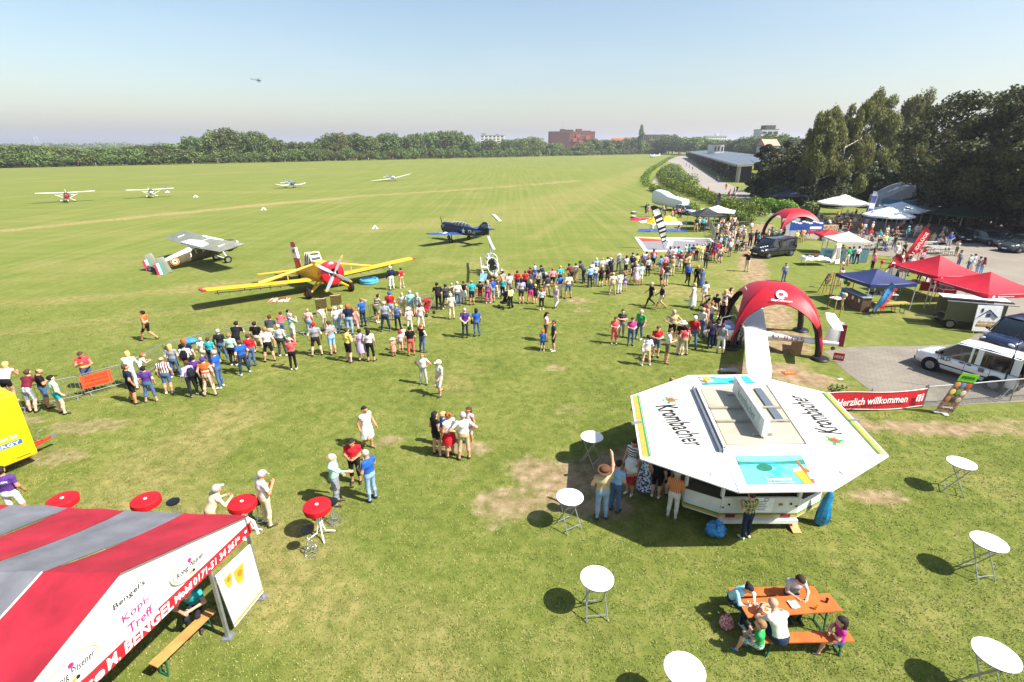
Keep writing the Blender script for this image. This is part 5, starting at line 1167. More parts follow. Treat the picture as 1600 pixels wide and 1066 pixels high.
# ================================================================== TENTS, STANDS, FURNITURE
def hit(px, py, P0, n):
 r = ray(px, py); o = Vector((0, 0, CH)); t = (Vector(P0) - o).dot(n) / r.dot(n); return o + r * t
LETTER_B = mat('print_black', '#1d1b1c'); LETTER_W = mat('print_white', '#ecebe8'); GOLD = mat('print_gold', '#b8953c'); GREENP = mat('print_green', '#1f8a4c'); MAGP = mat('print_magenta', '#c0286e')
GALV = mat('galvanised', '#a8aaac', .4, .7, .5, .1); ALU = mat('aluminium', '#c3c5c8', .35, .5); WHITEPL = mat('white_plastic', '#e8e7e4', .4, 0, .5, .03)
FAB_RED = mat('tent_red', '#9a2030', .7, 0, .3, .16, 1.2, .2); FAB_GREY = mat('tent_grey', '#6a6b71', .75, 0, .3, .14, 1.5, .15); FAB_WHITE = mat('tent_white', '#dddbd6', .7, 0, .3, .06, 2, .12)
# ---- striped beer tent
def beer_tent():
 A = Vector((-6.31, 9.84, 0)); d = Vector((-.2425, -.970, 0)); n = Vector((.970, -.2425, 0)); up = Vector((0, 0, 1))
 t = thing('beer_tent', 'red and grey striped beer tent with white printed gable', 'tent', (0, 0, 0))
 S = lambda px, py: hit(px, py, A, n)
 K = lambda x, y: (x / 2.914, 700 + y / 2.914)
 E1, Pk, E2 = A + d * .05 + up * 2.62, A + d * 2.95 + up * 3.72, A + d * 6.0 + up * 2.62
 dirR = Vector((-1, .02, 0)); dirE = Vector((-.9975, .0705, 0)); dirN = Vector((-1, .03, 0))
 for i in range(9):
  m = FAB_RED if i % 2 == 0 else FAB_GREY
  for (E_, dE, sl) in ((E1, dirE, 'far'), (E2, dirN, 'near')):
   r0, r1 = Pk + dirR * 1.30 * i, Pk + dirR * 1.30 * (i + 1); e0, e1 = E_ + dE * 1.46 * i, E_ + dE * 1.46 * (i + 1)
   if i == 0: e0 = E_ - dE * .12; r0 = Pk - dirR * .12
   mb = MB(); sg = 1 if sl == 'far' else -1
   mb.grid(lambda u, v: (r0.lerp(r1, u)).lerp(e0.lerp(e1, u), v) + up * (-.07 * math.sin(math.pi * v) * min(1, (i + u) * 1.2) + .012 * math.sin(v * 21 + i * 2) * math.sin(u * 3.1) + (.02 * math.sin(u * 9 + v * 4) + .022 * math.sin(u * 23 + v * 6 + i) * v * (1 - v) * 3) * min(1, i + u) + .03 * (1 - min(1, (i + u) * 2))), 8, 12)
   k = len(mb.v); mb.add([Vector(p) - up * .012 for p in mb.v], [tuple(reversed(f)) for f in mb.f], 0, True); mb.build('roof_panel', m, t)
 mat('rope_white', '#d8d4cc'); MB().tube([(Pk + dirR * 1.3).lerp(E2 + dirN * 1.46, v) + up * (.012 - .07 * math.sin(math.pi * v)) for v in (0, .2, .4, .6, .8, 1)], .016, 5).build('seam_piping', MATS[('m', 'rope_white')], t)
 G = lambda s, z, o=0.0: A + d * s + up * z + n * o
 f = MB(); f.slab([G(-.02, 2.34), G(6.02, 2.34), G(6.02, 2.60), G(2.95, 3.70), G(-.02, 2.60)], .02, n=n); fa = f.build('gable_fascia', FAB_WHITE, t)
 b = MB(); b.slab([G(-.06, 2.08, .02), G(6.05, 2.08, .02), G(6.05, 2.36, .02), G(-.06, 2.36, .02)], .02, n=n); ba = b.build('gable_banner', mat('banner_red', '#b81c28', .6), t)
 def txt(s0, s1, zc, h, s_, m, par, sh=0, bold=.0, o=.04): lettering(s_, frame(G((s0 + s1) / 2, zc, o), -d, up), abs(s1 - s0), h, m, par, sh, bold=bold)
 sA = lambda px, py: (S(*K(px, py)) - A).dot(d)
 txt(sA(1075, 440), sA(882, 640), 2.22, .17, '0171-51 34 261', LETTER_W, ba, .25, .012); txt(sA(878, 650), sA(792, 715), 2.22, .16, 'Mobil', LETTER_W, ba, .25, .012)
 txt(sA(788, 735), sA(565, 940), 2.22, .23, 'BENGEL', LETTER_W, ba, .2, .02); txt(sA(545, 960), sA(488, 1020), 2.22, .23, 'M.', LETTER_W, ba, .2, .02); txt(sA(480, 1040), sA(480, 1040) + 1.25, 2.21, .2, 'Service', LETTER_W, ba, .2, .012)
 for (px, py, r) in ((1078, 412, .055), (1112, 380, .05), (1105, 412, .06)): p = S(*K(px, py)); star(ba, p + n * .04, r, LETTER_W, -d, up, flat=.45)
 # oval signs
 for (cx, cy, w, h) in ((850, 530, .92, .56), (312, 1012, .98, .58)):
  c = S(*K(cx, cy)) + n * .05; ov = MB(); ov2 = MB(); ov3 = MB()
  for m_, k, o in ((ov, 1.0, 0), (ov2, .90, .03), (ov3, .86, .04)):
   ring_ = [c + n * o + (-d) * math.cos(6.2832 * j / 32) * w / 2 * k + up * math.sin(6.2832 * j / 32) * h / 2 * k for j in range(32)]; m_.slab(ring_, .06 if k == 1 else .01, n=n)
  s_ = ov.build('oval_sign', mat('oval_rim', '#b9bdaf'), t); ov2.build('gold_rim', GOLD, s_); ov3.build('sign_face', LETTER_W, s_)
  lettering('König Pilsener', frame(c + n * .055 - up * .0, -d, up), w * .74, .17, LETTER_B, s_, .35, bold=-.004)
  disc_mark(s_, c + n * .055 + up * h * .25, .045, MAGP, n, 'emblem'); disc_mark(s_, c + n * .055 - up * h * .27 - d * .03, .035, LETTER_B, n, 'seal'); disc_mark(s_, c + n * .055 - up * h * .27 + d * .03, .035, GOLD, n, 'seal')
 # board with the name of the tent
 bd = MB(); bd.slab([S(*K(482, 690)) + n * .05, S(*K(628, 575)) + n * .05, S(*K(712, 745)) + n * .05, S(*K(565, 880)) + n * .05], .05, n=n); bo = bd.build('name_board', LETTER_W, t)
 for (cx, cy, w, h, s_, m_, b_) in ((572, 665, .62, .15, "Bengel's", mat('print_grey', '#3d3b40'), 0), (602, 730, .54, .2, 'Köpi-', MAGP, .004), (625, 772, .50, .2, 'Treff', MAGP, .004)):
  lettering(s_, frame(S(*K(cx, cy)) + n * .09, -d, up), w, h, m_, bo, .1, bold=b_)
 # beer panel, posts
 pc = [S(*K(978, 585)), S(*K(1135, 440)), S(*K(1195, 655)), S(*K(1066, 815))]; pn = MB(); pn.slab([q + n * .01 for q in pc], .03, n=n); pa = pn.build('beer_panel', LETTER_W, t)
 lo = MB(); lo.slab([pc[3] + n * .035 + up * .06, pc[2] + n * .035 + up * .06, pc[2] + n * .035 + up * .13, pc[3] + n * .035 + up * .13], .01, n=n); lo.build('gold_band', GOLD, pa)
 for (cx, cy, s_) in ((1035, 600, 1.15), (1085, 570, 1.6)):
  c = S(*K(cx, cy)) + n * .035; pr = [(-.05, -.16), (.05, -.16), (.09, -.02), (.095, .12), (-.095, .12), (-.09, -.02)]
  MB().slab([c + (-d) * x * s_ + up * z * s_ for x, z in pr], .01, n=n).build('printed_beer', mat('print_beer', '#d89a2a'), pa)
  MB().slab([c + (-d) * x * s_ + up * z * s_ for x, z in ((-.085, .12), (.085, .12), (.075, .19), (-.075, .19))], .01, n=n).build('printed_foam', mat('print_foam', '#e9dfb8'), pa)
  MB().slab([c + (-d) * x * s_ + up * z * s_ for x, z in ((-.012, -.16), (-.012, -.36), (-.06, -.39), (.06, -.39), (.012, -.36), (.012, -.16))], .008, n=n).build('printed_stem', mat('print_pale', '#c9cdd2'), pa)
  MB().slab([c + n * .012 + (-d) * math.cos(k * .785) * .045 * s_ + up * (math.sin(k * .785) * .055 * s_ + .02) for k in range(8)], .006, n=n).build('printed_label', mat('print_label', '#c8702a'), pa)
 for p in (G(0, 0, -.07), G(1.16, 0, -.07)):
  MB().box(p + up * 1.3, (.07, .07, 2.6)).box(p + up * .02, (.22, .22, .03)).build('post', GALV, t)
 for s_ in (6.0,): MB().box(G(s_, 1.3), (.07, .07, 2.6)).build('post', GALV, t)
 for i in (2, 5, 8):
  p = E1 + dirE * 1.46 * i; MB().box((p.x, p.y, 1.3), (.07, .07, 2.6)).build('post', GALV, t)
 MB().tube([E1 - up * .1 + dirE * .1, E1 - up * .1 + dirE * 13], .03, 6).build('eave_rail', GALV, t)
 MB().tube([E1 + n * .02, E1 + n * .25 + up * -.1, E1 + n * .3 - up * .45], .03, 6).build('down_pipe', WHITEPL, t)
 # dark counter inside
 MB().box(G(3.9, .55, -3.2), (3.4, .6, 1.1), rz=math.atan2(d.y, d.x)).build('bar_counter', mat('dark_wood', '#2e2621'), t)
beer_tent()
WOODB = mat('bench_wood', '#b98a4e', .6, 0, .3, .18, 3); WOODO = mat('orange_wood', '#c1612a', .45, 0, .4, .16, 3); GREENM = mat('green_steel', '#1f5a44', .45)
def plank(name, label, cat, a, b, w, z, m, group=None, legc=GREENM, th=.03):
 """beer garden bench or table: board on two folding frames, from a to b"""
 a, b = Vector((a[0], a[1], 0)), Vector((b[0], b[1], 0)); L = (b - a).length; c = (a + b) / 2; t = thing(name, label, cat, c, math.atan2((b - a).y, (b - a).x), group)
 tb = MB(); tb.box((0, 0, z - th / 2), (L, w, th)); bo = tb.build('board', m, t); MB().box((0, 0, z - th - .02), (L * .94, .05, .04)).build('batten', m, bo)
 for s_ in (-1, 1):
  lg = MB(); x = s_ * L * .36; sp = w * (.42 if z < .6 else .34)
  lg.bar((x, -sp, z - th), (x + s_ * .06, -sp * 1.05, 0), .03).bar((x, sp, z - th), (x + s_ * .06, sp * 1.05, 0), .03).bar((x + s_ * .06, -sp * 1.05, .04), (x + s_ * .06, sp * 1.05, .04), .03).bar((x, -sp, z * .55), (x, sp, z * .55), .02).bar((x, 0, z * .5), (x - s_ * L * .14, 0, z - th), .02)
  lg.build('leg', legc, t)
 return t
kb = lambda x, y, z: g(x / 2.914, 700 + y / 2.914, z)
plank('beer_bench', 'pale wooden beer bench sticking out from under the striped tent', 'bench', kb(695, 990, .48), kb(965, 735, .48), .26, .48, WOODB)
# ---- stand-up tables
def bistro(px, py, label, rz, top=.8):
 p = g(px, py, 1.1); p.z = 0; t = thing('bistro_table', label, 'table', p, rz, 'white round stand-up tables')
 tp = MB(); tp.lathe([(.0, 1.072), (top / 2 - .02, 1.072), (top / 2, 1.08), (top / 2, 1.096), (top / 2 - .012, 1.10), (0.0, 1.10)], n=40); tp.build('tabletop', WHITEPL, t)
 MB().lathe([(top / 2 - .03, 1.062), (top / 2 - .004, 1.062), (top / 2 - .004, 1.0725), (top / 2 - .03, 1.0725)], n=40).build('rim', mat('rim_grey', '#6c6470'), t)
 for s_ in (-1, 1):
  for q in (-1, 1): MB().tube([(q * .2, s_ * .26, 1.06), (q * .26, -s_ * .30, 0)], .0155, 8).build('leg', GALV, t)
 for s_ in (-1, 1): MB().tube([(-.24, s_ * .22, .14), (.24, s_ * .22, .14)], .012, 6).tube([(-.215, s_ * .13, .80), (.215, s_ * .13, .80)], .012, 6).build('rung', GALV, t)
 return t
bistro(925, 682, 'white stand-up table half shaded by the bar roof', .9); bistro(890.5, 776, 'white stand-up table over the bare brown patch', .55); bistro(933, 903, 'white stand-up table on open grass between the bar and picnic table', .08)
bistro(1070, 1046, 'white stand-up table cut off by the bottom edge', .2); bistro(1503, 723, 'far right white stand-up table near the bare soil', 1.0); bistro(1546, 846, 'white stand-up table at right, middle of its column of three', .12); bistro(1557, 1022, 'nearest right white stand-up table at the bottom corner', .25)
REDC = mat('cover_red', '#b8101c', .6, 0, .35, .08, 8, .1)
def covered_table(px, py, label, rz, parts=True):
 p = g(px, py, 1.12); p.z = 0; t = thing('covered_table', label, 'table', p, rz, 'red covered stand-up tables')
 tp = MB(); n = 36; prof = [(.0, 1.135), (.36, 1.125), (.385, 1.11), (.39, 1.05), (.375, .93), (.34, .92), (.34, .97)]
 tp.lathe(prof, n=n); tp.v = [(x * (1 + .02 * math.sin(math.atan2(y, x) * 9) * (z < 1.08)), y * (1 + .02 * math.sin(math.atan2(y, x) * 9) * (z < 1.08)), z) for x, y, z in tp.v]; tp.build('table_cover', REDC, t)
 MB().cyl((0, 0, 1.135), .05, .02, 14).build('ashtray', mat('ashtray', '#c9c4bc'), t)
 for k in range(4):
  a = k * math.pi / 2; c, s_ = math.cos(a), math.sin(a); MB().tube([(c * .06, s_ * .06, 1.0), (c * .06, s_ * .06, .42), (c * .12, s_ * .12, .16), (c * .38, s_ * .38, .03)], .022, 8).build('leg', WHITEPL, t)
 return t
covered_table(495, 789, 'red covered table with white legs and two black stools', .5); covered_table(378, 784, 'red covered table between the two men in pale caps', .2); covered_table(227, 780, 'red covered table with a dark ashtray behind the tent', .3); covered_table(97, 779, 'red covered table mostly hidden behind the tent roof', .1)
def stool(px, py, label, rz):
 p = g(px, py, .8); p.z = 0; t = thing('bar_stool', label, 'stool', p, rz, 'black bar stools'); MB().lathe([(.0, .74), (.17, .74), (.185, .77), (.18, .80), (0, .81)], n=24).build('seat', mat('seat_black', '#17171b', .35), t)
 for k in range(4):
  a = k * 1.571 + .78; c, s_ = math.cos(a), math.sin(a); MB().tube([(c * .08, s_ * .08, .74), (c * .06, s_ * .06, .4), (c * .2, s_ * .2, .01)], .011, 6).build('leg', CHROME, t)
 for r, z in ((.20, .012), (.14, .25), (.12, .1)): MB().tube([(r * math.cos(k * .3142), r * math.sin(k * .3142), z) for k in range(20)], .010, 6, closed=True).build('foot_ring', CHROME, t)
stool(480, 827, 'black bar stool standing in front of the red covered table', .3); stool(518, 783, 'black bar stool behind the red covered table', .8); stool(270, 783, 'single black bar stool behind the striped tent', .2); stool(402, 783, 'black bar stool beside the man in beige trousers', .4)
# ---- octagonal bar trailer
def bar_trailer():
 t = thing('bar_trailer', 'white octagonal beer bar trailer with wide folding roof flaps', 'trailer', (7.5, 14.5, 0)); O = Vector((7.5, 14.5, 0)); L = lambda x, y, z: Vector((x, y, z)) - O
 PW_ = mat('trailer_white', '#d2d1cb', .45, 0, .4, .10, 2.5); CRM = mat('roof_cream', '#a39d8b', .6, 0, .3, .10, 1.5)
 body = [(6.19, 12.44), (8.47, 12.44), (9.5, 13.02), (9.95, 15.9), (9.25, 16.7), (6.75, 16.6), (5.85, 15.7), (5.29, 12.96)]
 roofb = [(6.0, 12.44), (8.54, 12.5), (9.25, 16.68), (6.55, 16.5)]
 outer = [(5.79, 10.82), (8.2, 10.87), (10.75, 12.46), (11.34, 16.4), (9.31, 17.98), (6.77, 17.92), (4.18, 16.2), (3.62, 12.33)]
 k = len(body); ctr = Vector((7.6, 14.5, 0))
 for i in range(k):
  a, b = body[i], body[(i + 1) % k]; nn = Vector((b[1] - a[1], a[0] - b[0], 0)).normalized()
  w = MB(); w.slab([L(*a, .36), L(*b, .36), L(*b, 1.10), L(*a, 1.10)], .05, n=nn); wl_ = w.build('side_panel', PW_, t)
  s1 = MB(); s1.slab([L(*a, .42) + nn * .04, L(*b, .42) + nn * .04, L(*b, .50) + nn * .04, L(*a, .50) + nn * .04], .012, n=nn); s1.build('gold_stripe', GOLD, wl_)
  s2 = MB(); s2.slab([L(*a, .51) + nn * .04, L(*b, .51) + nn * .04, L(*b, .545) + nn * .04, L(*a, .545) + nn * .04], .012, n=nn); s2.build('green_stripe', GREENP, wl_)
  MB().bar(L(*a, 1.1), L(*a, 2.46), .09).build('corner_post', PW_, t)
  if i != 0:
   i0 = Vector((*a, 0)).lerp(ctr, .13), Vector((*b, 0)).lerp(ctr, .13); c = MB(); c.slab([L(a[0], a[1], 1.115) + nn * .12, L(b[0], b[1], 1.115) + nn * .12, L(i0[1].x, i0[1].y, 1.115), L(i0[0].x, i0[0].y, 1.115)], .03, n=(0, 0, 1)); c.build('counter', mat('counter_dark', '#3a3430', .5), t)
 MB().slab([L(x, y, .42) for x, y in body], .1, n=(0, 0, 1)).build('floor', mat('floor_dark', '#2c2a28'), t)
 core = MB(); core.box(L(7.6, 14.7, 1.25), (1.2, 1.6, 1.6)); core.build('back_bar', mat('back_bar', '#3b3a3c', .4, .3), t)
 for q in (-.4, 0, .4): MB().cyl(L(6.6 + q * .2, 13.6 + q, 1.13), .05, .42, 10).build('beer_tap', CHROME, t)
 # rear details
 for x in (6.5, 8.15): MB().box(L(x, 12.40, .47), (.28, .05, .11)).build('tail_light', mat('tail_red', '#7c1420', .3), t)
 MB().box(L(7.33, 12.34, .32), (2.34, .12, .12)).build('bumper', PW_, t)
 MB().box(L(7.42, 12.405, .84), (.62, .015, .52)).build('price_list', LETTER_W, t)
 for r in range(6): MB().box(L(7.36, 12.394, .98 - r * .06), (.36 - .05 * (r % 3), .008, .014)).build('price_line', mat('print_dim', '#6b6a70'), t)
 MB().tube([L(7.5 + .07 * math.cos(k_ * .45), 12.394, 1.04 + .05 * math.sin(k_ * .45)) for k_ in range(14)], .008, 5, closed=True).build('drawn_circle', mat('print_dim'), t)
 for x, z, s_ in ((6.42, .86, .035), (8.25, .88, .035)): MB().disc_y(L(x, 12.405, z), s_, .02, 12).build('vent_hole', LETTER_B, t)
 MB().box(L(7.95, 12.405, .86), (.11, .02, .07)).build('lock_plate', mat('brass', '#8a7a3a', .4, .6), t); MB().box(L(6.25, 12.41, .76), (.06, .04, .03)).build('latch', LETTER_B, t); MB().box(L(8.42, 12.41, .80), (.06, .04, .03)).build('latch', LETTER_B, t)
 for x in (6.0, 9.35): wheel(t, L(x, 14.6, .30), .30, .2, TYRE, STEEL, axis=(1, 0, 0))
 MB().slab([L(8.35, 12.15, .02), L(8.6, 12.15, .02), L(8.55, 12.55, .22), L(8.3, 12.55, .22)], .04).build('wooden_chock', WOODB, t)
 MB().bar(L(8.0, 16.6, .45), L(8.3, 18.6, .45), .1).build('drawbar', GALV, t)
 # roof flaps: hinged at the roof box, resting on struts
 def flap(name, pts, zi):
  P = [L(x, y, z) for (x, y), z in zip(pts, zi)]; cc_ = sum(P, Vector()) / 4; P = [p + (cc_ - p).normalized() * .010 for p in P]; return MB().slab(P, .045, n=(0, 0, 1)).build(name, PW_, t)
 zI, zO = 2.60, 2.50; o, r = outer, roofb
 rear = flap('roof_flap', [o[0], o[1], r[1], r[0]], (zO, zO, zI, zI)); right = flap('roof_flap', [o[2], o[3], r[2], r[1]], (zO, zO, zI, zI)); front = flap('roof_flap', [o[4], o[5], r[3], r[2]], (zO, zO, zI, zI)); left = flap('roof_flap', [o[6], o[7], r[0], r[3]], (zO, zO, zI, zI))
 for tri in (([o[1], o[2], r[1]]), ([o[3], o[4], r[2]]), ([o[5], o[6], r[3]]), ([o[7], o[0], r[0]])):
  c = MB(); c.slab([L(tri[0][0], tri[0][1], zO - .012), L(tri[1][0], tri[1][1], zO - .012), L(tri[2][0], tri[2][1], zI - .012)], .035, n=(0, 0, 1)); cf = c.build('corner_flap', PW_, t)
  m_ = (Vector(tri[0]) + Vector(tri[1])) / 2
  for q in (.3, .7): p = Vector(tri[0]).lerp(Vector(tri[1]), q).lerp(Vector(tri[2]), .18); MB().bar(L(p.x, p.y, zO + .03), L(lerp(p.x, tri[2][0], .12), lerp(p.y, tri[2][1], .12), zO + .045), .02, .03).build('catch', GALV, cf)
 cz = lambda P, Q, u, v: None
 for (fl, ia, ib, oa, ob, flip) in ((left, r[0], r[3], o[7], o[6], 1), (right, r[2], r[1], o[3], o[2], 1)):
  ia, ib, oa, ob = [Vector(q) for q in (ia, ib, oa, ob)]
  Q = lambda u, v: (lambda p: L(p.x, p.y, lerp(zI, zO, v) + .0305))(ia.lerp(ib, u).lerp(oa.lerp(ob, u), v))
  for v0, v1, m_ in ((.90, .965, GOLD), (.875, .895, GREENP), (.86, .865, mat('print_red', '#a8283c'))):
   MB().slab([Q(.01, v0), Q(.99, v0), Q(.99, v1), Q(.01, v1)], .006, n=(0, 0, 1)).build('edge_stripe', m_, fl)
  nup = (Q(.5, .2) - Q(.5, .8)); xr = (Q(0, .5) - Q(1, .5))   # letters' tops point to the roof box
  lettering('Krombacher', frame(Q(.43, .40), nup.cross(Vector((0, 0, 1))), nup), 2.5, .70, LETTER_B, fl, 0, bold=.012)
  e = Q(.84, .42); cr = disc_mark(fl, e, .26, mat('crest_pale', '#cfd2b8'), (0, 0, 1), 'crest', .004); disc_mark(cr, e + Vector((0, 0, .005)), .17, GREENP, (0, 0, 1), 'crest_ring', .004); disc_mark(cr, e + Vector((0, 0, .01)), .11, mat('crest_red', '#b8423c'), (0, 0, 1), 'crest_shield', .004)
  for q in range(6):
   a = q * 1.047; disc_mark(cr, e + Vector((math.cos(a) * .22, math.sin(a) * .22, .006)), .05, GOLD if q % 2 else GREENP, (0, 0, 1), 'crest_leaf', .004)
  nm = nup.normalized()
  lettering('EINE PERLE DER NATUR', frame(Q(.45, .58), nup.cross(Vector((0, 0, 1))), nup), 2.3, .07, mat('print_faint', '#b9bdb4'), fl)
  MB().box(Q(.5, .97), (.35, .12, .05), rz=.2).build('strut_bracket', GALV, fl)
 # lake posters on rear and front flaps
 def poster(fl, a, b, oa, ob, word):
  a, b, oa, ob = [Vector(q) for q in (a, b, oa, ob)]
  Q = lambda u, v, h=0: (lambda p: L(p.x, p.y, lerp(zI, zO, v) + .030 + h))(a.lerp(b, u).lerp(oa.lerp(ob, u), v))
  R_ = lambda u, v, h=0: Q(.12 + u * .74, .10 + v * .74, h)
  ps = MB().slab([R_(0, 0), R_(1, 0), R_(1, 1), R_(0, 1)], .008, n=(0, 0, 1)).build('poster', pattern('lake_water', 'blotch', '#2a9cc4', '#5cbcd8', period=1.2), fl)
  MB().slab([R_(0, 0, .006), R_(1, 0, .006), R_(1, .22, .006), R_(0, .22, .006)], .006, n=(0, 0, 1)).build('printed_sky', mat('print_sky', '#6cb8dc'), ps)
  MB().slab([R_(0, .20, .010), R_(.2, .24, .010), R_(.5, .27, .010), R_(.8, .22, .010), R_(1, .16, .010), R_(1, .34, .010), R_(.8, .32, .010), R_(.5, .30, .010), R_(.2, .32, .010), R_(0, .33, .010)], .006, n=(0, 0, 1)).build('printed_shore', mat('print_shore', '#1f7a68'), ps)
  MB().slab([R_(.36 + .12 * math.cos(k_ * .571), .44 + .13 * math.sin(k_ * .571), .012) for k_ in range(11)], .006, n=(0, 0, 1)).build('printed_island', mat('print_island', '#1c6a50'), ps)
  MB().slab([R_(u, v, .014) for u, v in ((.76, .60), (.90, .52), (.97, .98), (.83, 1.0))], .006, n=(0, 0, 1)).build('printed_glass', mat('print_beer', '#d89a2a'), ps); MB().slab([R_(u, v, .018) for u, v in ((.75, .62), (.77, .50), (.88, .46), (.90, .56))], .006, n=(0, 0, 1)).build('printed_foam', mat('print_foam', '#e9dfb8'), ps)
  MB().slab([R_(u, v, .016) for u, v in ((.875, .22), (.91, .20), (.94, .45), (1.0, .55), (1.0, .97), (.95, .98), (.91, .52))], .006, n=(0, 0, 1)).build('printed_bottle', mat('print_bottle', '#a85a24'), ps); MB().slab([R_(u, v, .02) for u, v in ((.94, .66), (1.0, .64), (1.0, .84), (.955, .86))], .006, n=(0, 0, 1)).build('printed_label', LETTER_W, ps)
  x = R_(1, .5) - R_(0, .5); y = R_(.5, 0) - R_(.5, 1)
  lettering(word, frame(R_(.5, .84, .016), x, y), .66, .13, LETTER_W, ps, bold=.004); lettering('EINE PERLE DER NATUR', frame(R_(.5, .96, .016), x, y), .7, .03, LETTER_W, ps)
 poster(rear, r[0], r[1], o[0], o[1], 'Krombacher'); poster(front, r[2], r[3], o[4], o[5], 'Krombacher')
 # roof box and the folding sign on it
 rb = MB(); rb.slab([L(x, y, 2.66) for x, y in roofb], .14, n=(0, 0, 1)); rbx = rb.build('roof_box', PW_, t)
 q = [Vector(p) for p in roofb]; cc = sum(q, Vector((0, 0))) / 4; MB().slab([L(*(p.lerp(cc, .11)), 2.745) for p in q], .03, n=(0, 0, 1)).build('roof_panel', CRM, rbx)
 for i in range(4):
  a, b = q[i], q[(i + 1) % 4]; MB().bar(L(*a.lerp(cc, .04), 2.755), L(*b.lerp(cc, .04), 2.755), .09, .05).build('roof_rim', mat('rim_cream', '#d9d5c8'), rbx)
 MB().bar(L(*q[0].lerp(Vector((5.4, 12.6)), .12), 2.66), L(*q[3].lerp(Vector((5.9, 16.6)), .12), 2.66), .08, .12).build('hinge_rail', mat('rail_grey', '#7d828a', .4, .5), rbx)
 for (a, b) in (((6.42, 14.78), (8.75, 14.83)), ((6.32, 13.92), (8.62, 13.96))): MB().bar(L(*a, 2.79), L(*b, 2.79), .10, .06).build('cross_beam', mat('beam_grey', '#8d8878', .6), rbx)
 a, b = Vector((7.36, 12.95, 0)), Vector((7.72, 15.95, 0)); dd = (b - a).normalized(); n2 = Vector((-dd.y, dd.x, 0))
 sg = MB(); sg.slab([L(a.x, a.y, 2.84), L(b.x, b.y, 2.84), L(b.x, b.y, 3.40), L(a.x, a.y, 3.40)], .17, n=n2); sgn = sg.build('roof_sign', mat('sign_white', '#d9dad8'), rbx)
 for s_ in (1, -1):
  pl = MB(); c0 = (a + b) / 2; off = n2 * .095 * s_; pl.slab([L(*(a + dd * .35 + off)[:2], 2.92), L(*(b - dd * .35 + off)[:2], 2.92), L(*(b - dd * .35 + off)[:2], 3.32), L(*(a + dd * .35 + off)[:2], 3.32)], .012, n=n2); pl.build('sign_face', mat('sign_face', '#c3ccc4'), sgn)
  lettering('Krombacher', frame(L(*(c0 + off * 1.1)[:2], 3.12), dd * (-1 if s_ > 0 else 1), (0, 0, 1)), 1.7, .26, mat('sign_green', '#7f978a'), sgn)
 for p in (a + dd * .2, b - dd * .2): MB().bar(L(p.x - .3, p.y, 2.80), L(p.x + .3, p.y, 2.80), .06).build('sign_foot', GALV, sgn)
 MB().slab([L(8.2, 13.9, 2.80), L(8.45, 13.9, 2.80), L(8.75, 16.2, 2.80), L(8.5, 16.2, 2.80)], .02, n=(0, 0, 1)).build('skylight', mat('skylight', '#5b626c', .2), rbx)
 for x, y in ((4.3, 13.6), (10.6, 14.6)): MB().tube([L(x, y, 2.49), L(lerp(x, 7.6, .35), y, 1.9)], .02, 6).build('flap_strut', GALV, t)
bar_trailer()
def blob_bag(name, label, loc, r, m, seed):
 nr = random.Random(seed); mb = MB(); mb.ell((0, 0, r[2]), r, 22, 14); mb.v = [(x * (1 + nr.uniform(-.22, .2)), y * (1 + nr.uniform(-.22, .2)), max(0, z * (1 + nr.uniform(-.25, .12)))) for x, y, z in mb.v]
 t = thing(name, label, 'bag', loc); mb.build('bag_body', m, t); MB().lathe([(.05, r[2] * 1.9), (.02, r[2] * 2.0), (.06, r[2] * 2.12)], n=9).build('knot', m, t); return t
BLUEP = mat('blue_plastic', '#2f86c4', .25, 0, .5, .2, 6, .6)
blob_bag('bin_bag', 'crumpled light blue bin bag lying under the bar counter', g(1117, 836), (.30, .25, .23), BLUEP, 3)
def tied_flag():
 p = g(1281, 820); t = thing('furled_cloth', 'furled bright blue plastic hanging at the bar trailer corner', 'bag', p); mb = MB()
 rings = [[Vector((math.cos(6.283 * j / 16) * r * (1 + .2 * math.cos(j * 2.6 + i)) + i * .01, math.sin(6.283 * j / 16) * r * .7 * (1 + .2 * math.sin(j * 3.1 + i)), z)) for j in range(16)] for i, (r, z) in enumerate(((.10, .0), (.19, .12), (.21, .35), (.17, .7), (.12, 1.05), (.05, 1.25)))]
 mb.loft(rings).build('bag_body', mat('blue_teal', '#1e7aa8', .25, 0, .5, .3, 7, .5), t); MB().tube([(.05, 0, 1.22), (.02, 0, 1.6)], .012, 6).build('string', mat('rope_white'), t)
tied_flag()
# ---- picnic set
pp_ = lambda x, y, z: g(1080 + x / 5.61, 860 + y / 5.61, z)
plank('picnic_table', 'orange folding beer table with a seated family', 'table', (pp_(425, 440, .77) + pp_(475, 575, .77)) / 2, (pp_(1225, 380, .77) + pp_(1310, 525, .77)) / 2, .50, .77, WOODO)
plank('beer_bench', 'orange beer bench in front of the picnic table', 'bench', pp_(585, 790, .47) + Vector((0, .07, 0)), pp_(1405, 752, .47), .26, .47, WOODO)
plank('beer_bench', 'orange beer bench behind the picnic table', 'bench', pp_(340, 362, .47), pp_(1100, 352, .47), .26, .47, WOODO)
def cup(px, py, m, label, r=.036, h=.11):
 p = pp_(px, py, .775); t = thing('cup', label, 'cup', p); MB().lathe([(r * .8, 0), (r, h), (r * .9, h), (r * .74, .01)], n=16).build('cup_wall', m, t); MB().cyl((0, 0, .008), r * .76, h * .68, 14).build('drink', m, t)
cup(1185, 455, mat('cola', '#4c1a1c', .2), 'cup of dark cola on the picnic table'); cup(1090, 515, mat('orange_drink', '#e8900c', .2), 'cup of orange drink on the picnic table'); cup(580, 500, mat('clear_cup', '#d8cfc2', .2), 'clear plastic cup beside the plate of chips'); cup(500, 480, mat('clear_cup2', '#cdb9a4', .2), 'clear cup at the elbow of the woman in aqua')
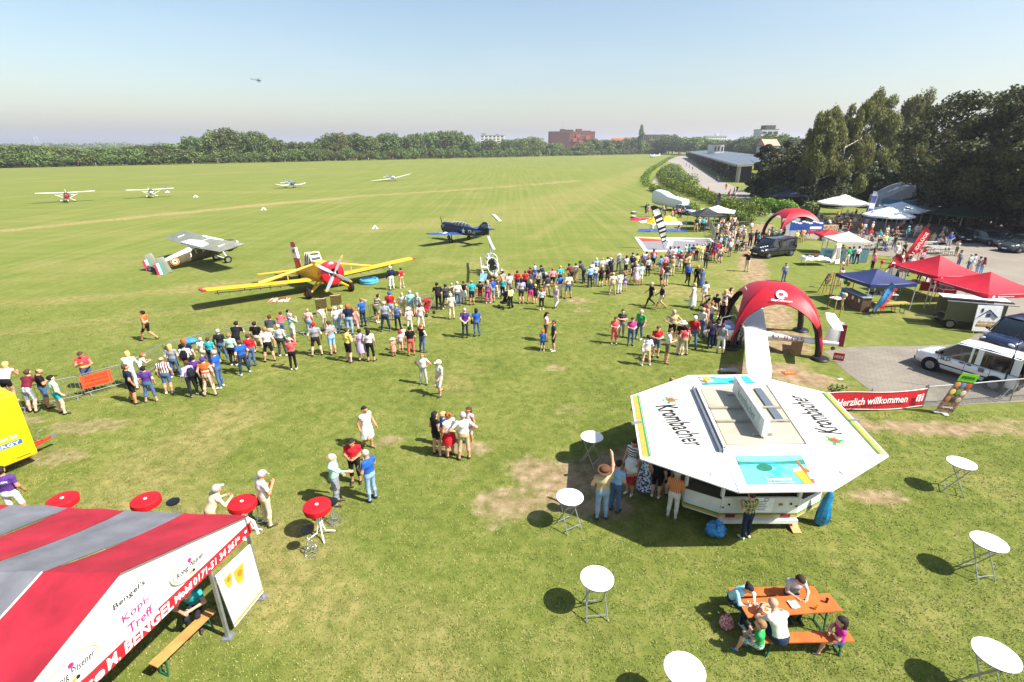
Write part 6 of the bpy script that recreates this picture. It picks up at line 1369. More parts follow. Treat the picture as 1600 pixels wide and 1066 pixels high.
def plate():
 p = pp_(662, 525, .775); t = thing('plate', 'white paper plate of chips on the picnic table', 'plate', p); MB().lathe([(0, 0), (.09, 0), (.115, .018), (.112, .022), (.088, .008), (0, .006)], n=24).build('paper_plate', WHITEPL, t)
 for k in range(16): a = rng.random() * 6.28; r = rng.random() * .06; MB().box((math.cos(a) * r, math.sin(a) * r, .02 + rng.random() * .02), (.055, .012, .012), rz=rng.random() * 3).build('chip', mat('chips', '#cf8a2e'), t)
plate()
def paper():
 p = pp_(897, 480, .775); t = thing('open_leaflet', 'white leaflet held open by the woman with sunglasses', 'leaflet', p, .1)
 for s_ in (-1, 1): MB().slab([(s_ * .0, -.1, .01), (s_ * .10, -.1, .035), (s_ * .10, .1, .035), (0, .1, .01)], .003).build('page', LETTER_W, t)
 for r in range(5): MB().box((.05, -.06 + r * .03, .0305), (.06, .006, .002)).build('print_line', mat('print_dim'), t)
paper()
bag('rucksack', 'red patterned rucksack on the grass beside the picnic table', 'bag', pp_(300, 665, 0), (.30, .24, .34), pattern('rucksack_print', 'blotch', '#a8424a', '#c9a49c', period=22), .3)
# ---- yellow trailer at left
def yellow_trailer():
 c = Vector((-17.55, 16.1, 0)); hitch = Vector((-18.3, 17.9, 0)); ax = R(62)
 t = thing('yellow_trailer', 'bright yellow box trailer with red wheels at the left edge', 'trailer', Vector((-18.35, 15.0, 0)), ax); Yl = mat('trailer_yellow', '#e8c416', .4, 0, .4, .06)
 b = MB(); rings = []
 for x, k in ((-2.6, .9), (-2.5, 1), (1.15, 1), (1.28, .96)): rings.append([Vector((x, y * k, z)) for y, z in ((-.76, .42), (-.80, .50), (-.80, 2.75), (-.74, 2.8), (.74, 2.8), (.80, 2.75), (.80, .50), (.76, .42))])
 b.loft(rings, smooth=False).build('body', Yl, t)
 for s_ in (-1, 1):
  w = wheel(t, (-.5, s_ * .82, .36), .36, .22, TYRE, mat('rim_red2', '#c0202c')); MB().tube([(-.5 + math.cos(k * .314) * .46, s_ * .82, .36 + math.sin(k * .314) * .46) for k in range(11)], .07, 6).build('mudguard', mat('mudguard', '#b9b49c', .5, .4), t)
 d_ = MB(); d_.bar((1.2, .25, .45), (1.75, 0, .45), .09).bar((1.2, -.25, .45), (1.75, 0, .45), .09).bar((1.7, 0, .45), (2.0, 0, .48), .08); d_.build('drawbar', mat('drawbar_red', '#b8341c'), t); MB().tube([(1.6, .1, .5), (1.7, .12, .8), (1.85, .1, .85)], .02, 6).box((2.05, 0, .5), (.14, .1, .1)).build('coupling', STEEL, t)
 for k, (s_, zz, bl) in enumerate((('MIETPARK 2.0', 1.36, '#8f9aa8'), ('ENERGY', 1.12, '#2c5f9c'))):
  MB().box((.45, -.785 + (.0 if k == 0 else -.010), zz), (1.1, .02, .17)).build('sign_plate', mat('sign_blue' + str(k), bl), t); lettering(s_, frame((.45, -.80 + (.0 if k == 0 else -.012), zz), (1, 0, 0), (0, 0, 1)), .95, .11, LETTER_W, t, bold=.01)
 MB().box((.9, -.72, .56), (.4, .2, .01)).build('vent', LETTER_B, t)
yellow_trailer()
# ---- inflatable red domes
def dome(name, label, feet, H, sleeves, detail=True):
 F_ = [Vector((p[0], p[1], 0)) for p in feet]; c = sum(F_, Vector()) / 4; t = thing(name, label, 'tent', c, 0, 'red inflatable dome tents'); F_ = [p - c for p in F_]; th0 = .10
 DR = mat('dome_red', '#ac1426', .45, 0, .4, .08, .8, .1); DB = mat('dome_black', '#18181a', .5)
 def S_(i, u, th, k=1.0):
  b = F_[i].lerp(F_[(i + 1) % 4], u); rr = 1 - .30 * math.sin(math.pi * u) * 0; q = b.normalized() * (b.length * (1 + .18 * math.sin(math.pi * u)))
  return Vector((q.x * math.cos(th) ** .9 * k, q.y * math.cos(th) ** .9 * k, H * math.sin(th) * k))
 for i in range(4):
  def lowth(u): return .05 + .86 * math.sin(math.pi * u) ** .42
  for k, nm in ((1.0, 'canopy_panel'), (.985, 'canopy_lining')):
   mb = MB(); mb.grid(lambda u, v: S_(i, u, lerp(math.pi / 2 - .0005, lowth(u), v), k), 18, 14)
   if k == 1: po = mb.build(nm, DR, t)
   else: mb.build(nm, mat('lining', '#6e1c26', .7), po)
  path = [S_(i, 0, th, .935) for th in (0.02, .2, .45, .7, .95, 1.2, 1.5)]; MB().tube(path, [.17, .17, .16, .15, .14, .13, .12], 10).build('air_leg', DB, t)
  p = F_[i]; MB().lathe([(.0, 0), (.42, 0), (.46, .06), (.40, .14), (.25, .16), (0, .16)], (p.x * .98, p.y * .98, 0), 18).build('weight_bag', DB, t)
 return t, S_, F_, c
t, S_, F_, c = dome('dome_tent', 'near red inflatable dome with white face logo', [(12.33, 26.93), (16.58, 25.27), (17.97, 29.92), (13.7, 31.6)], 3.45, 4)
def on_dome(i, u, th, du=.02):
 p = S_(i, u, th, 1.012); x = S_(i, u + du, th) - S_(i, u - du, th); y = S_(i, u, th + .05) - S_(i, u, th - .05); return p, x.normalized(), y.normalized()
p, x, y = on_dome(0, .5, 1.10); nrm = x.cross(y).normalized()
hd_ = MB(); hd_.slab([p + nrm * .02 + x * (.30 * math.cos(a) * (1 if math.cos(a) > 0 else .9)) + y * .34 * math.sin(a) for a in [k * .349 for k in range(18)]], .012, n=nrm); lg = hd_.build('head_logo', LETTER_W, t)
disc_mark(lg, p + nrm * .035 - x * .02 + y * .02, .13, mat('logo_red', '#b03040'), nrm, 'logo_spiral', .006); star(lg, p + nrm * .04 + x * .2 - y * .2, .13, mat('logo_red'), x, y, 'logo_cut');
p, x, y = on_dome(0, .5, .955); nrm = x.cross(y).normalized(); lettering('SkyConcept', frame(p + nrm * .05, x, y), 1.05, .16, LETTER_W, t, bold=.015)
p, x, y = on_dome(3, .5, 1.0); nrm = x.cross(y).normalized(); lettering('SkyConcept', frame(p + nrm * .05, x, y), .7, .1, LETTER_W, t, bold=.01)
t2, S2, F2, c2 = dome('dome_tent', 'far red inflatable dome over a blue banner', [(32.1, 61.9), (37.4, 62.0), (37.6, 66.9), (32.3, 66.9)], 3.5, 4)
def board(name, label, cat, a, b, z0, z1, m, feet=True, depth=.04):
 a, b = Vector((*a[:2], 0)), Vector((*b[:2], 0)); c = (a + b) / 2; L = (b - a).length; t = thing(name, label, cat, c, math.atan2((b - a).y, (b - a).x)); MB().box((0, 0, (z0 + z1) / 2), (L, depth, z1 - z0)).build('panel', m, t)
 for s_ in (-1, 1): MB().bar((s_ * L * .46, .03, 0), (s_ * L * .46, .03, z1), .04).build('post', GALV, t)
 return t
tb = board('blue_banner', 'blue banner with a white map hung under the far dome', 'banner', (33.0, 61.6), (37.0, 61.7), 1.25, 2.35, mat('banner_blue', '#20489c'))
for k in range(9): MB().ell((-1.7 + k * .42, -.03, 2.28 - .10 * (k % 3)), (.26, .012, .10), 8, 5).build('printed_land', LETTER_W, tb)
lettering('LUFTFAHRT', frame((-.6, -.035, 1.75), (1, 0, 0), (0, 0, 1)), 1.9, .3, mat('print_blue2', '#3c68b8'), tb); MB().box((1.1, -.03, 1.55), (1.4, .012, .3)).build('printed_strip', LETTER_W, tb)
board('banner', 'red strip banner under the blue one at the far dome', 'banner', (35.0, 61.3), (37.2, 61.4), .9, 1.25, mat('banner_red'))
board('banner', 'pale round backed panel in the left opening of the far dome', 'banner', (32.5, 62.6), (34.6, 62.6), .4, 2.5, mat('panel_pale', '#b9bac6'))
# ---- pop-up tents
def popup(name, label, FL, FR, depth, ez, az, col, group='pop-up pavilions', val=.28, txt=None, frame_m=None):
 FL, FR = Vector((*FL, 0)), Vector((*FR, 0)); x = (FR - FL); w = x.length; t = thing(name, label, 'pavilion', FL + x / 2 + Vector((-x.y, x.x, 0)).normalized() * depth / 2, math.atan2(x.y, x.x), group)
 m = mat('pavilion_' + col.lstrip('#'), col, .6, 0, .3, .10, 1.4, .12); P = [(-w / 2, -depth / 2), (w / 2, -depth / 2), (w / 2, depth / 2), (-w / 2, depth / 2)]
 for i in range(4):
  a, b = Vector((*P[i], ez)), Vector((*P[(i + 1) % 4], ez)); top = Vector((0, 0, az)); mb = MB()
  def f(u, v):
   e = a.lerp(b, u); q = e.lerp(top, v); q.z -= .10 * math.sin(math.pi * v) * (az - ez) + .05 * math.sin(math.pi * u) * (1 - v); return q
  mb.grid(f, 8, 8); mb.add([Vector(q) - Vector((0, 0, .012)) for q in mb.v], [tuple(reversed(fc)) for fc in mb.f], 0, True); mb.build('roof_panel', m, t)
  vb = MB(); nn = (b - a).cross(Vector((0, 0, 1))).normalized(); vb.grid(lambda u, v: a.lerp(b, u) + nn * .012 + Vector((0, 0, -val * v - .05 * math.sin(math.pi * u) * (1 - v) + .03 * v * abs(math.sin(u * 18.8)))), 14, 2); vb.add([Vector(q) - nn * .012 for q in vb.v], [tuple(reversed(fc)) for fc in vb.f], 0, True); vo = vb.build('valance', m, t)
  if txt and i in (0, 3): lettering(txt, frame(a.lerp(b, .30) + nn * .03 - Vector((0, 0, val * .55)), b - a, (0, 0, 1)), w * .28, val * .38, LETTER_W, vo, bold=.008); disc_mark(vo, a.lerp(b, .09) + nn * .03 - Vector((0, 0, val * .5)), val * .28, LETTER_W, nn, 'emblem')
  MB().bar((P[i][0] * .985, P[i][1] * .985, 0), (P[i][0] * .985, P[i][1] * .985, ez - .02), .045).box((P[i][0] * .985, P[i][1] * .985, .01), (.12, .12, .02)).build('leg', frame_m or ALU, t)
  MB().bar(a * .985, b * .985, .03).build('frame_bar', frame_m or ALU, t)
 return t
popup('pavilion', 'dark blue pavilion with picnic benches under its front edge', (24.25, 33.7), (27.7, 34.05), 3.4, 1.95, 2.65, '#252f5c', val=.26)
popup('pavilion', 'left of the two red pavilions on the lot edge', (30.0, 35.3), (33.6, 35.6), 4.2, 2.12, 3.2, '#b3152a', txt='Sparkasse'); popup('pavilion', 'right of the two red pavilions, nearer the camera', (29.5, 30.6), (33.5, 31.0), 4.1, 2.12, 3.05, '#b3152a', txt='Sparkasse')
popup('pavilion', 'cream white pavilion next to the light blue booth', (31.9, 50.4), (35.0, 50.0), 3.0, 1.95, 2.7, '#ddd8c8', val=.2)
popup('pavilion', 'white pavilion behind the black one at the demonstration area', (26.4, 74.2), (30.6, 72.2), 3.6, 1.95, 2.75, '#dcdad4', val=.15); popup('pavilion', 'black pavilion crowded by spectators', (24.4, 68.9), (28.4, 69.2), 3.2, 2.0, 2.9, '#26282e', val=.2)
popup('pavilion', 'shaded dark blue party tent under the trees', (47, 95.5), (53, 94.5), 4, 2.2, 3.2, '#20263e', val=.25)
def parasol(label, c, r, z, col, sides=8, group='big parasols of the beer garden', logo=None, rz=.2):
 t = thing('parasol', label, 'parasol', (c[0], c[1], 0), rz, group); m = mat('parasol_' + col.lstrip('#'), col, .65, 0, .3, .08, 1.5)
 for k in range(sides):
  a0, a1 = k * 6.2832 / sides, (k + 1) * 6.2832 / sides; A0, A1 = Vector((math.cos(a0) * r, math.sin(a0) * r, z)), Vector((math.cos(a1) * r, math.sin(a1) * r, z)); top = Vector((0, 0, z + r * .34)); mb = MB()
  mb.grid(lambda u, v: A0.lerp(A1, u).lerp(top, v) - Vector((0, 0, .05 * math.sin(3.14 * v) * math.sin(3.14 * u))), 4, 5); mb.add([Vector(q) - Vector((0, 0, .01)) for q in mb.v], [tuple(reversed(f)) for f in mb.f], 0, True); po = mb.build('panel', m, t)
  vb = MB(); vb.grid(lambda u, v: A0.lerp(A1, u) - Vector((0, 0, .22 * v)), 4, 1); vb.build('valance', m, po)
  if logo and k % 2 == 1:
   mid = (A0 + A1) / 2; p = mid.lerp(top, .30); nn = (A1 - A0).cross(top - mid).normalized(); e = MB(); xx = (A1 - A0).normalized(); yy = (top - mid).normalized(); e.slab([p + nn * .03 + xx * .34 * math.cos(q * .52) + yy * .17 * math.sin(q * .52) for q in range(12)], .01, n=nn); e.build('printed_oval', mat(*logo), po)
  MB().bar(A0 - Vector((0, 0, .02)), (0, 0, z + r * .2), .025).build('rib', WOODB, t)
 MB().tube([(0, 0, 0), (0, 0, z + r * .34)], .045, 8).build('pole', ALU, t); MB().box((0, 0, .06), (.8, .8, .12)).build('base', mat('concrete'), t); return t
parasol('white octagonal parasol with dark oval logos in front', (48.6, 67.6), 2.9, 2.35, '#dfe4e8', logo=('logo_slate', '#5a6670')); parasol('white parasol behind the foremost one', (52.6, 71.2), 3.0, 2.6, '#d8dde0', logo=('logo_slate',)); parasol('leftmost white parasol under the birches', (48.4, 77.0), 3.4, 2.9, '#e0dccc'); parasol('dark green parasol in the shade right of the white ones', (58.3, 67.6), 3.3, 2.5, '#14301f')
parasol('flat red sunshade behind the light blue booth', (33.6, 54.6), 1.55, 1.95, '#b8232f', 4, None, rz=.6)
# ---- mural hut
def mural_hut():
 a, b = Vector((55.0, 78.6, 0)), Vector((62.3, 75.4, 0)); x = (b - a).normalized(); y = Vector((-x.y, x.x, 0)); w = (b - a).length
 t = thing('mural_hut', 'rounded grey hut with a dark airplane mural over a teal wall', 'hut', a); G_ = mat('hut_grey', '#8f9296', .7); TE = mat('hut_teal', '#3f7f94', .6)
 prof = [(0, 0), (0, 3.1), (.10, 3.7), (.30, 4.7), (.42, 5.1), (.72, 5.1), (.9, 4.2), (1.0, 3.0), (1.0, 0)]
 fr = [x * u * w + Vector((0, 0, z)) for u, z in prof]; bk = [p + y * 9 for p in fr]
 MB().add(fr + bk, [(i, i + 1, 9 + i + 1, 9 + i) for i in range(8)]).build('shell', G_, t)
 up_ = MB().slab([x * u * w - y * .03 + Vector((0, 0, z)) for u, z in ((.0, 3.35), (.10, 3.7), (.30, 4.7), (.42, 5.1), (.72, 5.1), (.9, 4.2), (.985, 3.1), (.98, 2.9))], .06, n=y).build('front_wall', G_, t)
 MB().slab([x * u * w - y * .04 + Vector((0, 0, z)) for u, z in ((0, 1.7), (0, 3.35), (.98, 2.9), (1.0, 1.3))], .08, n=y).build('teal_wall', TE, t)
 MB().slab([x * u * w - y * .01 + Vector((0, 0, z)) for u, z in ((0, 0), (0, 1.75), (1.0, 1.4), (1.0, 0))], .06, n=y).build('lower_wall', mat('dark_boards'), t)
 ctr = x * w * .55 - y * .075 + Vector((0, 0, 4.05)); D_ = mat('mural_dark', '#2a2c30')
 def blade(name, p0, p1, w0, w1):
  p0, p1 = Vector((*p0, 0)), Vector((*p1, 0)); d = (p1 - p0).normalized(); q = Vector((-d.y, d.x, 0)); V = lambda p: ctr + x * p.x + Vector((0, 0, p.y)); MB().slab([V(p0 + q * w0), V(p1 + q * w1), V(p1 - q * w1), V(p0 - q * w0)], .05, n=y).build(name, D_, up_)
 blade('mural_fuselage', (-1.0, -.7), (.9, .2), .18, .28); blade('mural_wing', (0, -.2), (-.6, 1.3), .3, .12); blade('mural_wing', (.4, -.1), (1.5, 1.0), .28, .12); blade('mural_tail', (-.9, -.6), (-1.8, -.8), .15, .06)
 for k in range(7): MB().box(x * (.7 + k * 1.15) - y * .2 + Vector((0, 0, 1.0)), (.12, .12, 2.0)).build('porch_post', mat('concrete'), t)
 MB().slab([x * -.4 - y * 2.2 + Vector((0, 0, 2.0)), x * (w + .4) - y * 2.2 + Vector((0, 0, 1.9)), x * (w + .4) + Vector((0, 0, 2.5)), x * -.4 + Vector((0, 0, 2.6))], .08).build('porch_roof', mat('porch_grey', '#9aa0a4'), t)
mural_hut()
# ---- feather flags
def feather(label, base, h, w, col, lean=(0, 0), txt=None, tm=None, stripes=None, side=1, rz=0, seg=12, kind='sail'):
 t = thing('feather_flag', label, 'flag', (base[0], base[1], 0), rz, 'feather flags'); m = mat('flag_' + col.lstrip('#'), col, .6, 0, .3, .08, 2)
 ax = Vector((lean[0], lean[1], 1)).normalized(); xx = Vector((1, 0, 0)); xx = (xx - ax * xx.dot(ax)).normalized() * side; yy = ax.cross(xx)
 W_ = lambda v: w * (.55 + .45 * min(1, v * 3)) * (1 if v < .78 else math.sqrt(max(0.02, 1 - ((v - .78) / .24) ** 2))) if kind == 'sail' else w * math.sin(math.pi * min(1, .06 + v * .94)) ** .55 * (.35 + .65 * v)
 mb = MB(); mb.grid(lambda u, v: ax * lerp(h * .16, h, v) + xx * (u * W_(v) + (0 if kind == 'sail' else -.15 * v * v * 0)) + yy * (.05 * math.sin(v * 9 + u * 2)), 4, 24)
 mb.add([Vector(q) + yy * .008 for q in mb.v], [tuple(reversed(f)) for f in mb.f], 0, True); fo = mb.build('flag_cloth', m, t)
 MB().tube([(0, 0, 0), ax * h * .95, ax * h * 1.0 + xx * w * .25], [.022, .014, .008], 6).build('pole', LETTER_B, t); MB().box((0, 0, .015), (.7, .08, .03)).box((0, 0, .015), (.08, .7, .03)).build('foot', GALV, t)
 if txt:
  c = ax * h * .58 + xx * w * .48
  for s_ in (1, -1):
   nn = yy * s_ * .10; lettering(txt, frame(c + nn, ax, xx.cross(ax) and (-xx if (ax.cross(-xx)).dot(yy * s_) > 0 else xx)), h * .66, w * .42, tm or LETTER_W, fo, bold=.012)
 if stripes:
  for v0, v1, mm in stripes: sb = MB(); sb.grid(lambda u, v: ax * lerp(h * .16, h, lerp(v0, v1, v)) + xx * (lerp(.08, .92, u) * W_(lerp(v0, v1, v))) + yy * (.05 * math.sin(lerp(v0, v1, v) * 9 + u * 2) - .012), 4, 4); sb.build('flag_print', mm, fo)
 return t
q = g(1038, 390); feather('black and white feather flag leaning over the demonstration area', (q.x, q.y), 5.0, .85, '#22202a', (-.42, 0.0), side=1, stripes=[(.04, .1, LETTER_W), (.15, .24, LETTER_W), (.29, .34, LETTER_W), (.40, .52, LETTER_W), (.58, .63, LETTER_W), (.72, .88, LETTER_W)])
q = g(1114, 350); feather('slim dark feather flag at the black pavilion', (q.x, q.y), 4.4, .4, '#2a2840', (.05, 0), side=1)
q = g(1346, 362); feather('tall white and blue feather flag in the beer garden', (q.x, q.y), 5.2, .75, '#c3c5dc', (.06, 0), side=1, stripes=[(.2, .5, mat('flag_blue', '#46488c')), (.66, .86, mat('flag_blue'))])
q = g(1404, 414); feather('big red feather flag lettered for sightseeing flights', (q.x, q.y), 3.9, .95, '#c4202c', (.42, .0), 'RUNDFLÜGE', side=1)
q = g(1376, 434); feather('small red feather flag behind the blue pavilion', (q.x, q.y), 2.3, .8, '#a8182c', (.42, 0), side=1, stripes=[(.45, .62, LETTER_W), (.1, .3, LETTER_W)])
q = g(1351, 480); feather('blue drop shaped flag with red lettering at the blue pavilion', (24.1, 32.9), 2.5, .85, '#3f86c4', (.40, 0), 'albatros', mat('print_red2', '#d83a34'), side=1, kind='drop')
def lorry_flag(): pass
# ---- signs, banners, fence
def welcome():
 a, b = Vector((12.9, 19.35, 0)), Vector((18.0, 19.95, 0)); x = (b - a).normalized(); L = (b - a).length; t = thing('welcome_banner', 'long red welcome banner tied to the fence', 'banner', a, math.atan2(x.y, x.x)); m = mat('banner_red'); mb = MB()
 mb.grid(lambda u, v: Vector((u * L, .05 * math.sin(u * 7), .14 + .05 * math.sin(u * 5 + 1) + v * (.78 + .06 * math.sin(u * 4)))), 30, 4); mb.add([Vector(p) + Vector((0, .012, 0)) for p in mb.v], [tuple(reversed(f)) for f in mb.f], 0, True); o = mb.build('banner_cloth', m, t)
 lettering('Herzlich willkommen', frame((L * .50, -.09, .55), (1, 0, 0), (0, 0, 1)), 3.3, .34, LETTER_W, o, bold=.012)
 for k, (dx, dz, w_, h_) in enumerate(((-.08, .12, .12, .07), (0, 0, .07, .34), (.12, -.02, .07, .26), (.12, .17, .06, .06), (-.12, -.05, .07, .2))): MB().box((L - .35 + dx, -.09, .55 + dz), (w_, .012, h_)).build('emblem', LETTER_W, o)
 for u in (0, .5, 1): MB().bar((u * L, .08, 0), (u * L, .08, 1.05), .04).build('post', GALV, t)
 for z in (.12, .95): MB().tube([(u * L / 30, .05 * math.sin(u * 7 / 30) - .012, z + .05 * math.sin(u * 5 / 30 + 1)) for u in range(31)], .012, 5).build('hem', LETTER_W, o)
welcome()
def chain_fence():
 a, b = Vector((18.05, 20.0, 0)), Vector((27.5, 21.2, 0)); x = (b - a).normalized(); L = (b - a).length; t = thing('wire_fence', 'sagging wire mesh fence with steel rail beside the paving', 'fence', a, math.atan2(x.y, x.x))
 MB().tube([(0, 0, 1.0), (2, 0, 1.03), (4.4, 0, 1.1), (L, 0, 1.12)], .03, 8).build('top_rail', GALV, t)
 for s_ in (0, 1.5, 4.4, 7.0, L): MB().tube([(s_, 0, 0), (s_, 0, 1.12)], .028, 8).build('post', GALV, t)
 MB().tube([(4.4, 0, 1.0), (3.7, .0, .0)], .022, 6).build('brace', GALV, t)
 m = MB()
 for k in range(int(L / .12)):
  u = k * .12; m.tube([(u, 0, .03), (min(L, u + 1.0), 0, 1.03)], .0035, 3, caps=False); m.tube([(u, 0, 1.03), (min(L, u + 1.0), 0, .03)], .0035, 3, caps=False)
 o = m.build('wire_mesh', mat('wire', '#8f9296', .5, .5), t); o['kind'] = 'stuff'
chain_fence()
def rollup():
 a, b = Vector((18.15, 19.45, 0)), Vector((18.95, 19.5, 0)); t = thing('roll_up_sign', 'leaning roll-up sign with green head and food pictures', 'sign', (a + b) / 2, .06); t.rotation_euler = (R(8), R(10), .06)
 MB().box((0, 0, 1.03), (.82, .02, 2.0)).build('panel', pattern('food_print', 'blotch', '#4c4a44', '#8a6a50', period=7), t); MB().box((0, -.014, 1.83), (.82, .014, .38)).build('green_head', mat('sign_green2', '#6ab82a'), t); lettering('SPIERING', frame((0, -.028, 1.84), (1, 0, 0), (0, 0, 1)), .62, .13, mat('print_darkgreen', '#2c5a1c'), t, bold=.01)
 for k, c_ in enumerate(('#c98a62', '#5a7fae', '#b84a3c', '#d8c06a', '#6a8a3c', '#cfc6ba', '#a86a44', '#3c3a40', '#b8a08a')): MB().ell((-.25 + (k % 3) * .25, -.016, 1.45 - (k // 3) * .36), (.13, .012, .14), 10, 6).build('food_picture', mat('food_' + c_[1:], c_), t)
 lettering('spierings', frame((0, -.026, .32), (1, 0, 0), (0, 0, 1)), .5, .1, LETTER_W, t); MB().box((0, 0, .02), (.95, .12, .04)).build('foot', ALU, t); MB().box((0, 0, .03), (.3, .5, .03)).build('foot_bar', ALU, t)
rollup()
def pole():
 p = g(1561, 618); t = thing('antenna_pole', 'thin black antenna pole standing at the wire fence before the white van', 'pole', p); MB().tube([(0, 0, 0), (0, 0, 2.0)], .035, 8).build('lower_tube', LETTER_B, t); MB().tube([(0, 0, 2.0), (0, 0, 4.6)], .018, 6).build('upper_tube', LETTER_B, t)
 for k in range(3): a = k * 2.094; MB().bar((0, 0, .5), (math.cos(a) * .4, math.sin(a) * .4, 0), .025).build('leg', LETTER_B, t)
pole()
MB_flat = lambda name, label, cat, px, z, m: None
def ground_cloth(name, label, cat, pts, m, th=.012, parts=()):
 c = sum((Vector((p[0], p[1], 0)) for p in pts), Vector()) / len(pts); t = thing(name, label, cat, c); MB().slab([Vector((p[0], p[1], .02)) - c for p in pts], th, n=(0, 0, 1)).build('sheet', m, t)
 for k, (nm, q, mm) in enumerate(parts): MB().slab([Vector((p[0], p[1], .03 + .003 * k)) - c for p in q], .008, n=(0, 0, 1)).build(nm, mm, t)
 return t
mq = [(15.3, 64.3), (24.4, 63.4), (23.1, 55.0), (14.3, 55.2)]; MQ = lambda u, v: Vector(mq[3]).lerp(Vector(mq[2]), u).lerp(Vector(mq[0]).lerp(Vector(mq[1]), u), v)
ground_cloth('landing_mat', 'large grey landing mat with white border and red corner', 'mat', mq, mat('mat_white', '#dedcd8'), .02, [('grey_field', [MQ(.05, .06), MQ(.97, .06), MQ(.97, .94), MQ(.05, .94)], mat('mat_grey', '#7f7b80')), ('red_corner', [MQ(.03, .93), MQ(.06, .66), MQ(.34, .70), MQ(.33, .93)], mat('mat_red', '#c2382e')), ('orange_ray', [MQ(.05, .93), MQ(.34, .80), MQ(.34, .93)], mat('mat_orange', '#dd9a2c')), ('white_stripe', [MQ(.30, .20), MQ(.36, .20), MQ(.50, .85), MQ(.44, .85)], mat('mat_white')), ('white_bar', [MQ(.36, .76), MQ(.75, .70), MQ(.75, .78), MQ(.36, .85)], mat('mat_white'))])
ground_cloth('blue_tarp', 'long blue tarpaulin spread on the grass', 'tarp', [(17.4, 71.0), (24.0, 71.0), (23.2, 68.2), (16.6, 68.3)], mat('tarp_blue', '#2c4c8c', .5))
def heap(label, px, r, cols, seed):
 p = g(*px); t = thing('parachute', label, 'parachute', p, 0, 'parachutes laid out to be packed'); nr = random.Random(seed)
 for k, c_ in enumerate(cols):
  mb = MB(); cx = (k - len(cols) / 2) * r[0] * .8; mb.grid(lambda u, v: Vector((cx + (u - .5) * r[0] * 1.3, (v - .5) * r[1] * 2, max(.01, r[2] * math.sin(math.pi * u) * math.sin(math.pi * v) * (1 + .35 * math.sin(u * 13 + k) * math.sin(v * 11))))), 14, 10); mb.build('canopy_cloth', mat('chute_' + c_[1:], c_, .6, 0, .3, .2, 3), t)
heap('red and white parachute cloth left of the yellow heap', (1014, 344), (1.6, .9, .35), ['#b0283c', '#c8323c', '#e2ded8'], 1); heap('white parachute cloth on the grass near the trailer', (1030, 347), (2.0, 1.0, .3), ['#e4e2dc', '#dcd8cc'], 2); heap('bright yellow parachute heap', (1045, 348), (2.4, 1.3, .9), ['#e0b020', '#e8c83c'], 3); heap('white parachute spread right of the yellow heap', (1064, 350), (2.2, .9, .35), ['#e6e4de', '#ddd8d0', '#2c2c34'], 4)
for k, (px, lb) in enumerate((((586, 357), 'largest white marker wedge near the navy plane'), ((412, 328), 'white marker wedge in the middle of the field'), ((306, 308), 'white marker wedge right of the white high wing plane'), ((262, 301), 'farthest white marker wedge beside a wing tip'))):
 p = g(*px); t = thing('runway_marker', lb, 'marker', p, .3, 'runway edge markers'); MB().loft([[Vector((-.42, y, 0)), Vector((0, y * .3, .48)), Vector((.42, y, 0))] for y in (-.35, .35)], smooth=False).build('wedge', WHITEPL, t); MB().slab([(-.1, -.38, .02), (.13, -.38, .02), (.05, -.16, .42), (-.02, -.16, .42)], .02).build('stripe', mat('marker_purple', '#6a4a7c'), t)
for k, (px, lb) in enumerate((((990, 334), 'upper of two low dark runway lamps'), ((990, 341), 'lower of two low dark runway lamps'))):
 t = thing('ground_lamp', lb, 'lamp', g(*px), 0, 'runway lamps'); MB().lathe([(.5, 0), (.5, .22), (.38, .3), (0, .3)], n=16).build('housing', mat('lamp_grey', '#5a5c60'), t); MB().cyl((0, 0, .3), .34, .05, 14).build('lens', mat('lens_pale', '#c9cccc'), t)
t = thing('plank', 'pale board lying on the grass behind the navy plane', 'plank', (g(771, 336) + g(781, 346)) / 2, math.atan2(*(g(771, 336) - g(781, 346)).yx)); MB().box((0, 0, .06), ((g(771, 336) - g(781, 346)).length, .5, .12)).build('board', mat('pale_board', '#cfc6b4'), t)
def pool():
 a, b = g(561.5, 443), g(592.5, 441); c = g(577, 442); r = (b - a).length / 2; t = thing('paddling_pool', 'round light blue inflatable pool beside the yellow plane', 'pool', c); m = mat('pool_blue', '#3f9cd0', .35, 0, .5, .08)
 for k in range(2): MB().tube([((r - .14) * math.cos(i * .2094), (r - .14) * math.sin(i * .2094), .10 + k * .16) for i in range(30)], .12, 8, closed=True).build('air_ring', m, t)
 MB().cyl((0, 0, .02), r - .16, .02, 30).build('floor', mat('pool_floor', '#5ab4de'), t); MB().cyl((0, 0, .05), r - .16, .22, 30).build('water', glass_mat('pool_water', '#3f8fb0', .05), t)
pool()
t = thing('blanket', 'patterned blanket with small items near the yellow plane wheel', 'blanket', g(437, 470), .2); mb = MB(); mb.grid(lambda u, v: Vector(((u - .5) * 1.5, (v - .5) * .9, .03 + .12 * abs(math.sin(u * 7) * math.sin(v * 5)))), 12, 8); mb.build('cloth', pattern('blanket_print', 'blotch', '#9c4a34', '#d8c8b0', period=5), t); MB().box((.2, .1, .12), (.5, .3, .15)).build('folded_bag', mat('bag_brown', '#7a4a2c'), t)
t = thing('orange_sheet', 'small orange printed sheet lying under the dome', 'sheet', g(1233, 583), .1); MB().box((0, 0, .02), (.62, .42, .015)).build('sheet', mat('sheet_orange', '#d8502c'), t); lettering('INFO', frame((0, 0, .032), (1, 0, 0), (0, 1, 0)), .4, .16, mat('print_yellow', '#e8c05a'), t)
t = thing('paper', 'small white paper lying on the grass near the paving', 'paper', g(1313, 593), .3); MB().box((0, 0, .02), (.22, .16, .01)).build('sheet', LETTER_W, t)
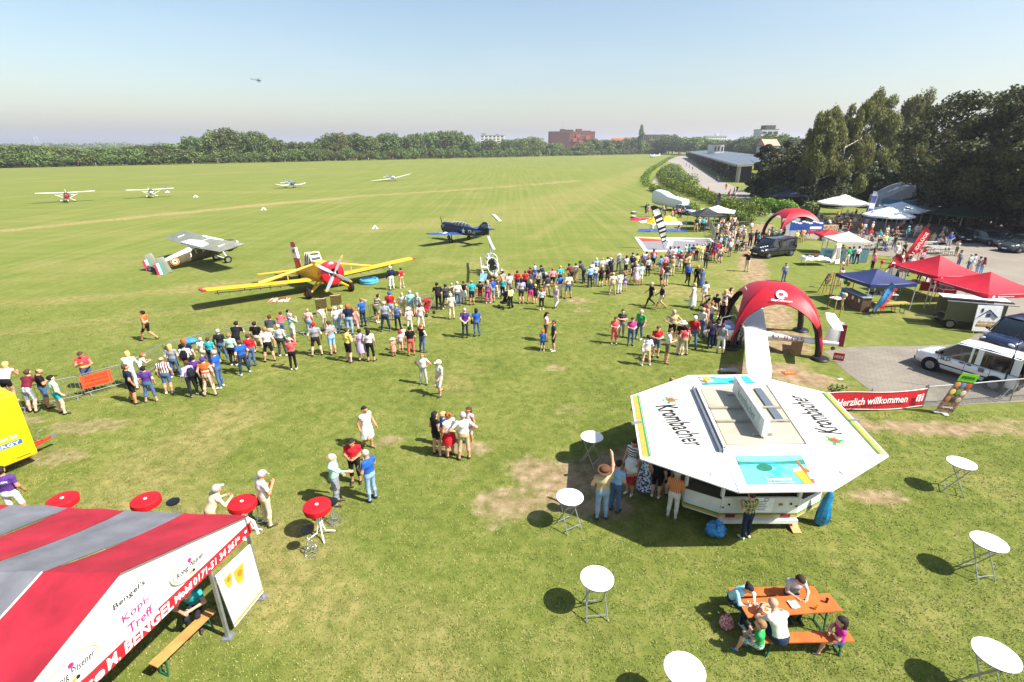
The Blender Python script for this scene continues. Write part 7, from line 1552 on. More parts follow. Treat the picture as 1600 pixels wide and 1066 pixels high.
t = thing('metal_sign', 'grey sheet metal step behind the bar roof', 'step', g(1139, 583), .1); MB().box((0, 0, .18), (.8, .35, .05)).box((0, .1, .09), (.8, .3, .04)).build('tread', GALV, t); MB().bar((-.4, 0, 0), (-.4, 0, .2), .03).bar((.4, 0, 0), (.4, 0, .2), .03).build('rail', GALV, t)
# stands between the blue pavilion and the dome
def booth():
 dd = lambda x, y, z=0: g(1220 + x / 3.808, 380 + y / 3.808, z); a, b = dd(375, 360), dd(490, 418); x = (b - a); L = x.length
 t = thing('booth_counter', 'brown wooden booth counter with notices left under the blue pavilion', 'counter', (a + b) / 2 + Vector((.25, .4, 0)), math.atan2(x.y, x.x)); MB().box((0, 0, .5), (L + .3, .6, 1.0)).build('counter_box', mat('crate_brown', '#6e5642', .8, 0, .2, .2, 3), t); MB().box((0, 0, 1.02), (L + .4, .7, .04)).build('counter_top', mat('top_blue', '#8a93a8'), t)
 for k in range(6): MB().box((-L * .4 + k * L * .16, -.31, .6 + .12 * (k % 2)), (.18, .012, .24)).build('notice', LETTER_W if k % 2 else mat('notice_red', '#b8402c'), t)
booth()
plank('beer_bench', 'front pale bench at the blue pavilion', 'bench', g(1363, 481, .47), g(1402, 478, .47), .28, .47, WOODB); plank('beer_table', 'pale beer table at the front of the blue pavilion', 'table', g(1369, 474, .76), g(1419, 472.5, .76), .5, .76, WOODB)
def goods(label, c, n, area, z, seed):
 t = thing('goods_table', label, 'table', (c[0], c[1], 0)); MB().box((0, 0, z - .02), (area[0], area[1], .04)).build('tabletop', mat('table_white', '#d5d3cf'), t); nr = random.Random(seed)
 for s_ in (-1, 1):
  for q in (-1, 1): MB().bar((s_ * area[0] * .45, q * area[1] * .4, 0), (s_ * area[0] * .45, q * area[1] * .4, z), .03).build('leg', GALV, t)
 for k in range(n):
  c_ = nr.choice(['#c8c4bc', '#b83a34', '#e0dcd0', '#4a5c8c', '#d8b040', '#3c3a40', '#8ab0c8', '#d88a9c']); s_ = nr.uniform(.06, .16); MB().box((nr.uniform(-.45, .45) * area[0], nr.uniform(-.4, .4) * area[1], z + s_ * .6), (s_ * 1.4, s_, s_ * 1.2), rz=nr.random() * 3).build('goods', mat('goods_' + c_[1:], c_), t)
 return t
goods('white table of toys in the shade of the blue pavilion', (26.6, 35.6), 26, (1.9, .8), .8, 1); goods('white table of leaflets under the left red pavilion', (30.8, 38.6), 16, (1.8, .7), .85, 2); goods('long white table of goods beside the right red pavilion', (33.0, 36.9), 22, (2.6, .8), .85, 3); goods('stall table at the right edge of the lot', (33.4, 29.6), 20, (3.0, .9), .85, 4)
def wheel_of_fortune():
 p = g(1288, 458); t = thing('wheel_of_fortune', 'dark wheel of fortune on a wooden easel', 'game', p, .6); MB().disc_y((0, -.06, 1.15), .42, .05, 22).build('wheel', mat('wheel_dark', '#2c2c3c'), t);
 for k in range(8): MB().bar((0, -.10, 1.15), (math.cos(k * .785) * .4, -.10, 1.15 + math.sin(k * .785) * .4), .02).build('spoke', GOLD, t)
 for s_ in (-1, 1): MB().bar((s_ * .3, .0, 0), (s_ * .06, 0, 1.6), .05).build('easel_leg', WOODB, t)
 MB().bar((0, .5, 0), (0, .05, 1.4), .05).build('easel_leg', WOODB, t)
wheel_of_fortune()
t = thing('wooden_post', 'tall bare wooden frame post beside the wheel of fortune', 'post', g(1296, 462), .2); MB().bar((0, 0, 0), (0, 0, 1.9), .07).bar((-.3, 0, 1.85), (.15, 0, 1.85), .06).bar((-.5, 0, .05), (.4, 0, .05), .06).build('beam', WOODB, t)
def small_table(label, px, top, h, legc):
 p = g(*px); t = thing('side_table', label, 'table', p, .4); MB().box((0, 0, h), (.85, .6, .05)).build('tabletop', top, t)
 for s_ in (-1, 1):
  for q in (-1, 1): MB().bar((s_ * .44, q * .3, 0), (s_ * .3, q * .2, h), .045).build('leg', legc, t)
 for k in range(5): MB().box((-.3 + k * .15, .05 * (k % 2), h + .06), (.08, .1, .08)).build('prize', mat(('goods_c8c4bc', 'goods_b83a34')[k % 2], '#c8c4bc'), t)
small_table('wooden side table with prizes by the booth counter', (1304, 484), mat('table_white'), .85, WOODB)
def balloons(label, px, z, cols, strings=True, spread=.22):
 p = g(*px); t = thing('balloon_cluster', label, 'balloons', p, 0, 'balloon clusters'); nr = random.Random(hash(label) & 0xff)
 for k, c_ in enumerate(cols):
  q = Vector((nr.uniform(-spread, spread), nr.uniform(-spread, spread), z + nr.uniform(-.12, .18))); mb = MB(); mb.lathe([(.012, -.20), (.09, -.11), (.145, 0), (.13, .10), (.07, .155), (.0, .165)], q, 14); b = mb.build('balloon', mat('balloon_' + c_[1:], c_, .3, 0, .5, .03), t); MB().tube([q + Vector((0, 0, -.2)), (0, 0, z * .5), (0, 0, .3)], .006, 4).build('string', LETTER_W, t)
 MB().tube([(0, 0, 0), (0, 0, z - .2)], .03, 6).build('stake', WOODB, t)
balloons('orange and blue balloons on a stake behind the sailplane tail', (1311, 497), 1.45, ['#e08a2c', '#2c70b8', '#e8a040', '#c8b48a']); balloons('red and white balloon pair over the wheel of fortune', (1306, 452), 2.1, ['#d8202c', '#ece8e0'], spread=.3); balloons('single red balloon in front of the booth', (1328, 468), 1.5, ['#d8202c'], spread=.05); balloons('red balloon left of the small red flag', (1371, 436), 1.5, ['#d8202c'], spread=.05); balloons('red balloon at the sandwich boards', (1407, 440), 1.6, ['#d8202c'], spread=.05); balloons('three red balloons at the corner of the left red pavilion', (1428, 424), 1.9, ['#d8202c', '#c8182c', '#e0303c'], spread=.35); balloons('green and orange balloons by the prize table', (1318, 466), 1.1, ['#2f9a3c', '#e0702c'], spread=.25)
def sandwich(label, px, w, h, col, rz=0, tx=None):
 p = g(*px); t = thing('sandwich_board', label, 'sign', p, rz, 'free standing sign boards')
 for s_ in (-1, 1): o = MB().slab([(-w / 2, s_ * .3, 0), (w / 2, s_ * .3, 0), (w / 2, s_ * .04, h), (-w / 2, s_ * .04, h)], .03).build('board', mat('board_' + col[1:], col), t)
 MB().slab([(-w * .35, -.32 + .02, h * .25), (w * .35, -.32 + .02, h * .25), (w * .35, -.13, h * .8), (-w * .35, -.13, h * .8)], .02).build('printed_field', mat('print_field', '#8d8a84'), t)
sandwich('white A-board beside the light blue booth', (1304, 411), .55, 1.9, '#e4e2da', .3); sandwich('white sandwich board behind the blue pavilion', (1396, 434), .9, 1.1, '#d8d8d4', -.2); sandwich('dark sandwich board beside the white one', (1405, 438), .6, .9, '#3a3634', -.2); sandwich('white notice board at the edge of the shade', (1281, 345), .75, 1.2, '#e6e6e2', .1); sandwich('pale green easel under the left red pavilion', (1476, 433), .6, 1.1, '#9aa474', .2)
bt = board('booth_banner', 'light blue booth wall with printed words left of the cream pavilion', 'banner', (30.6, 50.6), (34.6, 49.4), .05, 1.25, mat('booth_blue', '#7ea3b4')); lettering('TISTURBE', frame((-.9, -.03, .9), (1, 0, 0), (0, 0, 1)), 1.6, .3, mat('print_slate', '#3c4f5a'), bt, bold=.01); lettering('BLUES', frame((-1.2, -.03, .5), (1, 0, 0), (0, 0, 1)), 1.0, .24, mat('print_slate'), bt, bold=.01)
for k, c_ in enumerate(('#58b84a', '#d8403c')): MB().ell((.25 + k * .35, -.04, .32), (.24, .012, .12), 10, 6).build('printed_spot', mat('spot_' + c_[1:], c_), bt)
board('booth_banner', 'pale blue counter front under the cream pavilion', 'banner', (33.2, 49.7), (34.6, 49.5), .05, .95, mat('booth_blue2', '#9cc0c4'))
goods('table of bright toys under white cloth beside the black van', (29.0, 48.6), 20, (2.2, 1.0), .75, 7)
t = thing('draped_cloth', 'white cloth draped over the toy table beside the black van', 'cloth', (29.0, 48.6, 0)); mb = MB(); mb.grid(lambda u, v: Vector(((u - .5) * 2.5, (v - .5) * 1.3, .785 - .5 * max(0, abs(u - .5) - .42) * 6 - .3 * max(0, abs(v - .5) - .40) * 6 + .02 * math.sin(u * 20))), 20, 10); mb.build('cloth', WHITEPL, t)
def barrier_proto():
 t = thing('crowd_barrier', 'crowd barrier', 'barrier'); t['group'] = 'crowd barriers along the spectator line'; w = 2.2
 MB().tube([(-w / 2, 0, .18), (-w / 2, 0, 1.02), (-w / 2 + .08, 0, 1.10), (w / 2 - .08, 0, 1.10), (w / 2, 0, 1.02), (w / 2, 0, .18)], .021, 7, closed=True).build('frame', GALV, t); me = MB().tube([(0, 0, .18), (0, 0, 1.10)], .009, 5).mesh('bar', GALV)
 for k in range(14): o = bpy.data.objects.new('bar', me); COL.objects.link(o); o.parent = t; o.location = (-w / 2 + (k + 1) * w / 15, 0, 0)
 for s_ in (-1, 1): MB().bar((s_ * (w / 2 - .2), -.30, .03), (s_ * (w / 2 - .2), .30, .03), .05, .03).bar((s_ * (w / 2 - .2), 0, .03), (s_ * (w / 2 - .2), 0, .18), .03).build('foot', GALV, t)
 return t
BAR = barrier_proto(); BART = subtree(BAR); _bfirst = [True]
def barrier_line(pxs, labels, step=2.28):
 P = [Vector(g(*p)) for p in pxs]; cum = [0]
 for a, b in zip(P[:-1], P[1:]): cum.append(cum[-1] + (b - a).length)
 n = max(1, round(cum[-1] / step))
 for i in range(n):
  s0, s1 = cum[-1] * i / n, cum[-1] * (i + 1) / n
  def pt(s_):
   for k in range(len(P) - 1):
    if s_ <= cum[k + 1] + 1e-6: return P[k].lerp(P[k + 1], (s_ - cum[k]) / (cum[k + 1] - cum[k]))
  a, b = pt(s0), pt(s1); c = (a + b) / 2; rz = math.atan2((b - a).y, (b - a).x) + rng.uniform(-.03, .03); lb = labels(i, n, proj(c))
  if _bfirst[0]: _bfirst[0] = False; BAR.location = c; BAR.rotation_euler.z = rz; BAR['label'] = lb
  else: dup(BAR, c, rz, lb, None, BART)
BLAB = []
def blab(i, n, pc):
 x_, y_ = pc
 mk = 'behind the yellow trailer' if x_ < 140 else 'with the orange notice board' if x_ < 205 else 'beside the group in hi-vis vests' if x_ < 345 else 'in front of the yellow plane' if x_ < 620 else 'between the yellow plane and gyrocopter' if x_ < 720 else 'below the gyrocopter' if x_ < 830 else 'right of the gyrocopter' if x_ < 960 else 'in front of the landing mat' if x_ < 1110 else 'at the black pavilion'
 k = sum(1 for q in BLAB if q == mk); BLAB.append(mk); return f'{ORDER[min(k, 15)].replace("nearest", "first")} grey crowd barrier from the left {mk}'
barrier_line([(26, 646), (80, 633), (134, 621)], blab, 2.5); barrier_line([(150, 616), (208, 600)], blab); barrier_line([(212, 597), (262, 568), (330, 548), (400, 534), (463, 525), (485, 524), (525, 514), (559, 507), (592, 499), (646, 487), (679, 482), (708, 476), (779, 460), (839, 447), (884, 442), (926, 436), (967, 428), (998, 424), (1029, 420), (1070, 410), (1120, 401)], blab)
barrier_line([(1118, 400), (1118, 380), (1105, 348)], blab); barrier_line([(1150, 360), (1172, 358)], blab); barrier_line([(1184, 350), (1208, 350)], blab)
def notice():
 p = (g(142, 603, .35) + g(177, 596, .35)) / 2; c = g(159, 612) ; t = thing('notice_board', 'orange notice board hung on the crowd barrier', 'sign', Vector((c.x, c.y, 0)) - Vector((-.05, .12, 0)), math.atan2(*(g(208, 600) - g(150, 616)).yx)); MB().box((0, 0, .70), (1.15, .02, .62)).build('panel', mat('notice_orange', '#dc4a22'), t)
 for k, s_ in enumerate(('ACHTUNG', 'Flugbetrieb', 'nicht betreten')): lettering(s_, frame((0, -.014, .88 - k * .18), (1, 0, 0), (0, 0, 1)), .85, .11, mat('print_darkred', '#8a2010'), t)
 for s_ in (-1, 1): MB().bar((s_ * .5, .03, 1.0), (s_ * .5, .03, 1.11), .03).build('hook', GALV, t)
notice()
t = thing('blue_cloth', 'bright blue bundle lying beyond the barrier', 'bundle', g(297, 537), .3); MB().ell((0, 0, .16), (.42, .3, .17), 16, 8).build('bundle', mat('bundle_blue', '#2f8ad0', .5, 0, .3, .2, 8, .4), t)
for k, (px, lb) in enumerate((((504, 492), 'left brown striped deck chair facing the yellow plane'), ((527, 486), 'right brown striped deck chair facing the yellow plane'))):
 t = thing('deck_chair', lb, 'deck chair', g(*px), .35, 'deck chairs in front of the barrier'); MB().slab([(-.32, .35, .35), (.32, .35, .35), (.32, -.45, 1.25), (-.32, -.45, 1.25)], .03).build('sling', pattern('sling', 'stripe', '#8a6a4c', '#cdb796', period=.14, axis=2), t)
 for s_ in (-1, 1): MB().bar((s_ * .34, .5, .2), (s_ * .34, -.5, 1.3), .04).bar((s_ * .3, -.5, .02), (s_ * .3, .4, .55), .04).build('side_rail', WOODB, t)
def stroller(label, px, rz, col):
 t = thing('pushchair', label, 'pushchair', g(*px), rz, 'pushchairs among the spectators'); m = cloth(col); MB().slab([(-.22, .15, .45), (.22, .15, .45), (.22, -.2, .95), (-.22, -.2, .95)], .08).box((0, .2, .42), (.44, .4, .1)).build('seat', m, t); hd = MB(); hd.grid(lambda u, v: Vector(((u - .5) * .5, -.2 + .42 * math.sin(v * 1.5), .9 + .22 * math.cos(v * 1.5))), 4, 6); hd.build('hood', m, t)
 for s_ in (-1, 1):
  MB().tube([(s_ * .24, .45, .12), (s_ * .24, -.1, .6), (s_ * .22, -.45, 1.05)], .015, 6).tube([(s_ * .24, -.35, .15), (s_ * .24, .05, .55)], .015, 6).build('frame_tube', STEEL, t)
  for y in (.45, -.35): wheel(t, (s_ * .27, y, .13), .13, .05, TYRE, STEEL)
 MB().tube([(-.22, -.45, 1.05), (.22, -.45, 1.05)], .018, 6).build('handle', LETTER_B, t)
stroller('dark pushchair with red seat beside the woman in white', (668, 492), 2.6, '#9c2c34'); stroller('black pushchair behind the cream tee person below the gyrocopter', (791, 481), 2.2, '#1d1d22'); stroller('dark pushchair in the crowd near the landing mat', (1070, 417), 1.0, '#2a2a30'); stroller('black pushchair at the left opening of the near dome', (1102, 486), 1.2, '#222228'); stroller('dark pushchair near the head of the worn path', (1158, 392), .4, '#34343a')
def camp_chair():
 t = thing('camping_chair', 'light blue folding camping chair behind the crowd', 'chair', g(754, 447), 2.9); m = mat('chair_blue', '#8fbccc', .7, 0, .3, .15, 6); MB().slab([(-.27, -.2, .42), (.27, -.2, .42), (.30, -.42, .95), (-.30, -.42, .95)], .02).build('backrest', m, t); MB().slab([(-.27, .25, .46), (.27, .25, .46), (.27, -.22, .42), (-.27, -.22, .42)], .02).build('seat', m, t)
 for s_ in (-1, 1): MB().bar((s_ * .28, .26, 0), (s_ * .28, -.22, .62), .02).bar((s_ * .28, -.3, 0), (s_ * .28, .26, .62), .02).bar((s_ * .29, -.3, 0), (s_ * .31, -.44, .98), .02).bar((s_ * .28, .26, .62), (s_ * .28, -.34, .64), .04, .02).build('leg', STEEL, t)
camp_chair()
# tables and benches in the shade
_bl = ['nearest the white notice board', 'beside the dark bushes', 'behind the tall white flag', 'under the leftmost parasol', 'in front of the foremost parasol', 'left of the red lettered flag', 'right of the red lettered flag', 'near the parked cars', 'under the green parasol', 'at the hut porch']
for k, (x_, y_) in enumerate(((1298, 352), (1318, 343), (1336, 350), (1330, 340), (1392, 372), (1372, 380), (1452, 378), (1470, 386), (1440, 362), (1412, 360))):
 p = g(x_, y_, .76); ang = rng.uniform(-.12, .12); dx = Vector((math.cos(ang), math.sin(ang), 0)); dy = Vector((-dx.y, dx.x, 0)); col = mat('table_grey', '#a9a49c') if k > 3 else WOODB
 plank('beer_table', f'long beer table {_bl[k]}', 'table', p - dx * 1.1, p + dx * 1.1, .6, .76, col, 'tables of the shaded beer garden')
 for s_ in (-1, 1): plank('beer_bench', f'{"far" if s_ > 0 else "near"} bench of the beer table {_bl[k]}', 'bench', p - dx * 1.1 + dy * s_ * .62, p + dx * 1.1 + dy * s_ * .62, .26, .46, col, 'benches of the shaded beer garden')
# ================================================================== VEHICLES
def car(name, label, loc, hd, col, L=4.4, W=1.76, H=1.5, kind='estate', group=None, boot_open=False, plate='KR LD 42'):
 t = thing(name, label, 'van' if kind in ('van', 'combi') else 'car', loc, hd, group); P_ = mat('car_' + col.lstrip('#'), col, .22, .15, .6, .03, 1.5); P_.node_tree.nodes['Principled BSDF'].inputs['Coat Weight'].default_value = .5
 hx = L / 2; wb = L * .30; r = .33; van = kind in ('van', 'combi'); belt = H * (.58 if van else .62); hood = H * (.56 if van else .60)
 def rg(x, hw, z0, z1, e=4.5):
  return [Vector((x, p.y, p.z)) for p in ring(x, (z0 + z1) / 2, hw, (z1 - z0) / 2, e, 20)]
 w2 = W / 2; st = [(hx, w2 * .78, .34, hood * .78), (hx - .12, w2 * .90, .24, hood * .90), (hx - .45, w2 * .97, .20, hood * .97), (hx - (.95 if van else 1.25), w2, .19, belt), (0, w2, .19, belt + .01), (-hx + .5, w2 * .99, .20, belt + .02), (-hx + .10, w2 * .95, .26, belt + .02), (-hx, w2 * .88, .34, belt - .08)]
 MB().loft([rg(*s_) for s_ in st]).build('body', P_, t)
 x0 = hx - (.85 if van else 1.15); x1 = x0 - (.75 if van else .80); x3 = -hx + (.10 if van else (.12 if kind == 'estate' else .75)); x2 = x3 + (.12 if van else (.35 if kind == 'estate' else .55)); zr = H; ti = .83
 def gr(x, z, hw0, hw1): return [Vector((x, -hw0, belt - .05)), Vector((x, -hw1, z - .05)), Vector((x, -hw1 * .86, z)), Vector((x, hw1 * .86, z)), Vector((x, hw1, z - .05)), Vector((x, hw0, belt - .05))]
 cab = MB(); cab.loft([gr(x0, belt, w2 * .9, w2 * .84), gr(x1, zr - .03, w2 * .95, w2 * ti), gr((x1 + x2) / 2, zr, w2 * .95, w2 * ti), gr(x2, zr - .03, w2 * .94, w2 * ti), gr(x3, belt + .04, w2 * .9, w2 * .86)], smooth=False); cab.build('cabin_glass', glass_mat(), t)
 rf = MB(); rf.grid(lambda u, v: Vector((lerp(x1 + .02, x2 - .02, v), lerp(-1, 1, u) * w2 * (ti + .005), zr - .035 + .055 * (1 - abs(lerp(-1, 1, u)) ** 2.5) - .03 * (abs(lerp(-1, 1, v)) ** 3))), 12, 10); rf.add([Vector((p[0], p[1], p[2] - .05)) for p in rf.v], [tuple(reversed(f)) for f in rf.f], 0, True); rf.build('roof', P_, t)
 for s_ in (-1, 1):
  def pil(nm, xa, xb, wd=.09): MB().slab([Vector((xa + wd / 2, s_ * w2 * .952, belt - .03)), Vector((xa - wd / 2, s_ * w2 * .952, belt - .03)), Vector((xb - wd / 2, s_ * w2 * (ti + .012), zr - .05)), Vector((xb + wd / 2, s_ * w2 * (ti + .012), zr - .05))], .03, n=(0, 1, .2)).build(nm, P_, t)
  pil('windscreen_pillar', x0 + .02, x1); pil('door_pillar', x1 - .45 - (.25 if van else 0), x1 - .45 - (.22 if van else 0)); pil('rear_pillar', x3 + .1, x2 + .02, .3 if van else .16)
  if van:
   pil('side_pillar', x1 - 1.0, x1 - .98, .22)
  else: pil('mid_pillar', (x1 - .45 + x2) / 2, (x1 - .45 + x2) / 2 + .03)
  MB().ell((x0 - .12, s_ * (w2 + .09), belt + .07), (.07, .11, .08), 10, 6).build('mirror', P_ if not van else LETTER_B, t)
  for dx in ((x1 - .35, x1 - 1.15) if not van else (x1 - .42, x1 - .72)): MB().box((dx, s_ * (w2 + .005), belt - .14), (.17, .04, .05)).build('door_handle', LETTER_B if van else P_, t)
  for dx in (x0 - .2, x1 - .56, x1 - 1.55): MB().box((dx, s_ * (w2 + .0005), belt * .62), (.012, .012, belt * .72)).build('door_gap', LETTER_B, t)
  MB().box((-.05, s_ * (w2 + .008), belt * .52), (L * .56, .03, .05)).build('side_trim', mat('trim_dark', '#2a2b2e'), t)
  for wx in (hx - .82, -hx + .80):
   MB().tube([(wx, s_ * (w2 - .10), r), (wx, s_ * (w2 + .012), r)], r * 1.22, 22).build('wheel_arch', mat('arch_black', '#0e0e10', .8), t); wheel(t, (wx, s_ * (w2 - .06), r), r, .2, TYRE, mat('hubcap', '#9a9da2', .35, .4));
   for k in range(7): MB().bar((wx, s_ * (w2 + .045), r), (wx + math.cos(k * .9) * r * .58, s_ * (w2 + .045), r + math.sin(k * .9) * r * .58), .05, .02).build('wheel_spoke', mat('hubcap'), t)
  MB().ell((hx - .10, s_ * w2 * .68, hood * .76), (.10, .19, .10), 12, 8).build('headlight', glass_mat('lamp_glass', '#c6ccd0', .08), t); MB().box((-hx + .03, s_ * w2 * .84, belt * .82), (.08, .16, .30)).build('tail_light', mat('tail_red', '#7c1420', .3), t)
 MB().box((hx + .005, 0, hood * .62), (.03, W * .42, .10)).build('grille', LETTER_B, t); MB().box((hx + .01, 0, .42), (.06, W * .78, .14)).build('bumper', mat('bumper_dark', '#2c2d30', .6), t); MB().box((hx + .045, 0, .44), (.012, .5, .11)).build('number_plate', LETTER_W, t); MB().box((-hx - .02, 0, .44), (.06, W * .82, .16)).build('rear_bumper', mat('bumper_dark'), t); MB().box((-hx - .055, 0, .62), (.012, .5, .11)).build('number_plate', LETTER_W, t)
 for s_ in (-1, 1): MB().tube([(x0 + .06, s_ * .1 + .25, belt + .02), (x0 - .2, s_ * .3 + .1, belt + .18)], .012, 5).build('wiper', LETTER_B, t)
 if boot_open: MB().slab([Vector((-hx + .12, -w2 * .82, H)), Vector((-hx + .12, w2 * .82, H)), Vector((-hx - .85, w2 * .80, H + .12)), Vector((-hx - .85, -w2 * .80, H + .12))], .05).build('tailgate', P_, t); MB().box((-hx - .01, 0, H * .58), (.05, W * .74, H * .52)).build('boot_opening', LETTER_B, t)
 return t
fw, rw = Vector((21.4, 23.94, 0)), Vector((22.53, 21.74, 0)); hv = (fw - rw).normalized(); nl = Vector((-hv.y, hv.x, 0)); c = (fw + rw) / 2 - nl * .78
t = car('delivery_van', 'white small van with open tailgate parked on the paving', c, math.atan2(hv.y, hv.x), '#e2e3e4', 4.2, 1.70, 1.77, 'combi', boot_open=True); lettering('SLD.', frame((.72, .872, .86), (-1, 0, 0), (0, 0, 1)), .5, .2, LETTER_B, t, bold=.01); MB().box((-.72, .868, .82), (.22, .012, .2)).build('printed_code', mat('print_dim'), t)
car('dark_van', 'dark blue van partly cut off behind the white van', (28.4, 26.7, 0), R(200), '#1c2a48', 4.6, 1.85, 1.9, 'van')
f1, f2 = Vector((24.58, 51.51, 0)), Vector((29.11, 53.42, 0)); t = car('black_van', 'black minivan decorated with white flowers near the red dome', (27.0, 52.9, 0), R(205), '#141518', 4.9, 1.9, 1.9, 'van')
for k in range(7): MB().ell((2.2 - k * .22, .3 + k * .07, 1.08 + k * .04), (.09, .09, .06), 8, 6).build('bonnet_flower', LETTER_W if k < 6 else mat('flower_yellow', '#d8d04a'), t)
car('parked_car', 'silver car beside the white glider trailer', (28.9, 87.2, 0), R(-70), '#b4b8bc', 4.4, 1.76, 1.45, 'estate')
for k, (px, hd, col, lb) in enumerate((((1506, 378), 170, '#26282c', 'black parked car first from the left under the trees'), ((1532, 378), 186, '#1c1e22', 'black parked car second from the left under the trees'), ((1555, 384), 178, '#5c646c', 'grey parked car third from the left under the trees'))):
 p = g(*px); car('parked_car', lb, (p.x, p.y + 1.2, 0), R(270 + (hd - 178) * 1.2), col, 4.4, 1.78, 1.48, 'estate', 'cars parked under the trees')
p = g(1590, 396); car('parked_car', 'dark green off-road car at the right end of the parked row', (p.x + 1.2, p.y + 1.0, 0), R(190), '#3c4644', 4.5, 1.85, 1.8, 'van', 'cars parked under the trees')
car('parked_car', 'dark car behind the off-road car under the trees', (62.0, 62.5, 0), R(200), '#2c3034', 4.5, 1.8, 1.5, 'estate', 'cars parked under the trees')
def glider_trailer():
 a, b = Vector((26.6, 97.5, 0)), Vector((29.4, 90.2, 0)); d = (a - b); t = thing('glider_trailer', 'long white closed glider trailer beside the hedge', 'trailer', (a + b) / 2, math.atan2(d.y, d.x)); L = d.length + 1; MB().loft([ring(x, z, hw, hh, 4, 18) for x, z, hw, hh in ((-L / 2, 1.25, .75, .60), (-L / 2 + .3, 1.3, .95, .80), (-L * .05, 1.45, 1.0, .95), (L * .18, 1.75, 1.0, 1.25), (L * .38, 1.85, .95, 1.3), (L / 2 - .2, 1.75, .8, 1.1), (L / 2, 1.6, .6, .8))]).build('shell', mat('trailer_shell', '#dcdedd', .35), t)
 for s_ in (-1, 1): wheel(t, (-.2, s_ * .95, .33), .33, .2, TYRE, STEEL)
 MB().bar((-L / 2, 0, .5), (-L / 2 - 1.4, 0, .45), .1).build('drawbar', GALV, t); MB().box((L * .42, -.8, 1.9), (.3, .3, .5)).build('fairing', mat('trailer_shell'), t)
glider_trailer()
def show_trailer():
 a = Vector((27.4, 30.6, 0)); x = Vector((.93, -.36, 0)).normalized(); y = Vector((-x.y, x.x, 0)); t = thing('show_trailer', 'glass sided show trailer with a white house logo panel at its end', 'trailer', a + x * 1.4 + y * .6, math.atan2(x.y, x.x))
 MB().box((0, 0, .48), (3.4, 1.7, .14)).build('chassis', mat('chassis_dark', '#2b2a2a'), t); MB().box((-.2, -.84, 1.15), (2.9, .03, 1.2)).build('side_glass', glass_mat('show_glass', '#6a6a4e', .12), t); MB().box((-.2, .84, 1.15), (2.9, .03, 1.2)).build('side_glass', glass_mat('show_glass'), t)
 for s_ in (-1, 1):
  wheel(t, (-1.3, s_ * .85, .33), .33, .2, TYRE, STEEL); MB().box((0, s_ * .86, 1.78), (3.5, .06, .06)).build('roof_rail', ALU, t)
 MB().box((-.1, .2, 1.84), (3.4, 1.0, .05)).build('roof_board', LETTER_W, t); MB().box((-.1, -.5, 1.86), (3.4, .35, .05)).build('dark_awning', LETTER_B, t)
 A_, B0 = Vector((28.15, 29.5, 0)), Vector((29.45, 29.25, 0)); pt = thing('logo_panel_board', 'white board with dark house outline at the show trailer end', 'sign', (A_ + B0) / 2, math.atan2((B0 - A_).y, (B0 - A_).x)); B_ = mat('print_navy', '#2c3350'); pt.rotation_euler = (R(-6), 0, pt.rotation_euler.z); pt.name = 'logo_board'
 MB().box((0, 0, .95), (1.32, .05, 1.6)).build('panel', LETTER_W, pt)
 for s_ in (-1, 1): MB().bar((s_ * .5, -.035, 1.05), (0, -.035, 1.5), .03, .09, up=(0, 1, 0)).build('printed_roof', B_, pt); MB().bar((s_ * .55, 0, 0), (s_ * .55, 0, .3), .04).build('foot', ALU, pt)
 MB().box((0, -.035, 1.16), (.2, .02, .18)).box((-.36, -.035, 1.45), (.1, .02, .22)).build('printed_window', B_, pt); MB().box((0, -.035, .55), (1.0, .02, .12)).build('printed_band', GOLD, pt); lettering('Anno Lerin', frame((0, -.04, .76), (1, 0, 0), (0, 0, 1)), .95, .17, GOLD, pt, .3)
 MB().bar((-1.7, 0, .45), (-2.9, 0, .45), .09).build('drawbar', GALV, t); MB().bar((.5, -.9, 0), (.5, -.85, .45), .05).build('support_leg', GALV, t)
show_trailer()
t = thing('red_banner', 'red cloth banner hung below the left red pavilion', 'banner', g(1462, 464), -.55); mb = MB(); mb.grid(lambda u, v: Vector(((u - .5) * 2.2, .04 * math.sin(u * 9), .35 + v * .7)), 12, 3); mb.build('cloth', mat('banner_red'), t); MB().box((-.3, -.05, .75), (.3, .02, .24)).build('emblem', LETTER_W, t)
for s_ in (-1, 1): MB().bar((s_ * 1.1, 0, 0), (s_ * 1.1, 0, 1.1), .04).build('post', GALV, t)
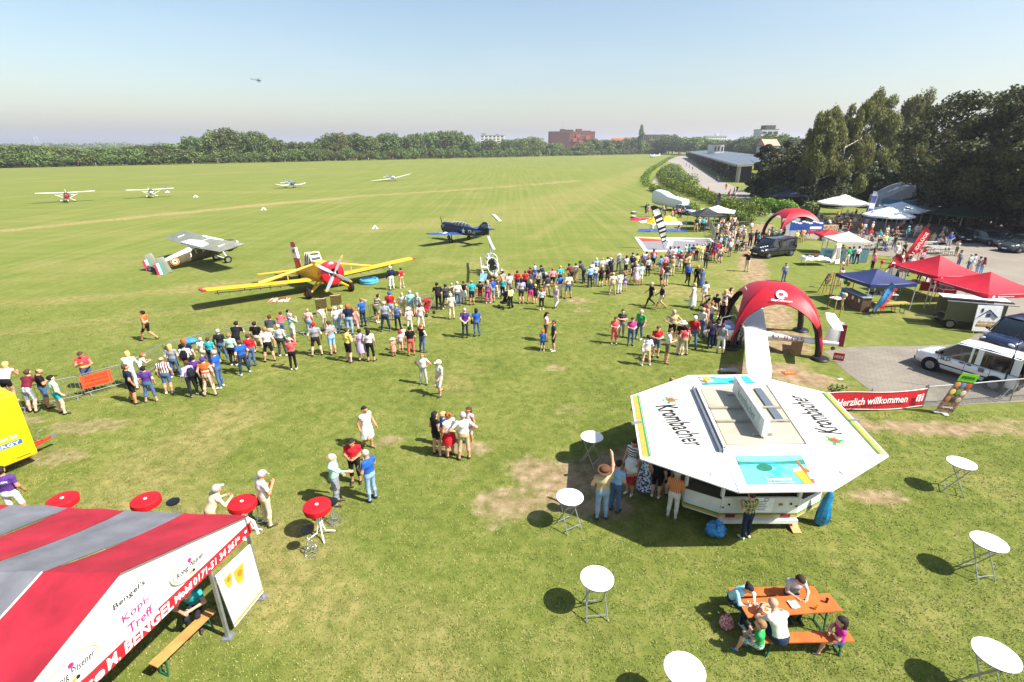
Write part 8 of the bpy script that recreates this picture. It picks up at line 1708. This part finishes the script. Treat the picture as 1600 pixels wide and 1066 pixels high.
# ================================================================== THE CROWD
# crop origin and scale, then rows: foot column, foot row, head-top row, shirt, legs, hair, then facing / pose / K for a child / s0-s2 skin / w1.2 build; text after | goes on the label
CROWD = {
'E': (0, 440, 3.806, '''
75 715 508 lightpink.n black.x blonde.m lean b
205 775 530 maroon.s greyplaid.s hairbrown.s lean b
295 750 522 black.s denim.s hairbrown.b phone br
375 785 560 mint.n teal.x hairdark.c br relax|beside the yellow trailer
545 640 405 redvest.v denim.l hairbrown.s phone fr|beyond the barrier
800 640 440 white.l white.l blonde.m lean b
850 575 428 white.s white.l ginger.s K lean br
805 720 495 navy.s black.s hairbrown.s br w1.1
905 715 505 purple.p denim.c hairdark.c b wide w1.1
1010 665 450 brownstripe.s denim.s hairlight.b b w1.1
892 350 175 vest.v black.s hairdark.c l walk|striding alone on the field
'''),
'F': (180, 440, 4.847, '''
440 690 478 white.s maroon.s hairbrown.s K b
470 725 475 grey.s denim.l blonde.l b
580 700 430 navy.s denim.l ginger.l b
570 715 470 white.s dark.l hairdark.s b|with black backpack
600 870 600 lilac.l dark.l hairbrown.s bl|with navy backpack
650 850 540 purple.l dark.l hairdark.s b
725 865 565 vest.v pinkplaid.s purple.c b wide
805 805 515 blue.p denim.l hairgrey.s l
690 640 470 white.s cream.l hairgrey.s b
745 640 425 teal.s navy.l hairbrown.s b
825 605 362 dark.l denim.l hairgrey.c b
905 635 395 mint.s black.l hairlight.s b
940 560 325 black.s black.l hairdark.s b lean
985 700 445 blue.s darkdenim.l hairbrown.s bl
1045 640 400 red.j denim.l hairbrown.s b
1095 540 305 black.s beige.l hairdark.s b
1175 605 345 white.s black.s hairlight.s b
1195 500 268 charcoal.s khaki.s hairbrown.s b lean
1270 565 325 lightgrey.l charcoal.l hairgrey.s b
1270 430 250 coral.s denim.s hairbrown.s b lean
1355 460 238 mint.n white.s hairdark.0 carry br|carrying a child on the shoulders
1355 668 425 coral.j black.l hairgrey.s b photo|taking a photo behind the crowd
'''),
'G': (460, 400, 4.847, '''
125 600 398 redstripe.s lightdenim.l hairgrey.b b
175 755 505 grey.s darkbrown.s red.c b wide
235 560 400 cream.s beige.l hairbrown.s bl lean
330 585 385 white.s lightdenim.l white.c b
375 560 375 lightgrey.s lightdenim.l offwhite.c b
425 595 365 navy.s lightdenim.l ginger.m b
465 575 390 salmon.n pink.s ginger.l b
295 745 482 grey.n lightblue.s hairbrown.s bl hold
420 805 548 yellow.s black.s hairbrown.s br hold w1.1
515 795 555 lilac.n lilac.d hairdark.s b
580 800 550 white.s black.c hairdark.l b
527 535 320 blue.s darkdenim.l hairlight.s bl brow
625 505 310 darkstripe.s olive.s hairdark.s br lean
695 570 345 grey.s darkdenim.l hairgrey.s b
735 485 270 red.p lightdenim.l blue.c b
785 560 365 denim.v darkdenim.l blonde.s b
825 450 290 white.n khaki.s blonde.m b
885 455 262 aqua.s lightdenim.s hairgrey.s b wide
875 575 415 lightpink.s cream.l white.h b
940 465 280 lightgrey.l lightgrey.l hairgrey.m br
960 540 385 lightpink.s white.l hairbrown.m b
1095 405 208 black.p black.l hairdark.s b lean
1150 400 215 charcoal.s dark.l hairdark.s b
1190 480 285 cream.s beige.l white.c b
1195 370 205 khaki.l beige.l hairgrey.s b
1238 380 195 offwhite.s denim.l hairgrey.s b
1285 360 190 black.n white.k hairbrown.s b
1345 372 185 teal.s navy.s hairlight.b b
1408 350 190 dark.s red.s hairdark.s b
1465 360 185 purpleprint.n magenta.l blonde.l b
1500 352 170 blue.s grey.s ginger.s b
1525 312 160 charcoal.v cream.l hairbrown.s b
1295 620 395 purple.p darkdenim.l hairgrey.s b behind|standing apart with hands behind the back
1380 610 398 blue.s denim.l hairdark.m b|with black shoulder bag
755 760 620 salmon.n coral.d white.h K bl
810 725 565 lightpink.s pinkplaid.s red.c K b
885 755 535 black.s coral.c hairdark.s b
828 670 530 white.s white.s hairlight.s K b
972 728 515 dark.n denim.l ginger.p br hips|with a red jacket round the waist
738 258 72 navy.l white.l white.c bl relax|beside the paddling pool
815 245 92 red.s khaki.s hairdark.s bl|beside the paddling pool
980 975 738 white.s lightgrey.l hairlight.s f hips
1105 1060 790 offwhite.s offwhite.s white.c fl walk2
'''),
'H': (740, 360, 4.847, '''
210 500 340 orange.n white.l blonde.s b
270 485 325 white.s grey.l hairbrown.s b
330 455 320 red.s dark.l hairdark.s b
390 455 320 red.s dark.l hairbrown.s b
428 425 300 maroon.s denim.l hairbrown.s b
457 420 288 blue.s dark.l hairdark.0 carry b|carrying a child in mint
280 592 430 lemon.s dark.l hairbrown.p bl
360 557 365 lilac.s charcoal.s hairdark.m b
430 557 375 navy.j hotpink.s blonde.m b|with a light blue bag strap
465 555 400 dark.s black.s blonde.s K b
512 606 440 lightgrey.s black.c ginger.m b|with a red jacket round the waist
530 412 275 navy.s black.l hairdark.s bl lean
595 442 285 pink.s black.s ginger.s b
556 500 340 charcoal.s khaki.s hairdark.s b
652 508 335 blue.p white.s hairdark.s b
714 516 320 cream.s denim.s hairbrown.s b wide
620 590 420 lilac.n white.l blonde.p br walk2
738 412 265 maroon.s black.s hairdark.s bl lean
768 390 250 white.s khaki.s hairdark.s b
830 402 238 charcoal.s black.l hairdark.s bl lean
877 432 265 lightblue.l darkdenim.l hairgrey.s b
925 345 220 lightblue.s khaki.s white.c b
970 345 222 white.s white.s blonde.s b
960 428 280 black.s black.s hairbrown.l b
1010 422 275 black.s brown.s hairbrown.l b
1008 335 208 white.s dark.s hairdark.s b
1040 330 210 brown.n black.l ginger.m b
1096 312 178 grey.l darkdenim.l white.h b hips
1048 490 320 cream.s khaki.l blonde.s b wide
1100 480 315 white.l white.l hairbrown.s b hold
1140 462 300 purpleprint.s lilac.s hairlight.s K b
1150 322 195 grey.s dark.l hairdark.s b photo
1195 312 170 charcoal.s dark.l hairdark.s b
1230 305 190 yellow.s denim.l hairdark.s b
1272 305 195 purple.n dark.s blonde.l b
1224 417 255 palefloral.n palefloral.d blonde.p b
1260 415 250 aqua.s white.s hairlight.s b
1300 295 160 white.s darkdenim.l hairdark.s b
1352 300 140 red.s black.s hairbrown.s b|with a light blue backpack
1410 312 185 sky.s denim.s hairbrown.s K b
1441 332 180 pink.s red.l ginger.s b
1415 422 268 pink.n black.s hairdark.p l
1450 422 250 dark.s grey.s hairdark.s b
1477 268 130 grey.s charcoal.l hairbrown.s b
1510 262 120 white.s red.s hairlight.s b
1540 252 122 teal.s denim.l hairbrown.s b
1335 577 395 black.s black.l hairgrey.s l walk|striding across the open grass
1415 600 410 navy.s cream.s hairdark.s l walk|following the man in black
545 840 620 lightpink.n brown.s hairdark.l r hold
520 915 755 blue.s blue.s orange.c K b
602 915 683 charcoal.s dark.s hairbrown.s l
1060 860 655 coral.s coral.c hairbrown.s f hold
1115 808 600 charcoal.s grey.l hairdark.s f cross w1.08
1185 872 660 magenta.s denim.l hairdark.s f hold
1252 826 602 green.s denim.l hairgrey.s fl w1.15
'''),
'P': (920, 420, 3.902, '''
345 590 405 white.s beige.x hairdark.p b|with a white shoulder bag
405 540 350 red.p denim.s hairbrown.s f hold
470 575 365 white.s olive.s hairbrown.s r hold
500 440 252 khaki.s black.s hairgrey.s f hips w1.15
553 522 315 black.s white.c white.h br
570 527 345 coral.s khaki.l hairbrown.s b
625 486 285 red.s denim.l white.c br
700 338 195 maroon.s denim.s hairdark.s b|with a dark bag
765 292 160 black.s black.s hairdark.p br|with a black backpack
800 345 222 black.n black.l hairdark.m fl
628 238 88 white.n white.D blonde.l bl
700 205 122 white.s white.s hairbrown.s b
735 486 315 navy.s navy.l hairdark.s b
795 516 335 grey.s white.c hairbrown.s br
770 482 318 dark.s black.l hairbrown.s br
835 450 312 lilac.s dark.l hairdark.s br
915 485 345 grey.s charcoal.l hairbrown.s l
1185 78 30 grey.l denim.l hairdark.s f
480 897 665 tan.s denim.l hairlight.s b
'''),
'A': (980, 280, 5.923, '''
552 982 780 blue.p black.l hairbrown.s f walk2
635 992 800 black.j black.l blonde.l f
680 1002 828 denim.s denim.D hairgrey.m f
1100 857 670 black.j beige.l blonde.m fl photo|alone on the worn path
482 835 672 maroon.s offwhite.l hairbrown.s b
380 795 620 lightgrey.s charcoal.l hairbrown.s b
425 785 625 white.s red.s hairlight.s b
455 775 625 teal.s dark.s hairbrown.s b
535 745 632 white.s cream.l hairgrey.s b
562 745 620 teal.n denim.l ginger.m b
597 755 605 navy.s pink.s hairdark.s b
632 752 595 yellow.j dark.l hairlight.s b
680 758 600 lemon.s beige.l blonde.s b
706 740 595 offwhite.s white.c blonde.s b
740 742 590 black.s black.l hairbrown.l b
767 752 585 brown.n denim.s hairbrown.l b
790 755 588 purple.s red.s hairbrown.m b
822 740 570 red.s denim.s hairlight.s b
877 710 540 charcoal.l black.l hairbrown.s bl
945 718 560 white.s denim.s hairgrey.s b
1095 662 577 white.s khaki.s hairbrown.s K l
1130 635 455 charcoal.s dark.l hairbrown.s f
1200 645 490 teal.s black.l hairbrown.p r
1180 615 470 dark.s dark.l hairdark.s r
1235 600 520 salmon.s grey.s hairbrown.s r K
190 348 225 grey.s khaki.s hairdark.s b
172 330 228 black.l black.l hairdark.s b
240 345 250 dark.s black.l hairdark.s r
330 330 240 khaki.s denim.l hairlight.s f
348 362 268 black.s black.s hairbrown.s l
410 382 292 salmon.s lightdenim.l hairlight.s b
430 360 264 charcoal.s brown.l hairbrown.s f
475 360 262 pink.s black.l hairdark.s b
495 355 260 maroon.s black.l hairdark.s l
232 490 432 white.s white.s hairlight.s sit b|crouching on the blue tarpaulin
475 488 415 purple.s pink.s hairbrown.s K f
630 490 342 dark.s khaki.s hairbrown.s b
655 488 340 lightgrey.s brown.s blonde.s b
690 488 350 teal.s dark.l hairdark.s b
715 480 362 white.s denim.l hairbrown.s r
1060 520 430 white.s denim.l hairbrown.s r
1135 505 430 white.s khaki.l hairdark.s f
1325 540 465 lightblue.s khaki.s blonde.s sit r
1360 560 475 white.s denim.l hairgrey.s sit r
1300 560 470 cream.s olive.l hairbrown.s sit l
1400 570 470 grey.s denim.l hairdark.s b
1440 560 470 dark.s black.l hairbrown.s b
1490 545 455 yellow.s beige.l hairbrown.s b
'''),
'B': (1150, 280, 6.272, '''
690 350 280 neon.s dark.l hairdark.s f
1010 532 420 black.s black.s hairlight.s fl
1092 522 432 black.n red.s blonde.p l
1240 562 422 lightgrey.l lightgrey.l hairdark.s b
765 497 432 white.s white.l hairbrown.s r walk
1302 612 530 red.n lightpink.s ginger.s b
1330 655 575 navy.s aqua.s aqua.c K r
1075 847 665 green.s white.s hairdark.s b
1120 827 660 teal.s denim.l hairbrown.s b
1172 832 658 white.s black.l hairdark.s b
1020 800 650 maroon.s black.l hairdark.s f
1440 700 545 lime.s denim.l hairbrown.s f
1470 690 590 teal.s denim.l blonde.s K f
1540 690 560 darkgreen.s denim.l hairdark.s l
1345 755 660 black.s dark.l hairdark.s K f
1325 900 765 magenta.n black.l blonde.m b
580 640 520 yellow.s denim.l blonde.s b
640 620 480 salmon.s khaki.s hairbrown.s b
700 560 425 dark.s black.l hairdark.s f
1010 1050 895 palefloral.n white.s hairlight.m b
'''),
'C': (1350, 280, 6.272, '''
812 692 515 blue.s lightgrey.s hairlight.s f hips
893 755 600 offwhite.s olive.s hairdark.s l photo
180 702 530 lemon.s denim.l blonde.s f walk
212 690 560 teal.s khaki.s hairbrown.s f
300 795 620 white.j offwhite.l blonde.s f walk2
115 720 615 green.s navy.s hairdark.s l K
375 770 645 black.s black.l hairbrown.s f walk
335 890 760 white.s black.l hairdark.s f
415 950 750 grey.j denim.l hairbrown.l f
400 910 755 maroon.s black.l hairgrey.s r
545 860 705 pink.s charcoal.l hairdark.s b
915 860 745 grey.n denim.l hairdark.m f
1008 905 740 mint.s denim.l hairgrey.s b
1045 900 780 lilac.s white.s hairbrown.s b
1095 930 760 purpleprint.s lightdenim.l hairbrown.s b
1135 940 770 maroon.n lightdenim.l hairdark.m b
530 1000 880 red.s dark.l hairbrown.s f
620 1010 900 maroon.s black.l hairbrown.s l
745 1060 960 lilac.l dark.l hairgrey.s f
'''),
'T': (860, 560, 2.857, '''
225 716 475 khaki.s lightdenim.l brown.h b up|reaching up under the stand-up table
285 682 460 lightblue.s denim.l hairdark.s br hold
350 606 447 white.s red.s white.h K fl hold
358 545 375 bwstripe.n white.k hairbrown.u fl
415 597 470 floral.n floral.D hairlight.s br
468 618 482 black.s black.s hairdark.s br w1.1
540 713 505 orangestripe.s offwhite.l hairgrey.s br hold|leaning on the bar counter
866 800 610 plaid.s darkdenim.l hairbrown.s b hold w1.1|at the rear of the bar
500 610 480 dark.s black.s hairbrown.s b
'''),
'L': (420, 540, 3.136, '''
490 502 300 white.n white.d hairdark.s fr walk2
430 672 455 red.s black.c hairdark.m f hold
507 757 515 blue.s lightdenim.l hairgrey.s bl phone w1.08
340 777 530 mint.l grey.l hairwhite.b r point w1.12
824 537 325 black.n black.x hairdark.l br
888 542 330 white.n red.k ginger.u bl
958 555 300 white.s khaki.s hairgrey.s b hips w1.05
860 490 288 blue.s white.s blonde.s K fl
985 480 307 lightpink.n lightgrey.s hairbrown.l fl
'''),
'K': (0, 700, 2.914, '''
1228 352 102 white.s beige.l hairgrey.c br phone
988 420 207 beige.l khaki.l hairgrey.c br lean
95 330 80 purple.s white.s hairdark.s b relax w1.12|with white print on the back
'''),
}
COLS['lime'] = '#a8b84a'
FACE = dict(b=12, f=180, l=90, r=-90, bl=50, br=-38, fl=135, fr=-135)
POSES = {'hold', 'cross', 'photo', 'hips', 'behind', 'lean', 'walk', 'walk2', 'point', 'up', 'brow', 'carry', 'phone', 'sit', 'wide', 'relax'}
GROUP = {'E': 'spectators at the left barrier', 'F': 'spectators at the left barrier', 'G': 'spectators facing the yellow plane', 'H': 'spectators below the gyrocopter', 'P': 'visitors around the near dome', 'A': 'spectators at the demonstration area', 'B': 'visitors at the stalls', 'C': 'visitors on the lot', 'T': 'guests at the bar trailer', 'L': 'visitors on the open grass', 'K': 'guests behind the striped tent'}
WHERE = {'E': 'left barrier', 'F': 'left barrier', 'G': 'before the yellow plane', 'H': 'below the gyrocopter', 'P': 'near dome', 'A': 'by the landing mat', 'B': 'near the stalls', 'C': 'on the lot', 'T': 'at the bar', 'L': 'on open grass', 'K': 'behind the tent'}
SHIRTP = {}
for key, (ox, oy, sc, tab) in CROWD.items():
 for ln in tab.strip().split('\n'):
  ln, _, ex = ln.partition('|'); w = ln.split(); fx, fy, hy = (float(v) for v in w[:3]); sh, lg, hr = w[3:6]; fl = w[6:]
  px, py, hpy = ox + fx / sc, oy + fy / sc, oy + hy / sc; p = g(px, py); kid = 'K' in fl; po = next((f for f in fl if f in POSES), None)
  h = height_to(p, hpy) * 1.0; sit = po == 'sit'; bent = 1.10 if po == 'lean' else 1.0
  h = max(.95, min(1.45, h)) if kid else max(1.58, min(1.93, h * bent))
  if sit: h = 1.68
  po = po or ('stand' if kid else rng.choice(['stand', 'relax', 'wide', 'relax', 'stand']))
  fc = next((FACE[f] for f in fl if f in FACE), 12); sk = next((int(f[1]) for f in fl if len(f) == 2 and f[0] == 's' and f[1].isdigit()), rng.choice([0, 0, 1, 2])); wd = next((float(f[1:]) for f in fl if f[0] == 'w' and f[1:2].isdigit()), rng.uniform(1.02, 1.17))
  o = person(p, h, R(fc + rng.uniform(-11, 11)), po, sh, lg, hr, kid, sk, rng.choice(['#2a2624', '#d8d6d0', '#4a3a2c', '#7a6a58', '#1c1c20']), ex.strip(), None, GROUP[key], wd)
  o['_w'] = WHERE[key]; o['_x'] = ex.strip()
# child riders
def rider(near, shirt, hair, z, label):
 m = min((q for q in PEOPLE if 'child on' in q[0].get('_x', '') or 'child in' in q[0].get('_x', '')), key=lambda q: abs(q[2][0] - near)); b = m[0]
 f = Vector((-math.sin(b.rotation_euler.z), math.cos(b.rotation_euler.z), 0)); person(b.location + Vector((0, 0, z * b.scale.z)) - f * .10, 1.12, b.rotation_euler.z, 'shoulders', shirt, 'denim.s', hair, True, 0, label=label)
rider(460, 'lilac.s', 'hairdark.c', 1.10, 'child in lilac riding on the shoulders of the person in mint'); rider(834, 'aqua.s', 'hairlight.s', 1.10, 'child in aqua riding on shoulders below the gyrocopter')
# dense part of the crowd at the black pavilion
nr_ = random.Random(5); k = 0
TOPS = ['white.s', 'black.s', 'lightgrey.s', 'tan.s', 'offwhite.s', 'grey.s', 'navy.s', 'khaki.s', 'salmon.s', 'teal.s', 'white.n', 'brown.s', 'cream.s', 'maroon.s', 'lightblue.s', 'charcoal.s']; BOTS = ['denim.l', 'dark.l', 'khaki.s', 'black.l', 'denim.s', 'beige.l', 'white.s', 'black.s']; HAIRS = ['hairbrown.s', 'hairdark.s', 'blonde.l', 'hairgrey.s', 'hairlight.s', 'blonde.s', 'hairbrown.l', 'hairdark.p', 'ginger.s', 'white.c']
while k < 48:
 x_, y_ = nr_.uniform(730, 1085), nr_.uniform(455, 690)
 if x_ < 800 + (y_ - 560) * .35 and y_ > 500 or (x_ > 1000 and y_ < 520) or x_ - 760 < (y_ - 470) * .25: continue
 p = g(980 + x_ / 5.923, 280 + y_ / 5.923)
 if any((q[0].location - p).length < .62 for q in PEOPLE): continue
 o = person(p, nr_.uniform(1.58, 1.84), R(60 + nr_.uniform(-45, 45)), nr_.choice(['stand', 'relax', 'wide', 'photo', 'hold', 'brow', 'relax']), TOPS[k % 16], BOTS[(k * 5 + k // 8) % 8], HAIRS[(k * 3 + k // 10) % 10], False, k % 3, '#2a2624', '', None, 'spectators packed by the black pavilion'); o['_w'] = 'by the black pavilion'; k += 1
# more heads in the second rows behind the barrier
k = 0
while k < 46:
 zone = k % 4
 (x0, y0), (x1, y1) = (((760, 464), (920, 441)), ((920, 441), (1040, 424)), ((1030, 424), (1130, 404)), ((1092, 530), (1142, 478)))[zone]
 u = nr_.random(); p = g(lerp(x0, x1, u) + nr_.uniform(-4, 4), lerp(y0, y1, u) + nr_.uniform(-3, 12)); k += 1
 if any((q[0].location - p).length < .55 for q in PEOPLE): continue
 o = person(p, nr_.uniform(1.58, 1.86), R(15 + nr_.uniform(-25, 25)) if zone < 3 else R(-60 + nr_.uniform(-50, 50)), nr_.choice(['stand', 'relax', 'wide', 'photo', 'hold', 'cross']), TOPS[(k * 5) % 16], BOTS[(k * 3 + k // 8) % 8], HAIRS[(k * 7 + k // 10) % 10], False, k % 3, '#2a2624', '', None, 'spectators in the second row' if zone < 3 else 'visitors around the near dome', nr_.uniform(1.02, 1.16)); o['_w'] = ('below the gyrocopter', 'right of the gyrocopter', 'before the landing mat', 'left of the near dome')[zone]
# guests seated and standing in the shade of the beer garden
for k in range(34):
 x_, y_ = [(1296, 356), (1304, 350), (1316, 347), (1326, 343), (1334, 354), (1341, 350), (1322, 341), (1336, 340), (1310, 344), (1329, 348), (1390, 376), (1398, 371), (1384, 369), (1366, 378), (1378, 382), (1372, 376), (1446, 376), (1456, 381), (1462, 386), (1474, 388), (1436, 366), (1448, 363), (1410, 357), (1420, 362), (1404, 362), (1302, 358), (1345, 345), (1352, 372), (1360, 368), (1342, 372), (1428, 372), (1415, 376), (1482, 383), (1468, 379)][k]
 p = g(x_, y_); st = k in (28, 29, 30, 31); o = person(p, 1.72, R(nr_.choice([0, 180, 20, 160, 200, -20]) + nr_.uniform(-15, 15)), nr_.choice(['sit', 'sitlean', 'sit']) if not st else 'relax', TOPS[(k * 7) % 16], BOTS[(k * 3 + k // 8) % 8], HAIRS[(k * 3 + k // 5) % 10], False, k % 3, '#2a2624', '', None, 'guests of the shaded beer garden'); o['_w'] = 'at the beer garden tables' if not st else 'in the beer garden'
# people on the road beside the hall and along the far wood
for k, (x_, y_, c_, l_) in enumerate(((1140, 308, 'red.s', 'white.s'), (1146, 306, 'yellow.s', 'dark.l'), (1134, 297, 'orange.v', 'orange.l'), (1151, 302, 'black.s', 'black.l'), (1138, 311, 'coral.s', 'denim.s'), (1120, 284, 'navy.s', 'dark.l'), (1122, 286, 'blue.s', 'denim.l'), (1077, 263, 'white.s', 'denim.l'), (1082, 266, 'pink.s', 'dark.l'), (1072, 260, 'dark.s', 'denim.l'), (1106, 304, 'red.s', 'black.l'), (1175, 318, 'red.l', 'black.l'), (1044, 260, 'white.s', 'khaki.l'), (1148, 313, 'white.s', 'khaki.l'))):
 o = person(g(x_, y_), 1.74, R(nr_.uniform(0, 360)), nr_.choice(['walk', 'walk2', 'stand', 'relax']), c_, l_, HAIRS[k % 10], False, k % 3, '#2a2624', '', None, 'walkers on the road beside the hall'); o['_w'] = 'on the road by the hall'
for k, x_ in enumerate((40, 106, 134, 196, 290, 330, 438, 446, 492, 496, 519, 535, 541, 552, 571, 610, 690, 775, 829, 843, 924, 933, 963, 1000)):
 p = treeline_at(x_) * .972; p.z = 0; o = person(p, 1.75, R(nr_.uniform(90, 270)), nr_.choice(['stand', 'relax', 'walk']), ['white.s', 'red.s', 'offwhite.s', 'salmon.s', 'white.s', 'grey.s'][k % 6], BOTS[k % 8], HAIRS[k % 10], False, 0, '#2a2624', '', None, 'distant spectators along the far wood'); mk, rel = near_mark(x_); o['_w'] = f'by the far wood {rel} {mk}'
# the family at the picnic table
tb = (pp_(425, 440, .77) + pp_(475, 575, .77) + pp_(1225, 380, .77) + pp_(1310, 525, .77)) / 4
person(Vector((pp_(400, 470, .5).x - .02, 9.42, -.02)), 1.66, R(-148), 'sitlean', 'aqua.l', 'darkdenim.l', 'hairdark.u', False, 0, '#d8d6d0', label='person in aqua top with dark hair tied up leaning on the picnic table', group='family at the picnic table')
person(Vector((pp_(860, 300, .6).x, 9.58, -.02)), 1.68, R(178), 'sitread', 'lightgrey.s', 'darkdenim.l', 'darkbrown.m', False, 0, '#3a3430', label='person in grey tee with sunglasses reading a white leaflet at the picnic table', group='family at the picnic table')
person(Vector((pp_(790, 800, .5).x, 8.26, -.02)), 1.80, R(14), 'sitlean', 'offwhite.s', 'darkdenim.l', 'hairgrey.0', False, 0, '#3a3430', label='bald person in white tee seen from behind on the front picnic bench', group='family at the picnic table', wide=1.1)
person(Vector((pp_(600, 780, .5).x, 8.24, -.02)), 1.42, R(52), 'sitkid', 'green.s', 'leafy.s', 'hairlight.s', True, 0, '#2f7a94', label='child in green tee and leafy shorts sitting at the left bench end', group='family at the picnic table')
person(Vector((pp_(1320, 775, .5).x, 8.34, -.02)), 1.42, R(78), 'sitkid', 'magenta.s', 'denim.x', 'hairdark.l', True, 0, '#3a3430', label='child in pink tee with long dark hair at the right bench end', group='family at the picnic table')
person(Vector((*kb(925, 690, .80)[:2], 0)) + Vector((-.33, .16, 0)), 1.78, R(200), 'sitlean', 'teal.s', 'dark.l', 'hairbrown.s', False, 0, label='person in teal shirt sitting inside the striped tent on the bench')
lettering('VEREIN', frame((0, -.122, 1.33), (1, 0, 0), (0, 0, 1)), .26, .06, LETTER_W, next(q[0] for q in PEOPLE if 'white print' in q[0].get('_x', '')), name='shirt_print')
# bags that people carry
def carried(tok, kind, label, m):
 q = next((q for q in PEOPLE if tok in q[0]['label']), None)
 if not q: return
 o = q[0]; k = o.scale.z; rz = o.rotation_euler.z; f = Vector((-math.sin(rz), math.cos(rz), 0)); s_ = Vector((f.y, -f.x, 0))
 if kind == 'back': bag('backpack', label, 'backpack', o.location + Vector((0, 0, 1.02 * k)) - f * .19, (.30, .17, .42), m, rz)
 else: bag('shoulder_bag', label, 'bag', o.location + Vector((0, 0, .82 * k)) - s_ * .27, (.28, .12, .24), m, rz + 1.57)
NB = cloth('#1e2230'); BB = cloth('#18181b'); WB = cloth('#dddad4')
carried('black backpack', 'back', 'black backpack worn at the left barrier', BB); carried('navy backpack', 'back', 'navy backpack worn by the person in lilac', NB); carried('light blue backpack', 'back', 'light blue backpack worn over a red tee', cloth('#7fb0d0')); carried('white shoulder bag', 'side', 'white shoulder bag on the person in beige shorts', WB); carried('black shoulder bag', 'side', 'black shoulder bag on the person in blue', BB); carried('a dark bag', 'side', 'dark bag beside the person in maroon at the near dome', BB)
for q in PEOPLE:                            # one label each: add what stands beside or where
 o = q[0]
 if '_w' not in o: continue
def trim(s): return ' '.join(s.split()[:16])
lab = {}
for q in PEOPLE: lab.setdefault(q[0]['label'], []).append(q)
for l, qs in lab.items():
 if len(qs) > 1 or len(l.split()) < 9:
  for q in qs:
   if '_w' in q[0]: q[0]['label'] = trim(l.replace(' short', '') + ', ' + q[0]['_w'])
lab = {}
for q in PEOPLE: lab.setdefault(q[0]['label'], []).append(q)
for l, qs in lab.items():
 if len(qs) > 1:
  for q in qs:
   n = min((r for r in PEOPLE if r[0] is not q[0]), key=lambda r: (r[0].location - q[0].location).length); side = 'left' if q[2][0] < n[2][0] else 'right'
   base = l.split(',')[0]; q[0]['label'] = trim(f"{base}, just {side} of the one in {n[1]}")
for q in PEOPLE:
 q[0]['label'] = trim(q[0]['label'])
 for z in ('_w', '_x'):
  if z in q[0]: del q[0][z]
# beyond the 300 that show largest the crowd is one object
def merge_small(keep=296):
 rest = sorted(PEOPLE, key=lambda q: -q[3])[keep:]
 if not rest: return
 ch = {}
 for o in bpy.data.objects:
  if o.parent: ch.setdefault(o.parent.name, []).append(o)
 V, F, MI, ms, ix = [], [], [], [], {}
 for q in rest:
  o = q[0]
  for c, M in [(o, o.matrix_basis.copy())] + [(c, o.matrix_basis @ c.matrix_basis) for c in ch.get(o.name, [])]:
   me = c.data; n = len(me.vertices); co = np.zeros(n * 3, np.float32); me.vertices.foreach_get('co', co); A = np.array(M); co = co.reshape(-1, 3) @ A[:3, :3].T + A[:3, 3]; off = len(V); V.extend(map(tuple, co.tolist())); sl = []
   for s_ in c.material_slots:
    if s_.material.name not in ix: ix[s_.material.name] = len(ms); ms.append(s_.material)
    sl.append(ix[s_.material.name])
   for pl in me.polygons: F.append([i + off for i in pl.vertices]); MI.append(sl[pl.material_index])
 me = bpy.data.meshes.new('crowd'); me.from_pydata(V, [], F)
 for m in ms: me.materials.append(m)
 me.polygons.foreach_set('material_index', MI); me.polygons.foreach_set('use_smooth', [True] * len(F)); me.update()
 o = bpy.data.objects.new('crowd', me); COL.objects.link(o); tag(o, 'small distant visitors around the tents, on the road and by the far wood', None, None, 'stuff')
 for q in rest:
  for c in ch.get(q[0].name, []): bpy.data.objects.remove(c)
  bpy.data.objects.remove(q[0])
merge_small()
# ------------------------------------------------------------------ grass tufts in the near field
def grass_tufts():
 nr = np.random.default_rng(3); n = 85000
 y = 5.5 + 30 * nr.random(n) ** 1.25; x = (nr.random(n) * 2 - 1) * (y * 1.0 + 5); keep = np.ones(n, bool)
 d, dr = ground_masks(x, y); keep &= nr.random(n) > d * 1.15
 keep &= ~((x > 13.2) & (y > 19.6)); x, y, dr = x[keep], y[keep], dr[keep]; n = len(x)
 B = 4; X = np.repeat(x, B) + nr.normal(size=n * B) * .05; Y = np.repeat(y, B) + nr.normal(size=n * B) * .05; a = nr.random(n * B) * 6.283; h = (.015 + .032 * nr.random(n * B)); l = .02 + .035 * nr.random(n * B); w = .008 + .008 * nr.random(n * B)
 px, py = np.cos(a), np.sin(a); V = np.stack([np.stack([X - py * w, Y + px * w, 0 * X], 1), np.stack([X + py * w, Y - px * w, 0 * X], 1), np.stack([X + px * l, Y + py * l, h], 1)], 1).reshape(-1, 3)
 F = np.arange(3 * n * B).reshape(-1, 3); t = NT('grass_blades'); ri = t.node('ShaderNodeNewGeometry').outputs['Random Per Island']
 t.color(t.ramp(ri, [(.0, (.07, .108, .015)), (.5, (.13, .168, .03)), (.8, (.20, .21, .055)), (1, (.32, .28, .11))])); t.rough(.8); t.b.inputs['Specular IOR Level'].default_value = .15
 o = bpy.data.objects.new('grass', np_mesh('grass', V, F, t.m)); COL.objects.link(o); tag(o, kind='stuff')
grass_tufts()
# ------------------------------------------------------------------ air
def haze_box(density):
 m = bpy.data.materials.new('haze'); m.use_nodes = True; n = m.node_tree.nodes
 n.remove(n['Principled BSDF']); v = n.new('ShaderNodeVolumePrincipled')
 v.inputs['Color'].default_value = (.87, .88, 1.0, 1); v.inputs['Density'].default_value = density; v.inputs['Anisotropy'].default_value = .3
 m.node_tree.links.new(v.outputs[0], n['Material Output'].inputs['Volume'])
 o = MB().box((0, 2000, 49), (10500, 16500, 100)).build('haze', m); tag(o, kind='stuff')
haze_box(.00024)
flush_text()
